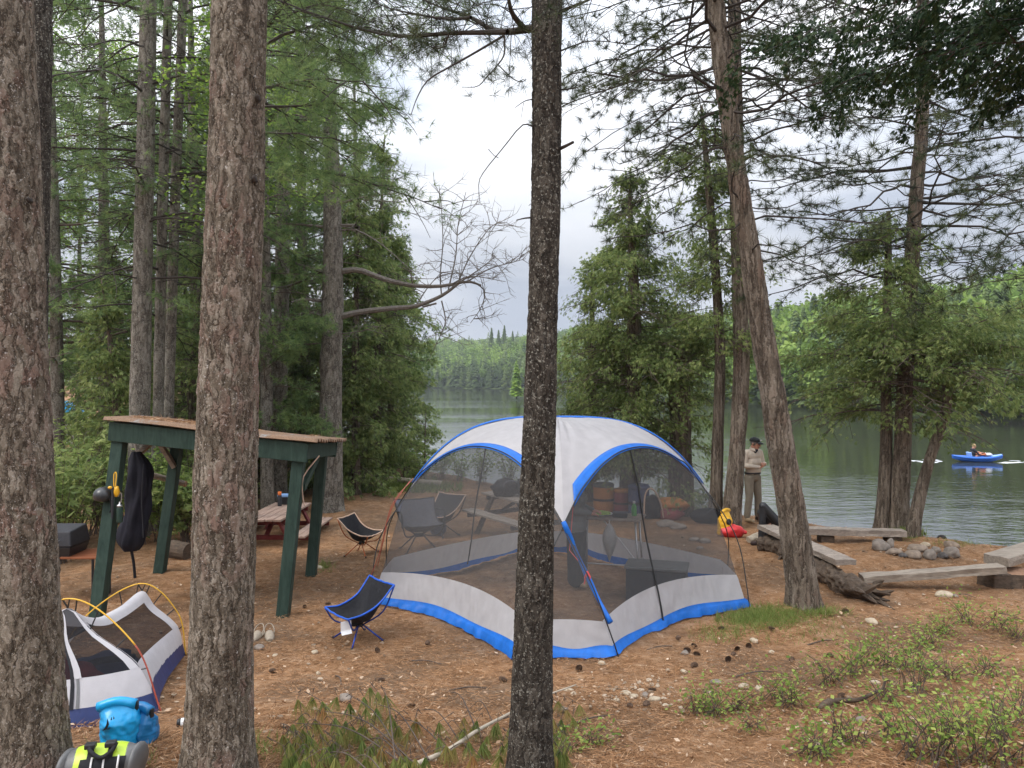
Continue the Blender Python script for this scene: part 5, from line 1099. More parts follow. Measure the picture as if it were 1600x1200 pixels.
# ---- things hanging on the shelter
gar = thing('garment_bag', 'long black garment hanging under the shelter roof by the post', 'garment', P(210, 700, 9.95))
rows = [(213, 706, 7, .05), (216, 722, 17, .08), (218, 740, 21, .11), (217, 770, 22, .12), (214, 800, 21, .13), (209, 830, 23, .14), (206, 848, 21, .13), (205, 860, 12, .08)]
rr_ = spline(np.array([[a, b, c, d] for a, b, c, d in rows], float), 30); an = np.linspace(0, 2 * np.pi, 37); Gs = []
for a, b, c, d in rr_:
    c0 = P(a, b, 9.95); w_ = c * .86 / F * 9.95; f_ = 1 + 0.13 * np.sin(an * 5 + b * .05) + 0.07 * np.sin(an * 11 + b * .02) + 0.22 * vnoise(np.stack([np.cos(an) * 2, np.sin(an) * 2, np.full(37, b * .03)], -1)); Gs.append(np.stack([c0[0] + w_ * np.cos(an) * f_, c0[1] + d * np.sin(an) * f_, np.full(37, c0[2])], -1))
MB().grid(np.array(Gs)).build('fabric', MAT['dark_garment'], gar, smooth=True)
MB().tube([P(213, 706, 9.95), P(212, 700, 9.95), P(211, 694, 9.95)], 0.008, 5).build('hanger_hook', MAT['steel'], gar)
MB().tube([P(224, 725, 9.83), P(221, 780, 9.80), P(224, 840, 9.80)], 0.006, 5).build('zip', MAT['charcoal'], gar)
MB().tube([P(205, 858, 9.95), P(209, 880, 9.95), P(211, 903, 9.95)], 0.018, 6).build('tail_strap', MAT['black_fabric'], gar)
hd_ = 9.35; hm = thing('helmet', 'round black helmet hanging on the outside of the shelter post', 'helmet', P(163, 775, hd_))
MB().ball(P(162, 774, hd_), (0.118, 0.125, 0.108), 26, 16, fn=lambda V: np.where(V[:, 2:3] < -0.55, V * [1, 1, 0.75], V)).build('shell', MAT['helmet_black'], hm, smooth=True)
MB().tube(spline([P(172, 778, hd_ - .08), P(174, 795, hd_ - .05), P(170, 800, hd_), P(166, 786, hd_ + .05)], 12), 0.008, 5).build('chin_strap', MAT['black_fabric'], hm)
ww = thing('rescue_whistle', 'yellow whistle and rope bundle hanging on the shelter post', 'rope', P(180, 770, 9.3))
MB().ball(P(182, 768, 9.3), (0.040, 0.035, 0.065), 14, 10, fn=lambda V: V * (1 + 0.25 * vnoise(V * 2.5))[:, None]).build('bundle', MAT['yellow_vinyl'], ww, smooth=True)
MB().ball(P(172, 762, 9.27), (0.028, 0.02, 0.02), 10, 8).build('whistle', MAT['yellow_vinyl'], ww, smooth=True)
MB().tube(spline([P(178, 760, 9.3), P(178, 742, 9.32), P(181, 738, 9.32), P(182, 745, 9.3), P(180, 762, 9.28)], 16), 0.007, 5).build('loop', MAT['yellow_vinyl'], ww)
MB().tube(spline([P(185, 776, 9.3), P(188, 770, 9.3), P(190, 773, 9.3), P(189, 785, 9.3), P(186, 784, 9.3)], 12), 0.006, 5).build('carabiner', MAT['steel'], ww)
MB().tube([P(176, 762, 9.27), P(176, 790, 9.27), P(175, 810, 9.27)], 0.014, 6).build('strap', MAT['charcoal'], ww)
bo = thing('water_bottle', 'dark clear water bottle with pale lid hanging below the yellow rope', 'bottle', P(187, 818, 9.3))
c0 = P(187, 816, 9.3); MB().lathe([(0, 0), (.034, 0), (.037, .01), (.037, .17), (.03, .19), (0, .19)], c0, 18).build('body', MAT['green_paint'], bo, smooth=True); MB().lathe([(.03, .19), (.034, .19), (.034, .215), (.012, .22), (.01, .25), (0, .25)], c0, 16).build('lid', MAT['steel'], bo, smooth=True)
pl_ = thing('pole_rail', 'weathered round rail fixed low behind the shelter post', 'rail', P(260, 748, 11.8)); MB().tube([P(236, 742, 11.4), P(262, 749, 11.75), P(289, 756, 11.9)], 0.045, 10).build('rail', MAT['weathered_wood_x'], pl_, smooth=True); MB().lathe([(0, -.01), (.047, -.01), (.047, .02), (0, .02)], P(289, 756, 11.9), 10, axis=(1, 0, -.1)).build('end_cap', MAT['end_grain'], pl_)
# grill with its side shelf
gb = gzf(P(95, 880, 10.2)); gr_ = thing('grill', 'black lidded camp grill with red brown slatted shelf by the leftmost pine', 'grill', gb)
gx0 = (92 - CX) / F * 10.2; gzz = 4.6 - (848 - HY) / F * 10.2
m = MB(); L8 = [(-.30, -.24, 0), (.30, -.24, 0), (.30, .24, 0), (-.30, .24, 0), (-.27, -.20, .20), (.27, -.20, .20), (.27, .20, .24), (-.27, .20, .24)]; m.hexa(np.array(L8) + [gx0, 10.2, gzz - .01]); m.build('lid', MAT['charcoal'], gr_, bevel=.02)
m = MB(); m.hexa(np.array([(-.25, -.19, -.17), (.25, -.19, -.17), (.25, .19, -.17), (-.25, .19, -.17), (-.29, -.23, -.015), (.29, -.23, -.015), (.29, .23, -.015), (-.29, .23, -.015)]) + [gx0, 10.2, gzz]); m.build('firebox', MAT['black_plastic'], gr_, bevel=.01)
MB().tube(np.array([[-.15, -.25, .08], [-.15, -.30, .08], [.15, -.30, .08], [.15, -.25, .08]]) + [gx0, 10.2, gzz], .012, 6).build('lid_handle', MAT['steel'], gr_)
m = MB()
for q in range(5): m.box((gx0 + .40, 10.2 - .20 + q * .095, gzz - .155 + .004 * q), (.50, .08, .025))
m.build('shelf', MAT['cedar_slat'], gr_, bevel=.004)
for x_, y_ in ((-.24, -.2), (.58, -.22), (-.24, .2), (.58, .2)): e_ = gzf([gx0 + x_, 10.2 + y_]); MB().tube([[gx0 + x_, 10.2 + y_, gzz - .17], e_], .017, 6).build('leg', MAT['black_plastic'], gr_)
MB().tube(spline([[gx0 + .1, 10.1, gzz - .18], [gx0 + .05, 10.0, gzz - .35], [gx0 + .12, 10.0, gzz - .55]], 10), .008, 5).build('gas_hose', MAT['black_plastic'], gr_)
st = thing('stump', 'short cut log lying beside the rear shelter post', 'log', gp(278, 866)); a_ = gp(278, 872); MB().tube([a_ + [-.12, .05, .14], a_ + [.0, 0, .13], a_ + [.22, -.08, .12]], [.15, .145, .14], 16).build('log', MAT['rotten_wood'], st, smooth=False)
# ================================================================== picnic tables
def picnic(c, ang, label, topm, legm, Ln=1.85):
    c = np.array(c); t = thing('picnic_table', label, 'picnic table', c); w = lambda p: rotz(np.asarray(p, float), ang) + c   # long axis is local y
    m = MB()
    for q in range(5): m.hexa(w(np.array([[x_, y_, z_] for z_ in (.71 + .002 * (q % 2), .748 + .002 * (q % 2)) for x_, y_ in ((-.37 + q * .15, -Ln / 2 - .01 * (q % 3)), (-.37 + q * .15 + .138, -Ln / 2 - .01 * (q % 3)), (-.37 + q * .15 + .138, Ln / 2), (-.37 + q * .15, Ln / 2))])))
    m.build('tabletop', MAT[topm], t, bevel=.005)
    for s_ in (-1, 1):
        m = MB()
        for q in (0, 1): m.hexa(w(np.array([[x_, y_, z_] for z_ in (.42, .457) for x_, y_ in ((s_ * .66 - .135 + q * .14, -Ln / 2), (s_ * .66 - .135 + q * .14 + .13, -Ln / 2), (s_ * .66 - .135 + q * .14 + .13, Ln / 2), (s_ * .66 - .135 + q * .14, Ln / 2))])))
        m.build('bench', MAT[topm], t, bevel=.005)
    for y_ in (-Ln / 2 + .25, Ln / 2 - .25):
        for s_ in (-1, 1): MB().beam(w([s_ * .24, y_, .70]), w([s_ * .62, y_, -.02]), .045, .12, up=w([0, 1, 0]) - c).build('leg', MAT[legm], t, bevel=.004)
        MB().beam(w([-.78, y_ + .045, .375]), w([.78, y_ + .045, .375]), .04, .085).build('bench_rail', MAT[legm], t, bevel=.004); MB().beam(w([-.36, y_ + .045, .665]), w([.36, y_ + .045, .665]), .04, .085).build('top_rail', MAT[legm], t, bevel=.004)
        sg_ = 1 if y_ < 0 else -1; MB().beam(w([0, y_ + .05, .39]), w([0, y_ + sg_ * .55, .69]), .04, .08, up=w([1, 0, 0]) - c).build('brace', MAT[legm], t, bevel=.004)
    return t
picnic(onground(-4.42, 14.25) - [0, 0, .27], math.radians(-1.5), 'red framed picnic table with worn plank top behind the shelter', 'table_plank', 'red_paint')
picnic(onground(0.25, 14.0), math.radians(33), 'grey weathered picnic table seen through the left mesh of the screen house', 'grey_board', 'rotten_wood', 2.0)
tz = float(gz(-4.42, 14.25)) + .75 - .27
th_ = thing('thermos', 'dark flask with orange cap standing on the red picnic table', 'flask', P(436, 784, 14.4)); c0 = np.array([(437 - CX) / F * 14.75, 14.75, tz]); MB().lathe([(0, 0), (.038, 0), (.04, .01), (.04, .2), (.034, .215), (0, .215)], c0, 16).build('body', MAT['charcoal'], th_, smooth=True); MB().lathe([(.034, .215), (.036, .22), (.036, .28), (0, .28)], c0, 14).build('cap', MAT['orange_cap'], th_, smooth=True)
bx_ = thing('cooler_box', 'small dark box with pale lid on the red picnic table', 'box', np.array([(446 - CX) / F * 14.9, 14.9, tz])); c0 = np.array([(446 - CX) / F * 15.0, 15.0, tz]); MB().box(c0 + [0, 0, .075], (.26, .2, .15)).build('body', MAT['black_plastic'], bx_, bevel=.01); MB().box(c0 + [0, 0, .17], (.27, .21, .045)).build('lid', MAT['hull_pale'], bx_, bevel=.01)
bpk = thing('backpack', 'dark bulky pack lying on the grey picnic table', 'backpack', P(795, 765, 14.3)); bz = float(gz(0, 14.1)) + .76
for dx, rad in ((-.18, (.26, .2, .17)), (.22, (.22, .18, .2))): MB().ball((0.05 + dx, 14.15, bz + rad[2] * .85), rad, 20, 12, fn=lambda V: V * (1 + 0.25 * vnoise(V * 2.2 + dx))[:, None]).build('pack_body' if dx < 0 else 'hood', MAT['black_fabric'], bpk, smooth=True)
MB().tube(spline([[-.2, 13.97, bz + .1], [-.1, 13.93, bz + .28], [.1, 13.95, bz + .3]], 10), .015, 5).build('strap', MAT['grey_fabric'], bpk)
# ================================================================== camp chairs
def camp_chair(base, yaw, label, frame, fab, trim, s=1.0, group=None, arms=False):
    base = np.array(base); t = thing('camp_chair', label, 'camp chair', base, group); w = lambda p: rotz(np.asarray(p, float) * s, yaw) + base     # faces local -y
    u = np.linspace(-1, 1, 21); prof = spline([[-.28, .365], [-.17, .29], [-.03, .245], [.10, .27], [.19, .40], [.25, .53], [.31, .65]], 26); ed = spline([[-.28, .385], [-.10, .385], [.12, .47], [.31, .665]], 26)
    G_ = np.stack([np.stack([(0.29 - 0.035 * np.sin(np.pi * k / 25)) * np.sign(u) * np.abs(u) ** .85, y_ * (1 - np.abs(u) ** 3) + ed[k][0] * np.abs(u) ** 3, z_ * (1 - np.abs(u) ** 3) + ed[k][1] * np.abs(u) ** 3], -1) for k, (y_, z_) in enumerate(prof)])
    G_[..., 2] += .006 * vnoise(G_ * 14); MB().grid(w(G_)).build('seat', MAT[fab], t, smooth=True, solid=.005)
    ring = np.vstack([G_[0], G_[1:, -1], G_[-1, ::-1][1:], G_[::-1, 0][1:]]); MB().tube(w(ring), .011, 6).build('edge_trim', MAT[trim], t, smooth=True)
    MB().box(w([0, 0, .20]), np.array((.10, .07, .05)) * s, rz=yaw).build('hub', MAT['black_plastic'], t, bevel=.008)
    for sx in (-1, 1):
        for sy, q in ((-1, G_[0]), (1, G_[-1])):
            c_ = q[0] if sx < 0 else q[-1]
            f_ = w([.23 * sx, .21 * sy, 0]); f_[2] = float(gz(f_[0], f_[1])) + .004
            l_ = MB().tube([w([.05 * sx, .03 * sy, .20]), f_], .0095 * s, 7).build('leg', MAT[frame], t, smooth=True)
            MB().ball(f_ + [0, 0, .012], .016 * s, 8, 6).build('foot', MAT['black_plastic'], l_)
            MB().tube(spline([w([.05 * sx, .03 * sy, .20]), w(np.array([.05 * sx, .03 * sy, .20]) * .5 + c_ * .5 + [.05 * sx, .03 * sy, -.07]), w(c_ + [0, 0, -.01])], 9), .0095 * s, 7).build('strut', MAT[frame], t, smooth=True)
        if arms: MB().tube(spline([w([.29 * sx, .18, .52]), w([.31 * sx, .0, .54]), w([.30 * sx, -.24, .55]), w([.29 * sx, -.26, .36])], 14), .016, 7).build('armrest', MAT['charcoal'], t, smooth=True)
    return t, w
b0 = gp(560, 1002); ch, w = camp_chair(b0, math.radians(-50), 'blue framed black camp chair in front of the screen house', 'frame_blue', 'black_fabric', 'trim_blue', 0.97)
MB().grid(w(np.array([[[.20, -.33, .34], [.24, -.22, .355]], [[.21, -.335, .24], [.25, -.225, .25]], [[.24, -.335, .20], [.27, -.225, .21]]]))).build('care_label', MAT['white_plastic'], ch, solid=.002)
MB().ball(w([.02, -.06, .24]), (.10, .03, .05), 12, 8).build('stuff_pouch', MAT['black_fabric'], ch, smooth=True)
camp_chair(gp(565, 866), math.radians(72), 'orange framed black camp chair beside the left end of the screen house', 'frame_orange', 'black_fabric', 'trim_tan', 0.95)
camp_chair(gp(655, 858), math.radians(20), 'grey camp chair with armrests behind the left mesh of the screen house', 'charcoal', 'grey_fabric', 'charcoal', 1.22, 'camp chairs behind the screen house', True)
camp_chair(gp(688, 838), math.radians(-35), 'darker camp chair standing behind the grey armchair', 'dark_metal', 'charcoal', 'trim_tan', 1.15, 'camp chairs behind the screen house')
bg_ = thing('bag', 'dark stuffed bag lying beside the grey camp chair', 'bag', gp(682, 838)); a_ = gp(684, 836); MB().ball(a_ + [0, 0, .16], (.17, .14, .19), 18, 12, fn=lambda V: V * (1 + 0.2 * vnoise(V * 2))[:, None]).build('sack', MAT['blue_plastic'], bg_, smooth=True); MB().tube(spline([a_ + [-.1, -.1, .3], a_ + [0, -.12, .4], a_ + [.1, -.1, .3]], 8), .012, 5).build('handle', MAT['black_fabric'], bg_)
# ================================================================== inside the screen house
tb = thing('folding_table', 'grey folding camp table inside the screen house', 'folding table', onground(1.5, 10.75)); ta = math.radians(-14); tc_ = np.array([1.42, 10.7, 0]); tg = float(gz(1.42, 10.7)); tw_ = lambda p: rotz(np.asarray(p, float), ta) + tc_ + [0, 0, tg]; TH_ = .99
MB().hexa(tw_(np.array([[x_, y_, z_] for z_ in (TH_ - .03, TH_) for x_, y_ in ((-.46, -.26), (.40, -.26), (.46, .26), (-.46, .26))]))).build('tabletop', MAT['grey_board'], tb, bevel=.012)
for p0, p1 in (((-.38, -.2, TH_ - .03), (-.40, -.22, 0)), ((.34, -.2, TH_ - .03), (.40, -.22, 0)), ((-.38, .2, TH_ - .03), (-.40, .22, 0)), ((.36, .2, TH_ - .03), (.42, .22, 0))): MB().tube([tw_(p0), tw_(p1)], .014, 7).build('leg', MAT['steel'], tb, smooth=True)
MB().tube([tw_((-.40, -.22, .35)), tw_((.38, -.21, .35)), tw_((.40, .21, .37))], .011, 6).build('stretcher', MAT['steel'], tb); MB().tube([tw_((-.1, -.2, TH_ - .03)), tw_((.2, -.2, .6)), tw_((.36, -.21, .4))], .010, 6).build('brace', MAT['steel'], tb)
pt = thing('salad_plate', 'plate of green and white food on the folding table', 'plate of food', tw_((-.16, .02, TH_))); MB().lathe([(0, .004), (.12, .006), (.165, .022), (.168, .026), (.12, .012), (0, .010)], tw_((-.16, .02, TH_)), 28).build('plate', MAT['white_plastic'], pt, smooth=True)
MB().ball(tw_((-.16, .02, TH_ + .02)), (.13, .12, .035), 26, 14, fn=lambda V: V * (1 + 0.35 * vnoise(V * 5))[:, None]).build('salad', MAT['lettuce'], pt, smooth=False)
cb = thing('food_container', 'small dark tray on the folding table between plate and bottle', 'tray', tw_((.12, -.08, TH_))); MB().box(tw_((.12, -.08, TH_ + .03)), (.2, .13, .06), rz=ta).build('tray', MAT['charcoal'], cb, bevel=.01); MB().box(tw_((.12, -.08, TH_ + .065)), (.21, .14, .012), rz=ta).build('lid', MAT['grey_fabric'], cb, bevel=.004)
gbt = thing('soap_bottle', 'bright green squeeze bottle on the folding table', 'bottle', tw_((.30, .08, TH_))); MB().lathe([(0, 0), (.035, 0), (.037, .01), (.036, .13), (.018, .16), (.016, .175), (0, .175)], tw_((.30, .08, TH_)), 16).build('body', MAT['green_bottle'], gbt, smooth=True); MB().lathe([(.017, .175), (.019, .175), (.019, .205), (0, .205)], tw_((.30, .08, TH_)), 12).build('cap', MAT['white_plastic'], gbt, smooth=True)
tr = thing('rubbish_bag', 'translucent white plastic bag hanging from the folding table', 'plastic bag', tw_((.05, -.3, .5))); zz = np.linspace(0, 1, 16); MB().lathe(np.stack([.006 + .125 * np.sin(np.pi * zz ** 1.6) ** .8 * (0.35 + .65 * (1 - zz) ** .5), .42 + .53 * zz], -1) * [1, 1] , tw_((.0, -.33, 0)), 22).build('bag', MAT['clear_bag'], tr, smooth=True); MB().tube([tw_((0, -.33, .94)), tw_((-.01, -.28, .975)), tw_((0, -.24, .965))], .008, 5).build('handle', MAT['clear_bag'], tr)
cr = thing('storage_crate', 'dark storage box on the ground inside the right mesh', 'storage box', onground(1.93, 10.05)); cz_ = float(gz(1.93, 10.05)); MB().box((1.93, 10.05, cz_ + .22), (.78, .42, .44), rz=math.radians(-16)).build('body', MAT['charcoal'], cr, bevel=.015); MB().box((1.93, 10.05, cz_ + .465), (.82, .46, .045), rz=math.radians(-16)).build('lid', MAT['grey_vinyl'], cr, bevel=.012)
# ================================================================== gear by the water
def barrel(px, py, H, R_, m1, m2, label, D=None):
    b = gp(px, py); t = thing('barrel', label, 'barrel', b, None)
    MB().lathe([(0, 0), (R_ * .9, 0), (R_, .03), (R_ * 1.02, H * .3), (R_, H * .5), (R_ * 1.02, H * .7), (R_, H * .93), (R_ * .86, H)], b, 22).build('body', MAT[m1], t, smooth=True)
    MB().lathe([(R_ * 1.04, H * .90), (R_ * 1.06, H * .93), (R_ * 1.06, H * .97), (R_ * .95, H * 1.02), (0, H * 1.02)], b, 22).build('lid', MAT[m2], t, smooth=True)
    MB().lathe([(R_ * 1.04, H * .42), (R_ * 1.05, H * .42), (R_ * 1.05, H * .50), (R_ * 1.04, H * .50)], b, 22).build('strap', MAT['black_fabric'], t); return t
barrel(943, 800, .62, .22, 'orange_plastic', 'grey_vinyl', 'orange barrel with grey lid on the bank, leftmost of three')
barrel(972, 803, .54, .19, 'maroon_plastic', 'orange_plastic', 'red barrel with orange lid between the orange and blue barrels')
barrel(998, 808, .68, .22, 'blue_plastic', 'blue_plastic', 'dark blue barrel beside the red barrel')
def drybag(c, H, R_, m1, m2, label, lean=(0, 0), yaw=0.3, name='dry_bag', seed=3):
    c = np.array(c); t = thing(name, label, 'dry bag', c); zz = np.linspace(0, 1, 40); an = np.linspace(0, 2 * np.pi, 73); G_ = []
    for z_ in zz:
        f_ = min(1, (z_ / .08) ** .5) if z_ < .08 else 1; fl = sstep(.62, 1, z_); rx_ = R_ * f_ * (1 - .10 * fl); ry_ = R_ * f_ * (1 - .80 * fl)
        p = np.stack([rx_ * np.cos(an), ry_ * np.sin(an), np.full(73, z_ * H)], -1); p *= (1 + .10 * vnoise(np.stack([np.cos(an) * 2 + seed, np.sin(an) * 2, np.full(73, z_ * 3)], -1)) - .11 * np.abs(vnoise(np.stack([np.cos(an) * 2.6 + seed + z_ * 2, np.sin(an) * 2.6, np.full(73, z_ * 4)], -1))) - .07 * np.abs(vnoise(np.stack([np.cos(an) * 5 + seed, np.sin(an) * 5 + z_ * 3, np.full(73, z_ * 10)], -1))))[:, None] * [1, 1, 0] + [0, 0, 1]; p[:, 0] += lean[0] * z_ ** 1.5; p[:, 1] += lean[1] * z_ ** 1.5; G_.append(rotz(p, yaw) + c)
    b = MB().grid(np.array(G_)); b.add(np.vstack([G_[0], c]), np.array([[i + 1, i, 73] for i in range(72)])); b.build('body', MAT[m1], t, smooth=True)
    tp = rotz(np.array([[-R_ * .90, 0, H - .02], [0, 0, H + .012], [R_ * .90, 0, H - .01]]) + [lean[0], lean[1], 0], yaw) + c; MB().tube(spline(tp, 8), .035, 8).build('roll_top', MAT[m2], t, smooth=True)
    e_ = tp[-1]; MB().box(e_ + [0, 0, -.01], (.03, .03, .06), rz=yaw).build('buckle', MAT['black_plastic'], t, bevel=.004); return t, G_
t_, G_ = drybag(gp(1132, 838), .47, .14, 'yellow_vinyl', 'yellow_vinyl', 'yellow dry bag standing on the bank near the man', (.07, .02), .75)
for q in (0.25, 0.62): c0 = G_[int(q * 39)][48]; MB().ball(c0, (.05, .02, .06), 12, 8).build('patch', MAT['black_plastic'], t_, smooth=True)
rb = thing('stuff_sack', 'red stuff sack slumped against the yellow dry bag', 'stuff sack', gp(1142, 838)); a_ = gp(1143, 839); MB().ball(a_ + [0, 0, .10], (.23, .15, .13), 24, 14, fn=lambda V: V * (1 + 0.22 * vnoise(V * 1.9 + 2))[:, None]).build('sack', MAT['red_vinyl'], rb, smooth=True); MB().tube([a_ + [.2, -.03, .10], a_ + [.27, -.05, .09]], [.05, .03], 8).build('neck', MAT['red_vinyl'], rb)
db = thing('duffel', 'black duffel lying behind the yellow dry bag against the cedar trunk', 'duffel bag', gp(1113, 818)); a_ = gp(1112, 818); MB().tube(spline([a_ + [-.42, 0, .15], a_ + [0, 0, .16], a_ + [.35, -.05, .14]], 14), [.05, .11, .14, .15, .155, .155, .155, .155, .155, .15, .145, .13, .1, .04], 14).build('body', MAT['black_fabric'], db, smooth=True); MB().tube(spline([a_ + [-.15, -.14, .2], a_ + [0, -.17, .33], a_ + [.15, -.14, .2]], 9), .013, 5).build('handle', MAT['charcoal'], db)
yb = thing('stuff_sack', 'orange and pink sacks heaped beyond the right mesh of the screen house', 'stuff sack', gp(1046, 811)); a_ = gp(1046, 811)
MB().ball(a_ + [0, 0, .30], (.42, .22, .17), 24, 14, fn=lambda V: V * (1 + 0.2 * vnoise(V * 1.8 + 6))[:, None]).build('upper_sack', MAT['orange_plastic'], yb, smooth=True); MB().ball(a_ + [-.06, -.06, .12], (.34, .24, .16), 24, 14, fn=lambda V: V * (1 + 0.2 * vnoise(V * 1.8 + 9))[:, None]).build('lower_sack', MAT['maroon_plastic'], yb, smooth=True)
ca = thing('pack_frame', 'dark pack with bent pale frame behind the mesh beside the blue barrel', 'backpack', gp(1018, 812)); a_ = gp(1020, 812); MB().ball(a_ + [0, .05, .22], (.2, .14, .26), 18, 12, fn=lambda V: V * (1 + 0.2 * vnoise(V * 2))[:, None]).build('pack', MAT['black_fabric'], ca, smooth=True); MB().tube(spline([a_ + [-.2, -.1, .02], a_ + [-.18, -.1, .5], a_ + [-.08, -.1, .66], a_ + [.06, -.1, .55], a_ + [.16, -.1, .3], a_ + [.2, -.1, .05]], 24), .018, 7).build('frame', MAT['trim_tan'], ca, smooth=True)
# ================================================================== logs, benches, fire ring
r = R8(601)
def logmesh(path, rad, n=60, ar=36, rough=.18, seed=1):
    q = spline(np.column_stack([path, rad]), n); m = MB().tube(q[:, :3], q[:, 3], ar); V = m.V[0]; c = np.repeat(q[:, :3], ar, 0); b = V[:n * ar]
    k = 1 + rough * vnoise(b * 5, seed) + rough * .8 * vnoise(b * np.array([13, 13, 13]), seed + 1) + rough * .35 * vnoise(b * 30, seed + 2); V[:n * ar] = c + (b - c) * k[:, None]; return m
l0, l1, l2 = gp(1200, 862), gp(1290, 908), gp(1362, 938)
lg = thing('rotten_log', 'dark rotten log with splintered end lying under the plank by the leaning pine', 'log', (l0 + l2) / 2)
logmesh([l0 + [-.15, .1, .10], l0 + [.1, 0, .12], l1 + [0, 0, .13], l2 + [-.15, .1, .11], l2 + [.10, -.05, .06]], [.10, .135, .15, .135, .06], 130, 56, .34, 3).build('log', MAT['rotten_wood'], lg, smooth=False)
for i in range(16):
    a_ = l2 + [-.12 + .1 * r.normal(), .08 * r.normal(), .10 + .045 * r.normal()]; d_ = nrm(l2 - l1) * (.16 + .2 * r.random()) + r.normal(size=3) * [.06, .06, .07]; MB().tube([a_, a_ + d_ * .6, a_ + d_], [.045, .03, .008], 5).build('splinter', MAT['rotten_wood'], lg)
for i in range(7):
    k_ = .15 + .6 * r.random(); a_ = l0 * (1 - k_) + l2 * k_ + [0, 0, .1]; d_ = np.array([-.15 - .15 * r.random(), -.2 - .15 * r.random(), -.12]); MB().tube([a_, a_ + d_ * .6 + [0, 0, .03], a_ + d_], [.03, .022, .008], 5).build('branch_stub', MAT['rotten_wood'], lg)
s2 = thing('driftwood_log', 'pale bark chunk poking out at the far end of the rotten log', 'log', gp(1180, 846)); a_ = gp(1180, 848); logmesh([a_ + [-.14, -.05, .06], a_ + [.02, 0, .09], a_ + [.22, .10, .12]], [.06, .085, .08], 30, 24, .25, 9).build('chunk', MAT['pale_log'], s2); MB().tube([a_ + [.18, .06, .14], a_ + [.28, .06, .22]], [.03, .01], 6).build('stub', MAT['pale_log'], s2)
def plank(a, b, w, h, mat, label, cat='bench', name='plank_bench', legs=(), legm='rotten_wood', cr=0.012):
    a, b = np.array(a, float), np.array(b, float); t = thing(name, label, cat, (a + b) / 2 - [0, 0, .2]); n = 26; d = nrm(b - a); s_ = nrm(np.cross(d, [0, 0, 1])); u = np.cross(s_, d); G_ = []
    pr = np.array([(-1, -1), (-.33, -1), (.33, -1), (1, -1), (1, 0), (1, 1), (.33, 1.02), (-.33, .98), (-1, 1), (-1, 0), (-1, -1)])
    for k in range(n):
        f = k / (n - 1); c = a + (b - a) * f; j = cr * vnoise(np.stack([pr[:, 0] * 2 + f * 9, pr[:, 1] * 2, np.full(11, f * 4 + a[0])], -1)); j[-1] = j[0]; G_.append(c + s_ * (pr[:, :1] * w / 2 + j[:, None]) + u * (pr[:, 1:] * h / 2 + j[:, None]))
    m = MB().grid(np.array(G_))
    for e_, fl in ((0, 1), (n - 1, 0)): m.add(np.vstack([G_[e_][:-1], G_[e_][:-1].mean(0)]), np.array([[i, (i + 1) % 10, 10] if fl else [(i + 1) % 10, i, 10] for i in range(10)]))
    m.build('plank', MAT[mat], t)
    for (c, sx, sy, sz, rz_) in legs: MB().box(c, (sx, sy, sz), rz=rz_).build('support', MAT[legm], t, bevel=.015)
    return t
plank(P(1196, 823, 13.2), P(1322, 879, 10.6), .30, .075, 'grey_board', 'worn grey plank laid along the top of the rotten log')
g1 = gp(1397, 834); plank(P(1262, 829, 13.9), P(1413, 833, 13.7), .26, .11, 'grey_board', 'long grey plank bench along the water edge by the trunk clump', legs=[((P(1395, 838, 13.72)[0], 13.74, float(gz(6.9, 13.7)) + .0), .25, .22, .26, .1), ((P(1290, 838, 13.9)[0], 13.9, float(gz(5.8, 13.9)) + .0), .25, .22, .26, 0)])
plank(P(1346, 904, 10.75), P(1566, 888, 10.55), .24, .095, 'weathered_wood_x', 'weathered plank bench resting on the stump and the log end', legs=[])
plank(P(1556, 876, 10.9), P(1680, 838, 12.6), .34, .13, 'weathered_wood_x', 'thick timber reaching out of frame from the cut stump', legs=[])
sb = gp(1573, 916); su = thing('cut_stump', 'dark chopped stump carrying the ends of both right hand timbers', 'stump', sb); zz = np.linspace(0, 1, 10); an = np.linspace(0, 2 * np.pi, 41); G_ = np.array([np.stack([(.31 + .05 * (1 - z_) + .05 * vnoise(np.stack([np.cos(an) * 4, np.sin(an) * 4, np.full(41, z_)], -1))) * np.cos(an) * 1.15, (.27 + .05 * vnoise(np.stack([np.cos(an) * 4, np.sin(an) * 4, np.full(41, z_)], -1))) * np.sin(an), np.full(41, -.04 + .24 * z_)], -1) for z_ in zz]) + sb + [.08, .1, 0]
MB().grid(G_).build('bark_side', MAT['rotten_wood'], su); MB().add(np.vstack([G_[-1], G_[-1].mean(0)]), np.array([[i, i + 1, 41] for i in range(40)])).build('cut_face', MAT['end_grain'], su)
MB().box(sb + [-.20, -.03, .10], (.28, .34, .24), rz=.1).build('block', MAT['rotten_wood'], su, bevel=.02)
plg = gp(586, 750); t = thing('pale_log', 'long pale bare log lying in the grass at the back of the clearing', 'log', plg); logmesh([P(556, 746, 21.8), P(590, 748, 21.6), P(632, 752, 21.2), P(690, 756, 20.9)], [.10, .105, .10, .09], 40, 18, .06, 4).build('log', MAT['pale_log'], t, smooth=True); MB().lathe([(0, -.01), (.102, -.01), (.102, .012), (0, .012)], P(556, 746, 21.8), 16, axis=(-1, .1, 0)).build('cut_end', MAT['end_grain'], t)
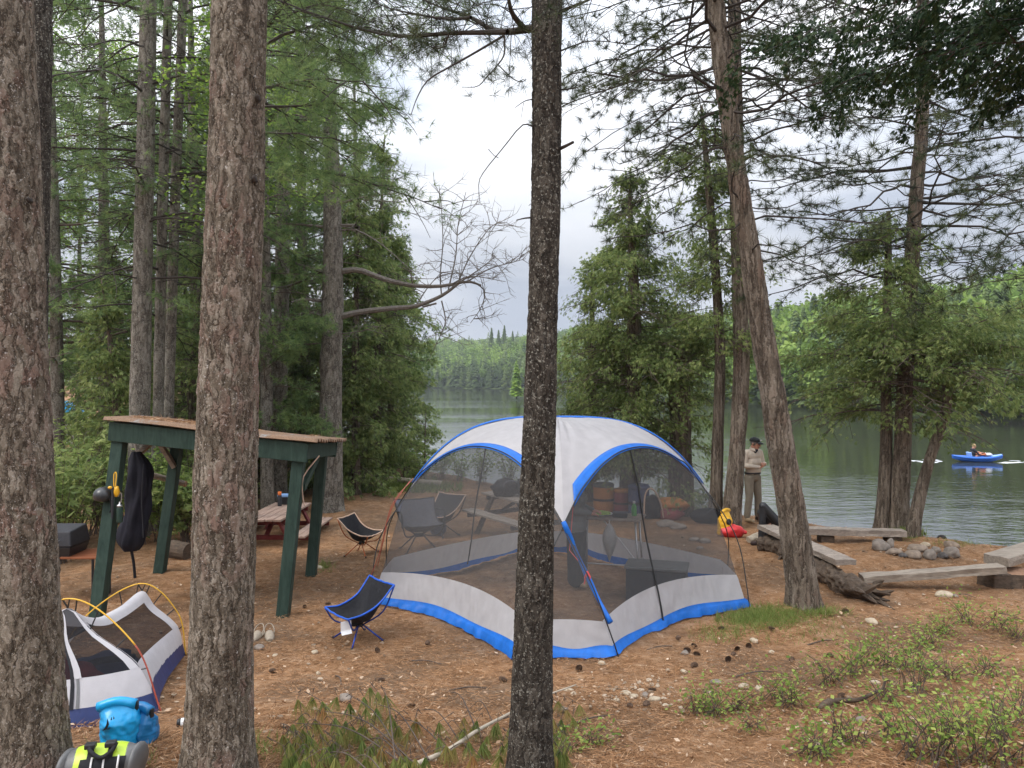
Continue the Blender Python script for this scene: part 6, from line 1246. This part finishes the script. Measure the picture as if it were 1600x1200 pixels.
def stone(c, rad, mat, label, seed, group=None, name='stone', yaw=0.0, sub=(22, 14)):
    rr = R8(seed); o_ = rr.random(3) * 9
    def fn(V):
        k = 1 + .26 * vnoise(V * 1.15 + o_) + .10 * vnoise(V * 2.7 + o_) + .04 * vnoise(V * 6 + o_); V = V * k[:, None]; V[:, 2] = np.maximum(V[:, 2], -.45); return V
    m = MB().ball((0, 0, 0), rad, sub[0], sub[1], fn=fn, M=np.array(Matrix.Rotation(yaw, 3, 'Z'))); c = np.array(c, float); c[2] += rad[2] * .38
    m.V[0] = m.V[0] + c; o = m.build(name, MAT[mat], None, c, smooth=True); tag(o, label, 'stone', group); return o
FR_ = [(1377, 853, 14, 11, 'stone_grey', 'large grey rounded rock at the left end of the fire ring'), (1391, 850, 7, 10, 'stone_grey', 'tall thin rock behind the leftmost fire ring rock'), (1372, 846, 9, 5, 'stone_grey', 'small rock behind the large grey rock of the fire ring'), (1398, 862, 15, 6, 'stone_tan', 'long low rock right of the large grey fire ring rock'), (1427, 866, 14, 8, 'stone_tan', 'broad brown rock in the front of the fire ring'),
       (1453, 867, 11, 10, 'stone_grey', 'upright round rock at the front centre of the fire ring'), (1432, 856, 19, 6, 'stone_tan', 'flat slab at the back of the fire ring'), (1463, 859, 8, 6, 'stone_grey', 'small rock behind the upright round rock'), (1487, 864, 13, 10, 'stone_grey', 'big smooth rock at the right end of the fire ring'), (1487, 852, 12, 8, 'stone_tan', 'brown angular rock in front of the white shirt'), (1473, 868, 8, 6, 'ash', 'soot blackened rock between upright and smooth rocks'), (1446, 851, 7, 5, 'stone_pale', 'small pale slab on the back of the fire ring'), (1411, 868, 7, 4, 'ash', 'charred flat stone near the front of the fire ring')]
for i, (px, py, a_, b_h, mt, lb) in enumerate(FR_):
    c = gp(px, py + b_h * .55); k_ = c[1] / F; stone(c, (a_ * k_, a_ * k_ * .8, b_h * k_ * 1.0), mt, lb, 700 + i, 'rocks of the fire ring', 'rock', .2 * i)
for i, (px, py, a_) in enumerate([(1040, 822, 14), (1058, 826, 13), (1085, 845, 8), (1102, 848, 10), (1094, 858, 6)]):
    c = gp(px, py); k_ = c[1] / F; stone(c, (a_ * k_, a_ * k_ * .7, a_ * .5 * k_), 'stone_grey', 'grey rock on the ground seen through the right mesh of the screen house', 730 + i, 'rocks behind the screen house', 'rock')
SP = [(405, 1014, 8), (492, 1021, 6), (497, 1054, 5), (940, 1038, 6), (1070, 1022, 7), (1178, 1003, 7), (889, 1081, 7), (896, 1085, 5), (1008, 1088, 7), (978, 1085, 8), (990, 1090, 7), (964, 1096, 6), (1118, 1068, 8), (1162, 1075, 9), (1186, 1079, 8), (1367, 1070, 8), (1345, 1128, 9), (1405, 1050, 6), (1291, 1134, 6), (1475, 933, 12), (1493, 933, 5), (1362, 974, 9), (497, 889, 7), (430, 1026, 5), (540, 1095, 12), (1022, 1096, 9), (1040, 1106, 7), (1068, 1051, 6), (880, 1110, 6), (1205, 1020, 5)]
for i, (px, py, a_) in enumerate(SP):
    c = gp(px, py); k_ = c[1] / F; stone(c, (a_ * k_ * 1.1, a_ * k_ * .8, a_ * k_ * .6), 'stone_pale' if i % 4 else 'stone_grey', 'small smooth stone lying loose on the needle covered ground', 760 + i, 'loose stones on the ground', 'stone', i, (14, 9))
# ---- pine cones
def cone_mesh():
    rr = R8(800); q, fs = [], []; n = 0
    for k in range(90):
        f = (k + .5) / 90; a = k * 2.39996; z = (f - .5) * .075; R0 = .021 * math.sin(math.pi * min(1, f * .86 + .12)) ** .7; d = np.array([math.cos(a), math.sin(a), 0]); s_ = np.array([-d[1], d[0], 0])
        b = d * R0 * .35 + [0, 0, z]; tip = d * (R0 + .007) + [0, 0, z + .010]; q += [b - s_ * .004, b + s_ * .004, tip + s_ * .0055 + [0, 0, -.001], tip - s_ * .0055 + [0, 0, -.001]]; fs.append([n, n + 1, n + 2, n + 3]); n += 4
    V = np.array(q)[:, [2, 0, 1]]; me = raw_mesh('pine_cone', V, [np.array(fs)]); me.materials.append(MAT['cone_scale']); return me
cm = cone_mesh(); r = R8(810)
PC = [(512, 946), (595, 1066), (642, 1107), (785, 1066), (1042, 978), (1060, 1000), (1073, 1020), (1088, 1026), (1084, 1012), (1138, 1034), (1152, 1018), (1170, 1013), (1237, 1035), (985, 1107), (1010, 1106), (1146, 1026), (1314, 1093), (425, 1052), (1084, 1044), (1236, 943), (1320, 958), (1298, 1028), (590, 1020), (668, 1009), (1020, 1082), (1128, 985), (1205, 985), (800, 1052), (905, 1048), (476, 950)]
for i, (px, py) in enumerate(PC):
    c = gp(px, py); o = bpy.data.objects.new('pine_cone', cm); COL.objects.link(o); s_ = r.uniform(.75, 1.1); o.scale = (s_, s_, s_); o.location = c + [0, 0, .026 * s_]; o.rotation_euler = (r.normal() * .3, r.normal() * .25, r.random() * 6.3); tag(o, 'small dark brown pine cone lying on the needle covered ground', 'pine cone', 'fallen pine cones')
# ================================================================== small tent behind the leftmost pine
A_r, A_l = gp(250, 1113), onground(-4.42, 5.9); Ap = P(106, 950, 6.12); B_r, B_l = gp(289, 1024), onground(-4.75, 7.9); Bp = P(222, 923, 7.85)
st_ = thing('small_tent', 'low white and navy tent with black mesh and yellow poles by the leftmost pine', 'tent', (A_r + A_l + B_r + B_l) / 4)
def hoop(r_, a, l_, n=41, pw=1.0):
    """cloth edge from right foot over the peak to the left foot"""
    t = np.linspace(0, 1, n); k = np.array([r_, r_ * .60 + a * .40 + (r_ - l_) * .075 + [0, 0, .03], r_ * .24 + a * .76 + (r_ - l_) * .02, a, l_ * .24 + a * .76 + (l_ - r_) * .02, l_ * .60 + a * .40 + (l_ - r_) * .075 + [0, 0, .03], l_]); return spline(k, n)
HA, HB = hoop(A_r, Ap, A_l), hoop(B_r, Bp, B_l)
def loft(t0, t1, nm, mat, s0=0, s1=1, off=0.0, n=15, m_=16, sag=.20, sol=0):
    ti = np.linspace(t0, t1, n) * 40; rows = []
    for s_ in np.linspace(s0, s1, m_):
        a = np.stack([np.interp(ti, np.arange(41), HA[:, c]) for c in range(3)], 1); b = np.stack([np.interp(ti, np.arange(41), HB[:, c]) for c in range(3)], 1); p = a * (1 - s_) + b * s_
        cen = (A_r + A_l) / 2 * (1 - s_) + (B_r + B_l) / 2 * s_; h_ = np.clip((p[:, 2:3] - 1.7) / .8, 0, 1); p = p - (p - cen) * sag * 4 * s_ * (1 - s_) * (.35 + .65 * h_)
        p = p + nrm(p - cen) * (off + .005 * vnoise(p * 6)[:, None]); rows.append(p)
    return MB().grid(np.array(rows)).build(nm, MAT[mat], st_, smooth=True, solid=sol)
loft(0, .07, 'floor_wall', 'navy_fabric'); loft(.065, .17, 'white_wall', 'tent_white'); loft(.17, .40, 'mesh_side', 'tent_mesh', .04, .95); loft(.40, .60, 'roof_strip', 'tent_white'); loft(.60, .79, 'mesh_side', 'tent_mesh', .06, .93); loft(.79, .92, 'white_wall', 'tent_white'); loft(.915, 1, 'floor_wall', 'navy_fabric')
loft(.16, .41, 'edge_panel', 'tent_white', 0, .05, .003); loft(.16, .41, 'edge_panel', 'tent_white', .92, 1, .003); loft(.59, .80, 'edge_panel', 'tent_white', 0, .075, .003); loft(.59, .80, 'edge_panel', 'tent_white', .90, 1, .003)
# front: a pointed door of mesh over white and navy, bellied out at the foot
fo = nrm(np.cross(A_r - A_l, [0, 0, 1])); fo = fo if fo[1] < 0 else -fo
def front(z0, z1, nm, mat, t0=0, t1=1, off=0.0, n=31, m_=10, sol=0):
    rows = []; zg_ = 1.9
    for z_ in np.linspace(z0, z1, m_):
        iR = np.interp(z_, HA[:21, 2] - A_r[2], np.arange(21)); iL = np.interp(z_, (HA[20:, 2] - A_l[2])[::-1], np.arange(40, 19, -1))
        a = np.array([np.interp(iR, np.arange(41), HA[:, c]) for c in range(3)]); b = np.array([np.interp(iL, np.arange(41), HA[:, c]) for c in range(3)]); t = np.linspace(t0, t1, n)[:, None]
        p = a * (1 - t) + b * t; p = p + fo * (.30 * (4 * t * (1 - t)) ** .8 * max(0, 1 - z_ / .9) + off); p[:, 2] += .004 * vnoise(p * 9); rows.append(p)
    return MB().grid(np.array(rows)).build(nm, MAT[mat], st_, smooth=True, solid=sol)
front(0, .14, 'floor_wall', 'navy_fabric'); front(.14, .33, 'white_wall', 'tent_white'); front(.33, .80, 'mesh_front', 'tent_mesh'); front(.80, .875, 'peak_panel', 'tent_white')
front(.33, .86, 'door_seam', 'tent_white', .285, .325, .006); front(.14, .33, 'door_seam', 'grey_vinyl', .30, .315, .006); front(.14, .84, 'zip', 'black_fabric', .325, .345, .008); front(.33, .86, 'edge_panel', 'tent_white', 0, .04, .004); front(.33, .86, 'edge_panel', 'tent_white', .96, 1, .004)
front(.255, .325, 'logo_patch', 'black_fabric', .455, .52, .008, 6, 4)
for H_, foot, cols in ((HA, A_r, 'a'), (HB, B_r, 'b')):
    cen = (H_[0] + H_[-1]) / 2; out_ = np.array([p + nrm(p - cen) * .075 for p in H_]); q = spline(np.vstack([H_[0] + [.02, -.02, .01], H_[9] + nrm(H_[9] - cen) * .10, H_[20] + [0, 0, .075], H_[31] + nrm(H_[31] - cen) * .10, H_[-1] + [-.02, 0, .01]]), 80)
    MB().tube(q[:20], .0065, 7).build('pole', MAT['pole_red' if cols == 'a' else 'pole_yellow'], st_, smooth=True); MB().tube(q[19:], .0065, 7).build('pole', MAT['pole_yellow'], st_, smooth=True)
    for k in (6, 10, 14, 18, 20, 22, 26, 30): MB().tube([H_[k], q[np.argmin(np.linalg.norm(q - out_[k], axis=1))]], .006, 5).build('clip', MAT['pole_black'], st_)
    MB().tube([H_[20], H_[20] + [-.05, 0, .08]], .007, 5).build('clip', MAT['pole_black'], st_)
sl = thing('sleeping_bag', 'dark navy sleeping bag bundled inside the small tent', 'sleeping bag', (A_r + B_l) / 2); c_ = (A_r * .38 + A_l * .32 + B_r * .30) + [-.12, .1, .13]; MB().ball(c_, (.30, .40, .17), 26, 14, fn=lambda V: V * (1 + .25 * vnoise(V * 2.4))[:, None]).build('quilt', MAT['navy_fabric'], sl, smooth=True); MB().tube(spline([c_ + [-.2, -.4, .1], c_ + [.1, -.3, .22], c_ + [.3, 0, .16]], 12), .03, 7).build('edge', MAT['black_fabric'], sl, smooth=True)
rbk = thing('blanket', 'red blanket heaped inside the front of the small tent', 'blanket', (A_r + A_l) / 2); c_ = (A_r * .45 + A_l * .55) + [0.02, .25, .12]; MB().ball(c_, (.30, .24, .22), 24, 14, fn=lambda V: V * (1 + .3 * vnoise(V * 2.2 + 5))[:, None]).build('fold', MAT['red_blanket'], rbk, smooth=True); MB().ball(c_ + [-.2, .1, -.02], (.2, .2, .12), 18, 10, fn=lambda V: V * (1 + .3 * vnoise(V * 2.2 + 1))[:, None]).build('hem', MAT['red_blanket'], rbk, smooth=True)
# ---- bags in front of the small tent
d1 = gp(178, 1172); t_, G_ = drybag(d1 + [.03, .06, 0], .30, .135, 'bright_blue_vinyl', 'bright_blue_vinyl', 'bright blue dry bag with black bird mark in front of the small tent', (-.03, -.02), .15, seed=5)
m = MB(); bw = lambda a, b: None
c = P(166, 1132, (d1[1] + .06) - .150)
for pts in ([(-.028, -.045), (.004, -.03), (.018, .0), (.010, .04), (.002, .0), (-.012, -.025)], [(.006, -.03), (.030, -.018), (.014, -.034)], [(.028, .028), (.034, .05), (.038, .03)], [(.046, .034), (.05, .055), (.055, .038)]):
    q = np.array([[x_, 0, z_] for x_, z_ in pts]) + c; m.add(np.vstack([q, q.mean(0)]), np.array([[i, (i + 1) % len(q), len(q)] for i in range(len(q))]))
m.build('bird_mark', MAT['black_plastic'], t_, solid=.004)
d2 = gp(212, 1166); drybag(d2 + [.03, .06, 0], .23, .10, 'deep_blue_vinyl', 'deep_blue_vinyl', 'smaller deep blue dry bag tucked beside the bird marked one', (-.03, .0), -.35, seed=8)
df = gp(154, 1232); dl = thing('duffel', 'lime green, grey and black waterproof duffel at the foot of the leftmost pine', 'duffel bag', df); ay = math.radians(13); wd = lambda p: rotz(np.asarray(p, float) * .74, ay) + df + [0, .05, .125]
an = np.linspace(-.2 * np.pi, 1.2 * np.pi, 25); xx = np.linspace(-.24, .24, 19)
def shell(x0, x1, a0, a1, up=0.0, n=12, m_=16):
    X_ = np.linspace(x0, x1, n); A_ = np.linspace(a0, a1, m_); r_ = (.165 + up + .010 * np.cos(X_ * 6)) * (1 - .28 * np.abs(X_ / .27) ** 5); G_ = np.stack([np.repeat(X_[:, None], m_, 1), -r_[:, None] * np.cos(A_)[None] * .95, r_[:, None] * np.sin(A_)[None]], -1); G_ *= (1 + .05 * vnoise(G_ * 9))[..., None] * [1, 1, .86]; return wd(G_)
MB().grid(shell(-.195, .195, -.6, np.pi + .6)).build('top_panel', MAT['lime_vinyl'], dl, smooth=True)
for s_ in (-1, 1): MB().grid(shell(.19 * s_, .27 * s_, -.6, np.pi + .6)).build('end_panel', MAT['grey_vinyl'], dl, smooth=True); MB().ball(wd([.265 * s_, 0, 0]), (.035, .118, .098), 18, 10).build('end_cap', MAT['grey_vinyl'], dl, smooth=True)
MB().grid(shell(-.14, .20, -.5, .72, .006)).build('front_pocket', MAT['black_fabric'], dl, smooth=True)
for x_ in (-.045, .045, .15): MB().tube(shell(x_, x_ + .001, -.5, .75, .014, 2)[0], .006, 5).build('reflective_strip', MAT['white_plastic'], dl)
for x_ in (-.09, .06): MB().grid(shell(x_, x_ + .045, -.5, 1.25, .012, 3, 20)).build('strap', MAT['black_fabric'], dl, smooth=True); MB().box(wd([x_ + .02, -.08, .185]), (.06, .05, .03), rz=ay).build('buckle', MAT['black_plastic'], dl, bevel=.006)
MB().tube(spline([wd([-.08, -.07, .19]), wd([-.05, -.14, .16]), wd([.03, -.17, .12]), wd([.10, -.13, .15]), wd([.12, -.08, .19])], 18), .014, 6).build('handle', MAT['black_fabric'], dl, smooth=True)
wt = thing('small_bottle', 'white and black small bottle lying by the thick grey brown pine', 'bottle', gp(284, 1138)); a_ = gp(287, 1136) + [0, 0, .03]; MB().tube([a_ + [-.02, 0, 0], a_ + [.05, .02, 0]], [.032, .032], 12).build('body', MAT['white_plastic'], wt, smooth=True); MB().tube([a_ + [-.045, -.005, 0], a_ + [-.02, 0, 0]], [.026, .033], 12).build('cap', MAT['black_plastic'], wt, smooth=True)
# ---- a pair of clogs
for px, py, yw, lb in ((402, 998, -.1, 'tan rubber clog nearest the thick pine trunk, one of a pair'), (421, 997, .35, 'tan rubber clog of the pair turned slightly outwards')):
    c = gp(px, py); t = thing('clog', lb, 'shoe', c, 'pair of clogs'); wc = lambda p: rotz(np.asarray(p, float), yw) + c
    u_ = np.linspace(0, 1, 16); G_ = []
    for u in u_:      # toe at -y
        y_ = -.135 + .15 * u; w_ = .052 * math.sin(math.pi * (.18 + .42 * u)) ; h_ = .012 + .062 * (u ** .55); a_ = np.linspace(0, np.pi, 13); G_.append(np.stack([w_ * np.cos(a_), np.full(13, y_), .012 + h_ * np.sin(a_) ** .8], -1))
    MB().grid(wc(np.array(G_))).build('upper', MAT['rubber_tan'], t, smooth=True, solid=.006)
    a_ = np.linspace(0, 2 * np.pi, 30, endpoint=False); so = np.stack([.050 * np.cos(a_) * (1 - .15 * np.sin(a_)), .14 * np.sin(a_), np.zeros(30)], -1); m = MB(); m.grid(wc(np.stack([np.vstack([so, so[:1]]) + [0, 0, z_] for z_ in (.002, .024)]))); m.add(wc(np.vstack([so + [0, 0, .024], [[0, 0, .020]]])), np.array([[i, (i + 1) % 30, 30] for i in range(30)])); m.build('sole', MAT['rubber_tan'], t, smooth=False)
    MB().tube(wc(spline([[-.05, -.0, .05], [-.052, .05, .09], [-.03, .09, .125], [0, .10, .135], [.03, .09, .125], [.052, .05, .09], [.05, 0, .05]], 20)), .006, 6).build('heel_strap', MAT['rubber_tan'], t, smooth=True)
# ---- distant tent and smoker seen through the woods on the left
dt = P(97, 650, 30.0); dt[2] = float(gz(dt[0], dt[1])); fz = 4.6 - (627 - HY) / F * 30 - dt[2]; ft = thing('distant_tent', 'far dome tent with blue top in the woods beyond the leftmost pine', 'tent', dt)
th = np.linspace(0, np.pi / 2, 10); an = np.linspace(0, 2 * np.pi, 29)
MB().grid(np.array([np.stack([1.15 * np.cos(a) ** .8 * np.cos(an), .9 * np.cos(a) ** .8 * np.sin(an), np.full(29, fz * np.sin(a))], -1) for a in th[:7]]) + dt).build('wall', MAT['tent_white'], ft, smooth=True)
MB().grid(np.array([np.stack([1.18 * np.cos(a) ** .8 * np.cos(an), .93 * np.cos(a) ** .8 * np.sin(an), np.full(29, fz * 1.015 * np.sin(a))], -1) for a in np.linspace(th[4], np.pi / 2, 8)]) + dt).build('fly', MAT['bright_blue_vinyl'], ft, smooth=True)
# ---- fallen pine branch with wilting needles in the foreground
fb = thing('fallen_branch', 'cut pine branch with drooping wilted needles lying in the foreground', 'branch', gp(700, 1180)); r = R8(901)
def lift(px, py, dy): d = gp(px, py + dy)[1]; return P(px, py, d)
stem = spline([lift(600, 1235, 8), lift(640, 1200, 10), lift(700, 1172, 16), lift(745, 1142, 22), lift(790, 1118, 20), lift(840, 1092, 22), lift(900, 1070, 20)], 40)
MB().tube(stem, np.linspace(.020, .006, 40), 10).build('stem', MAT['pale_log'], fb, smooth=True)
tw = MB(); pos, dr, ln_ = [], [], []
for a, b, c_, d_ in [((745, 1142), (700, 1080), 20, .006), ((700, 1172), (600, 1130), 15, .005), ((640, 1200), (560, 1160), 15, .006), ((670, 1187), (590, 1100), 30, .006), ((650, 1195), (500, 1110), 40, .006), ((640, 1200), (460, 1130), 40, .006), ((720, 1160), (650, 1110), 25, .005), ((770, 1128), (735, 1105), 20, .004), ((780, 1124), (880, 1150), 10, .005), ((820, 1100), (885, 1110), 10, .004),
                    ((600, 1230), (490, 1180), 20, .006), ((610, 1225), (540, 1190), 15, .005), ((620, 1215), (600, 1075), 50, .006), ((640, 1205), (545, 1085), 50, .005), ((690, 1180), (760, 1190), 8, .004)]:
    q0, q1 = lift(*a, 14), lift(*b, c_); md_ = (q0 + q1) / 2 + [0, 0, .10]; tw.tube(spline([q0, md_, q1], 12), np.linspace(d_, .002, 12), 5, cap=False)
def tuft(px, py, dy, sz):
    p = lift(px, py, dy); o = p + [r.normal() * .05, .02, .03]; q = spline([o + [r.normal() * .06, .03, -.10], o + [r.normal() * .04, 0, .03], p], 7); tw.tube(q[2:], [.0028, .0026, .0024, .0022, .002], 4, cap=False); pos.append(p); dr.append([r.normal() * .12, r.normal() * .12, -1]); ln_.append(sz)
for px, py in [(465, 1092), (488, 1088), (503, 1095), (505, 1105), (527, 1088), (546, 1098), (471, 1115), (492, 1125), (523, 1120), (540, 1125), (578, 1073), (590, 1080), (602, 1085), (568, 1088), (572, 1105), (588, 1105), (610, 1115), (442, 1147), (452, 1160), (458, 1130), (480, 1148), (507, 1145), (485, 1165), (506, 1165), (527, 1135)]: tuft(px, py, 48, .125 + .03 * r.random())
for i in range(105):
    px = r.uniform(445, 885); lo = 1112 + 26 * abs(px - 760) / 300; py = r.uniform(lo, 1192); tuft(px, py, 26 + 16 * r.random(), .10 + .05 * r.random())
for px, py in [(872, 1095), (885, 1108), (880, 1130), (895, 1120), (868, 1145), (905, 1100)]: tuft(px, py, 24, .13)
V_, F_, T_n = needles(np.array(pos), np.array(dr), 52, np.array(ln_) * 1.3, .0046, .33, r, tint0=np.clip(r.normal(.46, .22, len(pos)), 0, 1), tvar=.4)
foliage_obj('needles', [(V_, F_, T_n)], MAT['wilted_needles'], fb, None, tw, MAT['twig'])
# ---- root, blueberry plants
rt = thing('dead_root', 'dark gnarled dead root lying among the plants at lower right', 'branch', gp(1330, 1105)); q = spline([gp(1280, 1112) + [0, 0, .02], gp(1300, 1106) + [0, 0, .05], gp(1340, 1102) + [0, 0, .04], gp(1372, 1090) + [0, 0, .05], gp(1392, 1080) + [0, 0, .04]], 30); logmesh(q[::5], np.array([.018, .026, .020, .018, .014, .010])[:len(q[::5])], 40, 14, .2, 12).build('root', MAT['rotten_wood'], rt, smooth=True); MB().tube([q[24], q[24] + [.05, .05, .05], q[24] + [.12, .04, .04]], [.012, .009, .004], 6).build('side_root', MAT['rotten_wood'], rt)
for i, (px, py, H, Wd, n) in enumerate([(1085, 1118, .22, .20, 150), (1120, 1124, .26, .26, 200), (1150, 1112, .28, .24, 190), (1100, 1108, .2, .18, 110), (1178, 1142, .16, .2, 110), (1212, 1095, .26, .26, 200), (1235, 1108, .3, .2, 170), (1302, 1072, .32, .28, 230), (1328, 1058, .32, .26, 210), (1352, 1040, .30, .3, 240), (1390, 1045, .34, .34, 280), (1425, 1045, .36, .3, 260), (1452, 1012, .34, .3, 260), (1475, 992, .30, .3, 240), (1510, 975, .36, .3, 260), (1555, 985, .34, .32, 240), (1590, 1000, .3, .3, 200), (1480, 1065, .3, .3, 170), (1430, 1085, .4, .26, 200), (1540, 1060, .3, .3, 170), (1395, 1155, .3, .2, 140), (1590, 1125, .34, .3, 190), (1283, 1190, .26, .2, 170), (1268, 1178, .2, .2, 120), (1310, 1165, .34, .22, 150), (1425, 1190, .42, .3, 240), (1470, 1198, .46, .3, 240), (1520, 1200, .46, .3, 240), (1572, 1205, .42, .3, 220), (1500, 1150, .36, .3, 190), (1560, 1160, .36, .3, 190), (890, 1175, .12, .16, 120), (925, 1165, .16, .2, 160), (1380, 1100, .26, .25, 140), (1340, 1165, .2, .25, 110)]):
    t = shrub(gp(px, py), H * .78, Wd, 'blueberry_leaves', 'low bright green blueberry plant sprouting from the needle covered ground', 'blueberry plants', 900 + i, .034, int(n * .85), 'leaf', name='blueberry_plant'); t['category'] = 'plant'
# ---- grass, and the litter of the forest floor
def gpv(px, py):
    D = (CZ - 1.7) / (py - HY) * F
    for _ in range(14): x = (px - CX) / F * D; D = .5 * D + .5 * (CZ - gz(x, D)) / (py - HY) * F
    x = (px - CX) / F * D; return np.stack([x, D, gz(x, D)], -1)
r = R8(950)
def in_front(p): return (shore_d(p[:, 0], p[:, 1]) > .25) & (p[:, 1] > 3.2) & (p[:, 1] < 34)
def inside_house(p): return (np.abs(p[:, 0] - SHC[0]) + np.abs(p[:, 1] - SHC[1]) < 3.0) & (np.maximum(np.abs(p[:, 0] - SHC[0]), np.abs(p[:, 1] - SHC[1])) < 2.45)
gr_p = []
for px, py, sx, sy, n in [(1180, 966, 30, 9, 3600), (1225, 962, 34, 8, 1200), (1285, 958, 22, 4, 500), (505, 887, 9, 4, 420), (560, 757, 60, 5, 3000), (480, 752, 50, 4, 1800), (640, 763, 40, 4, 1200), (1420, 838, 14, 4, 500), (1500, 850, 25, 3, 300), (1250, 985, 60, 12, 500), (420, 745, 40, 4, 900), (180, 1190, 30, 10, 200), (400, 1170, 20, 12, 250), (1130, 990, 26, 8, 500)]:
    gr_p.append(gpv(px + sx * np.clip(r.normal(size=n), -2, 2), py + sy * np.clip(r.normal(size=n), -2, 2)))
gr_p = np.vstack(gr_p); gr_p = gr_p[in_front(gr_p)]; fg_ = gr_p[gr_p[:, 1] > 14]; gr_p = gr_p[gr_p[:, 1] <= 14]; G2 = needles(fg_, r.normal(size=fg_.shape) * [.5, .5, .1] + [0, 0, .8], 3, .16, .022, .2, r); V_, F_, T_n = needles(gr_p, r.normal(size=gr_p.shape) * [.55, .55, .1] + [0, 0, .8], 2, np.clip(.055 + .04 * r.normal(size=len(gr_p)), .025, .12) * (1 + (gr_p[:, 1] > 15)), .005, .2, r)
tag(foliage_obj('grass', [(V_, F_, T_n), G2], MAT['grass_blades'], None, (gr_p[:, 0].mean(), gr_p[:, 1].mean(), 1.6)), 'short green grass growing in patches on the clearing floor', 'grass', None, 'stuff')
def floor_pts(n, y0=742, y1=1235, pw=1.0):
    px = r.uniform(-60, 1680, n); py = y0 + (y1 - y0) * r.random(n) ** pw; p = gpv(px, py); return p[in_front(p)]
p = floor_pts(150000); p = np.vstack([p, np.stack([r.uniform(-6, 8, 30000), r.uniform(3.3, 13, 30000), np.zeros(30000)], -1)]); p[:, 2] = gz(p[:, 0], p[:, 1]); p = p[in_front(p)]; p = p[~inside_house(p) | (r.random(len(p)) < .35)]
cl = vnoise(np.stack([p[:, 0] * 1.6, p[:, 1] * 1.6, p[:, 2] * 0], -1)) + .5 * vnoise(np.stack([p[:, 0] * 5, p[:, 1] * 5, p[:, 2] * 0 + 4], -1)); p = p[cl > -.55 + .5 * r.normal(size=len(p))]
p[:, 2] += .010 + .016 * r.random(len(p)); d_ = r.normal(size=(len(p), 3)) * [1, 1, .13]
V_, F_, T_n = needles(p, d_, 1, .04 + .07 * r.random(len(p)), .0032 + .0003 * 6, .03, r, tint0=np.clip(r.normal(.48, .24, len(p)), 0, 1), tvar=0)
tag(foliage_obj('fallen_needles', [(V_, F_, T_n)], MAT['litter_needles'], None, (0, 8, 1.6)), 'brown fallen pine needles carpeting the clearing', 'needle litter', None, 'stuff')
p = floor_pts(5000); p = p[~inside_house(p)]; kp = vnoise(np.stack([p[:, 0] * .9, p[:, 1] * .9, p[:, 2] * 0 + 9], -1)) > -.15 + .35 * r.normal(size=len(p)); p = p[kp]; p[:, 2] += .016 + .01 * r.random(len(p))
V_, F_, T_n = leaves(p, r.normal(size=(len(p), 3)) * [1, 1, .2], .016 + .045 * r.random(len(p)) ** 2.2, r, None, .85, .30)
tag(foliage_obj('leaf_litter', [(V_, F_, T_n)], MAT['litter_chips'], None, (0, 8, 1.6)), 'pale dry leaves and wood chips scattered over the clearing', 'leaf litter', None, 'stuff')
p = floor_pts(1700); kp = vnoise(np.stack([p[:, 0] * .7, p[:, 1] * .7, p[:, 2] * 0 + 2], -1)) > .0 + .35 * r.normal(size=len(p)); p = p[kp & ~inside_house(p)]; ex = gpv(r.normal(1000, 60, 160), r.normal(1085, 14, 160)); p = np.vstack([p, ex])
u8, m8 = 8, 6; th = np.linspace(0, np.pi, m8); an = np.linspace(0, 2 * np.pi, u8, endpoint=False); bs = np.stack([np.sin(th)[:, None] * np.cos(an), np.sin(th)[:, None] * np.sin(an), np.repeat(-np.cos(th)[:, None], u8, 1)], -1).reshape(-1, 3)
i_ = np.arange(m8 - 1)[:, None] * u8; j_ = np.arange(u8)[None]; f8 = np.stack([i_ + j_, i_ + (j_ + 1) % u8, i_ + u8 + (j_ + 1) % u8, i_ + u8 + j_], -1).reshape(-1, 4)
sz = .007 + .020 * r.random(len(p)) ** 2.5; V_ = bs[None] * (sz[:, None, None] * (r.uniform(.7, 1.3, (len(p), 1, 3)) * [1, 1, .6])) * (1 + .25 * r.normal(size=(len(p), len(bs), 1)) * .5) + (p + [0, 0, .01])[:, None]; F_ = (f8[None] + (np.arange(len(p)) * len(bs))[:, None, None]).reshape(-1, 4)
tag(foliage_obj('pebbles', [(V_.reshape(-1, 3), F_, np.repeat(r.random(len(p)), len(bs)))], MAT['litter_pebbles'], None, (0, 8, 1.6)), 'small pale pebbles strewn over the clearing', 'pebbles', None, 'stuff')
# a few fallen twigs
for i, (a, b) in enumerate([((524, 1058), (533, 1072)), ((1262, 1010), (1310, 1002)), ((1050, 1012), (1010, 1018)), ((700, 1082), (760, 1078)), ((1560, 960), (1600, 972)), ((880, 1140), (960, 1120)), ((1395, 1140), (1368, 1138)), ((1498, 930), (1525, 936)), ((640, 1035), (690, 1040)), ((1150, 1060), (1210, 1052))]):
    q0, q1 = gp(*a), gp(*b); o = MB().tube(spline([q0 + [0, 0, .015], (q0 + q1) / 2 + [.01, .03, .025], q1 + [0, 0, .015]], 9), np.linspace(.008, .004, 9), 6).build('fallen_twig', MAT['twig'], None, (q0 + q1) / 2, smooth=True); tag(o, 'thin bare twig lying on the needle covered ground', 'twig', 'fallen twigs')
# ================================================================== air
hz = MB().box((0, 560, 58), (1900, 1240, 124)); k = NT('haze_air'); v = k.n('VolumePrincipled'); v.inputs['Color'].default_value = (0.86, 0.92, 1.0, 1); v.inputs['Density'].default_value = HAZE; k.c(v.outputs[0], k.out.inputs['Volume'])
tag(hz.build('haze', k.m), None, None, None, 'stuff')
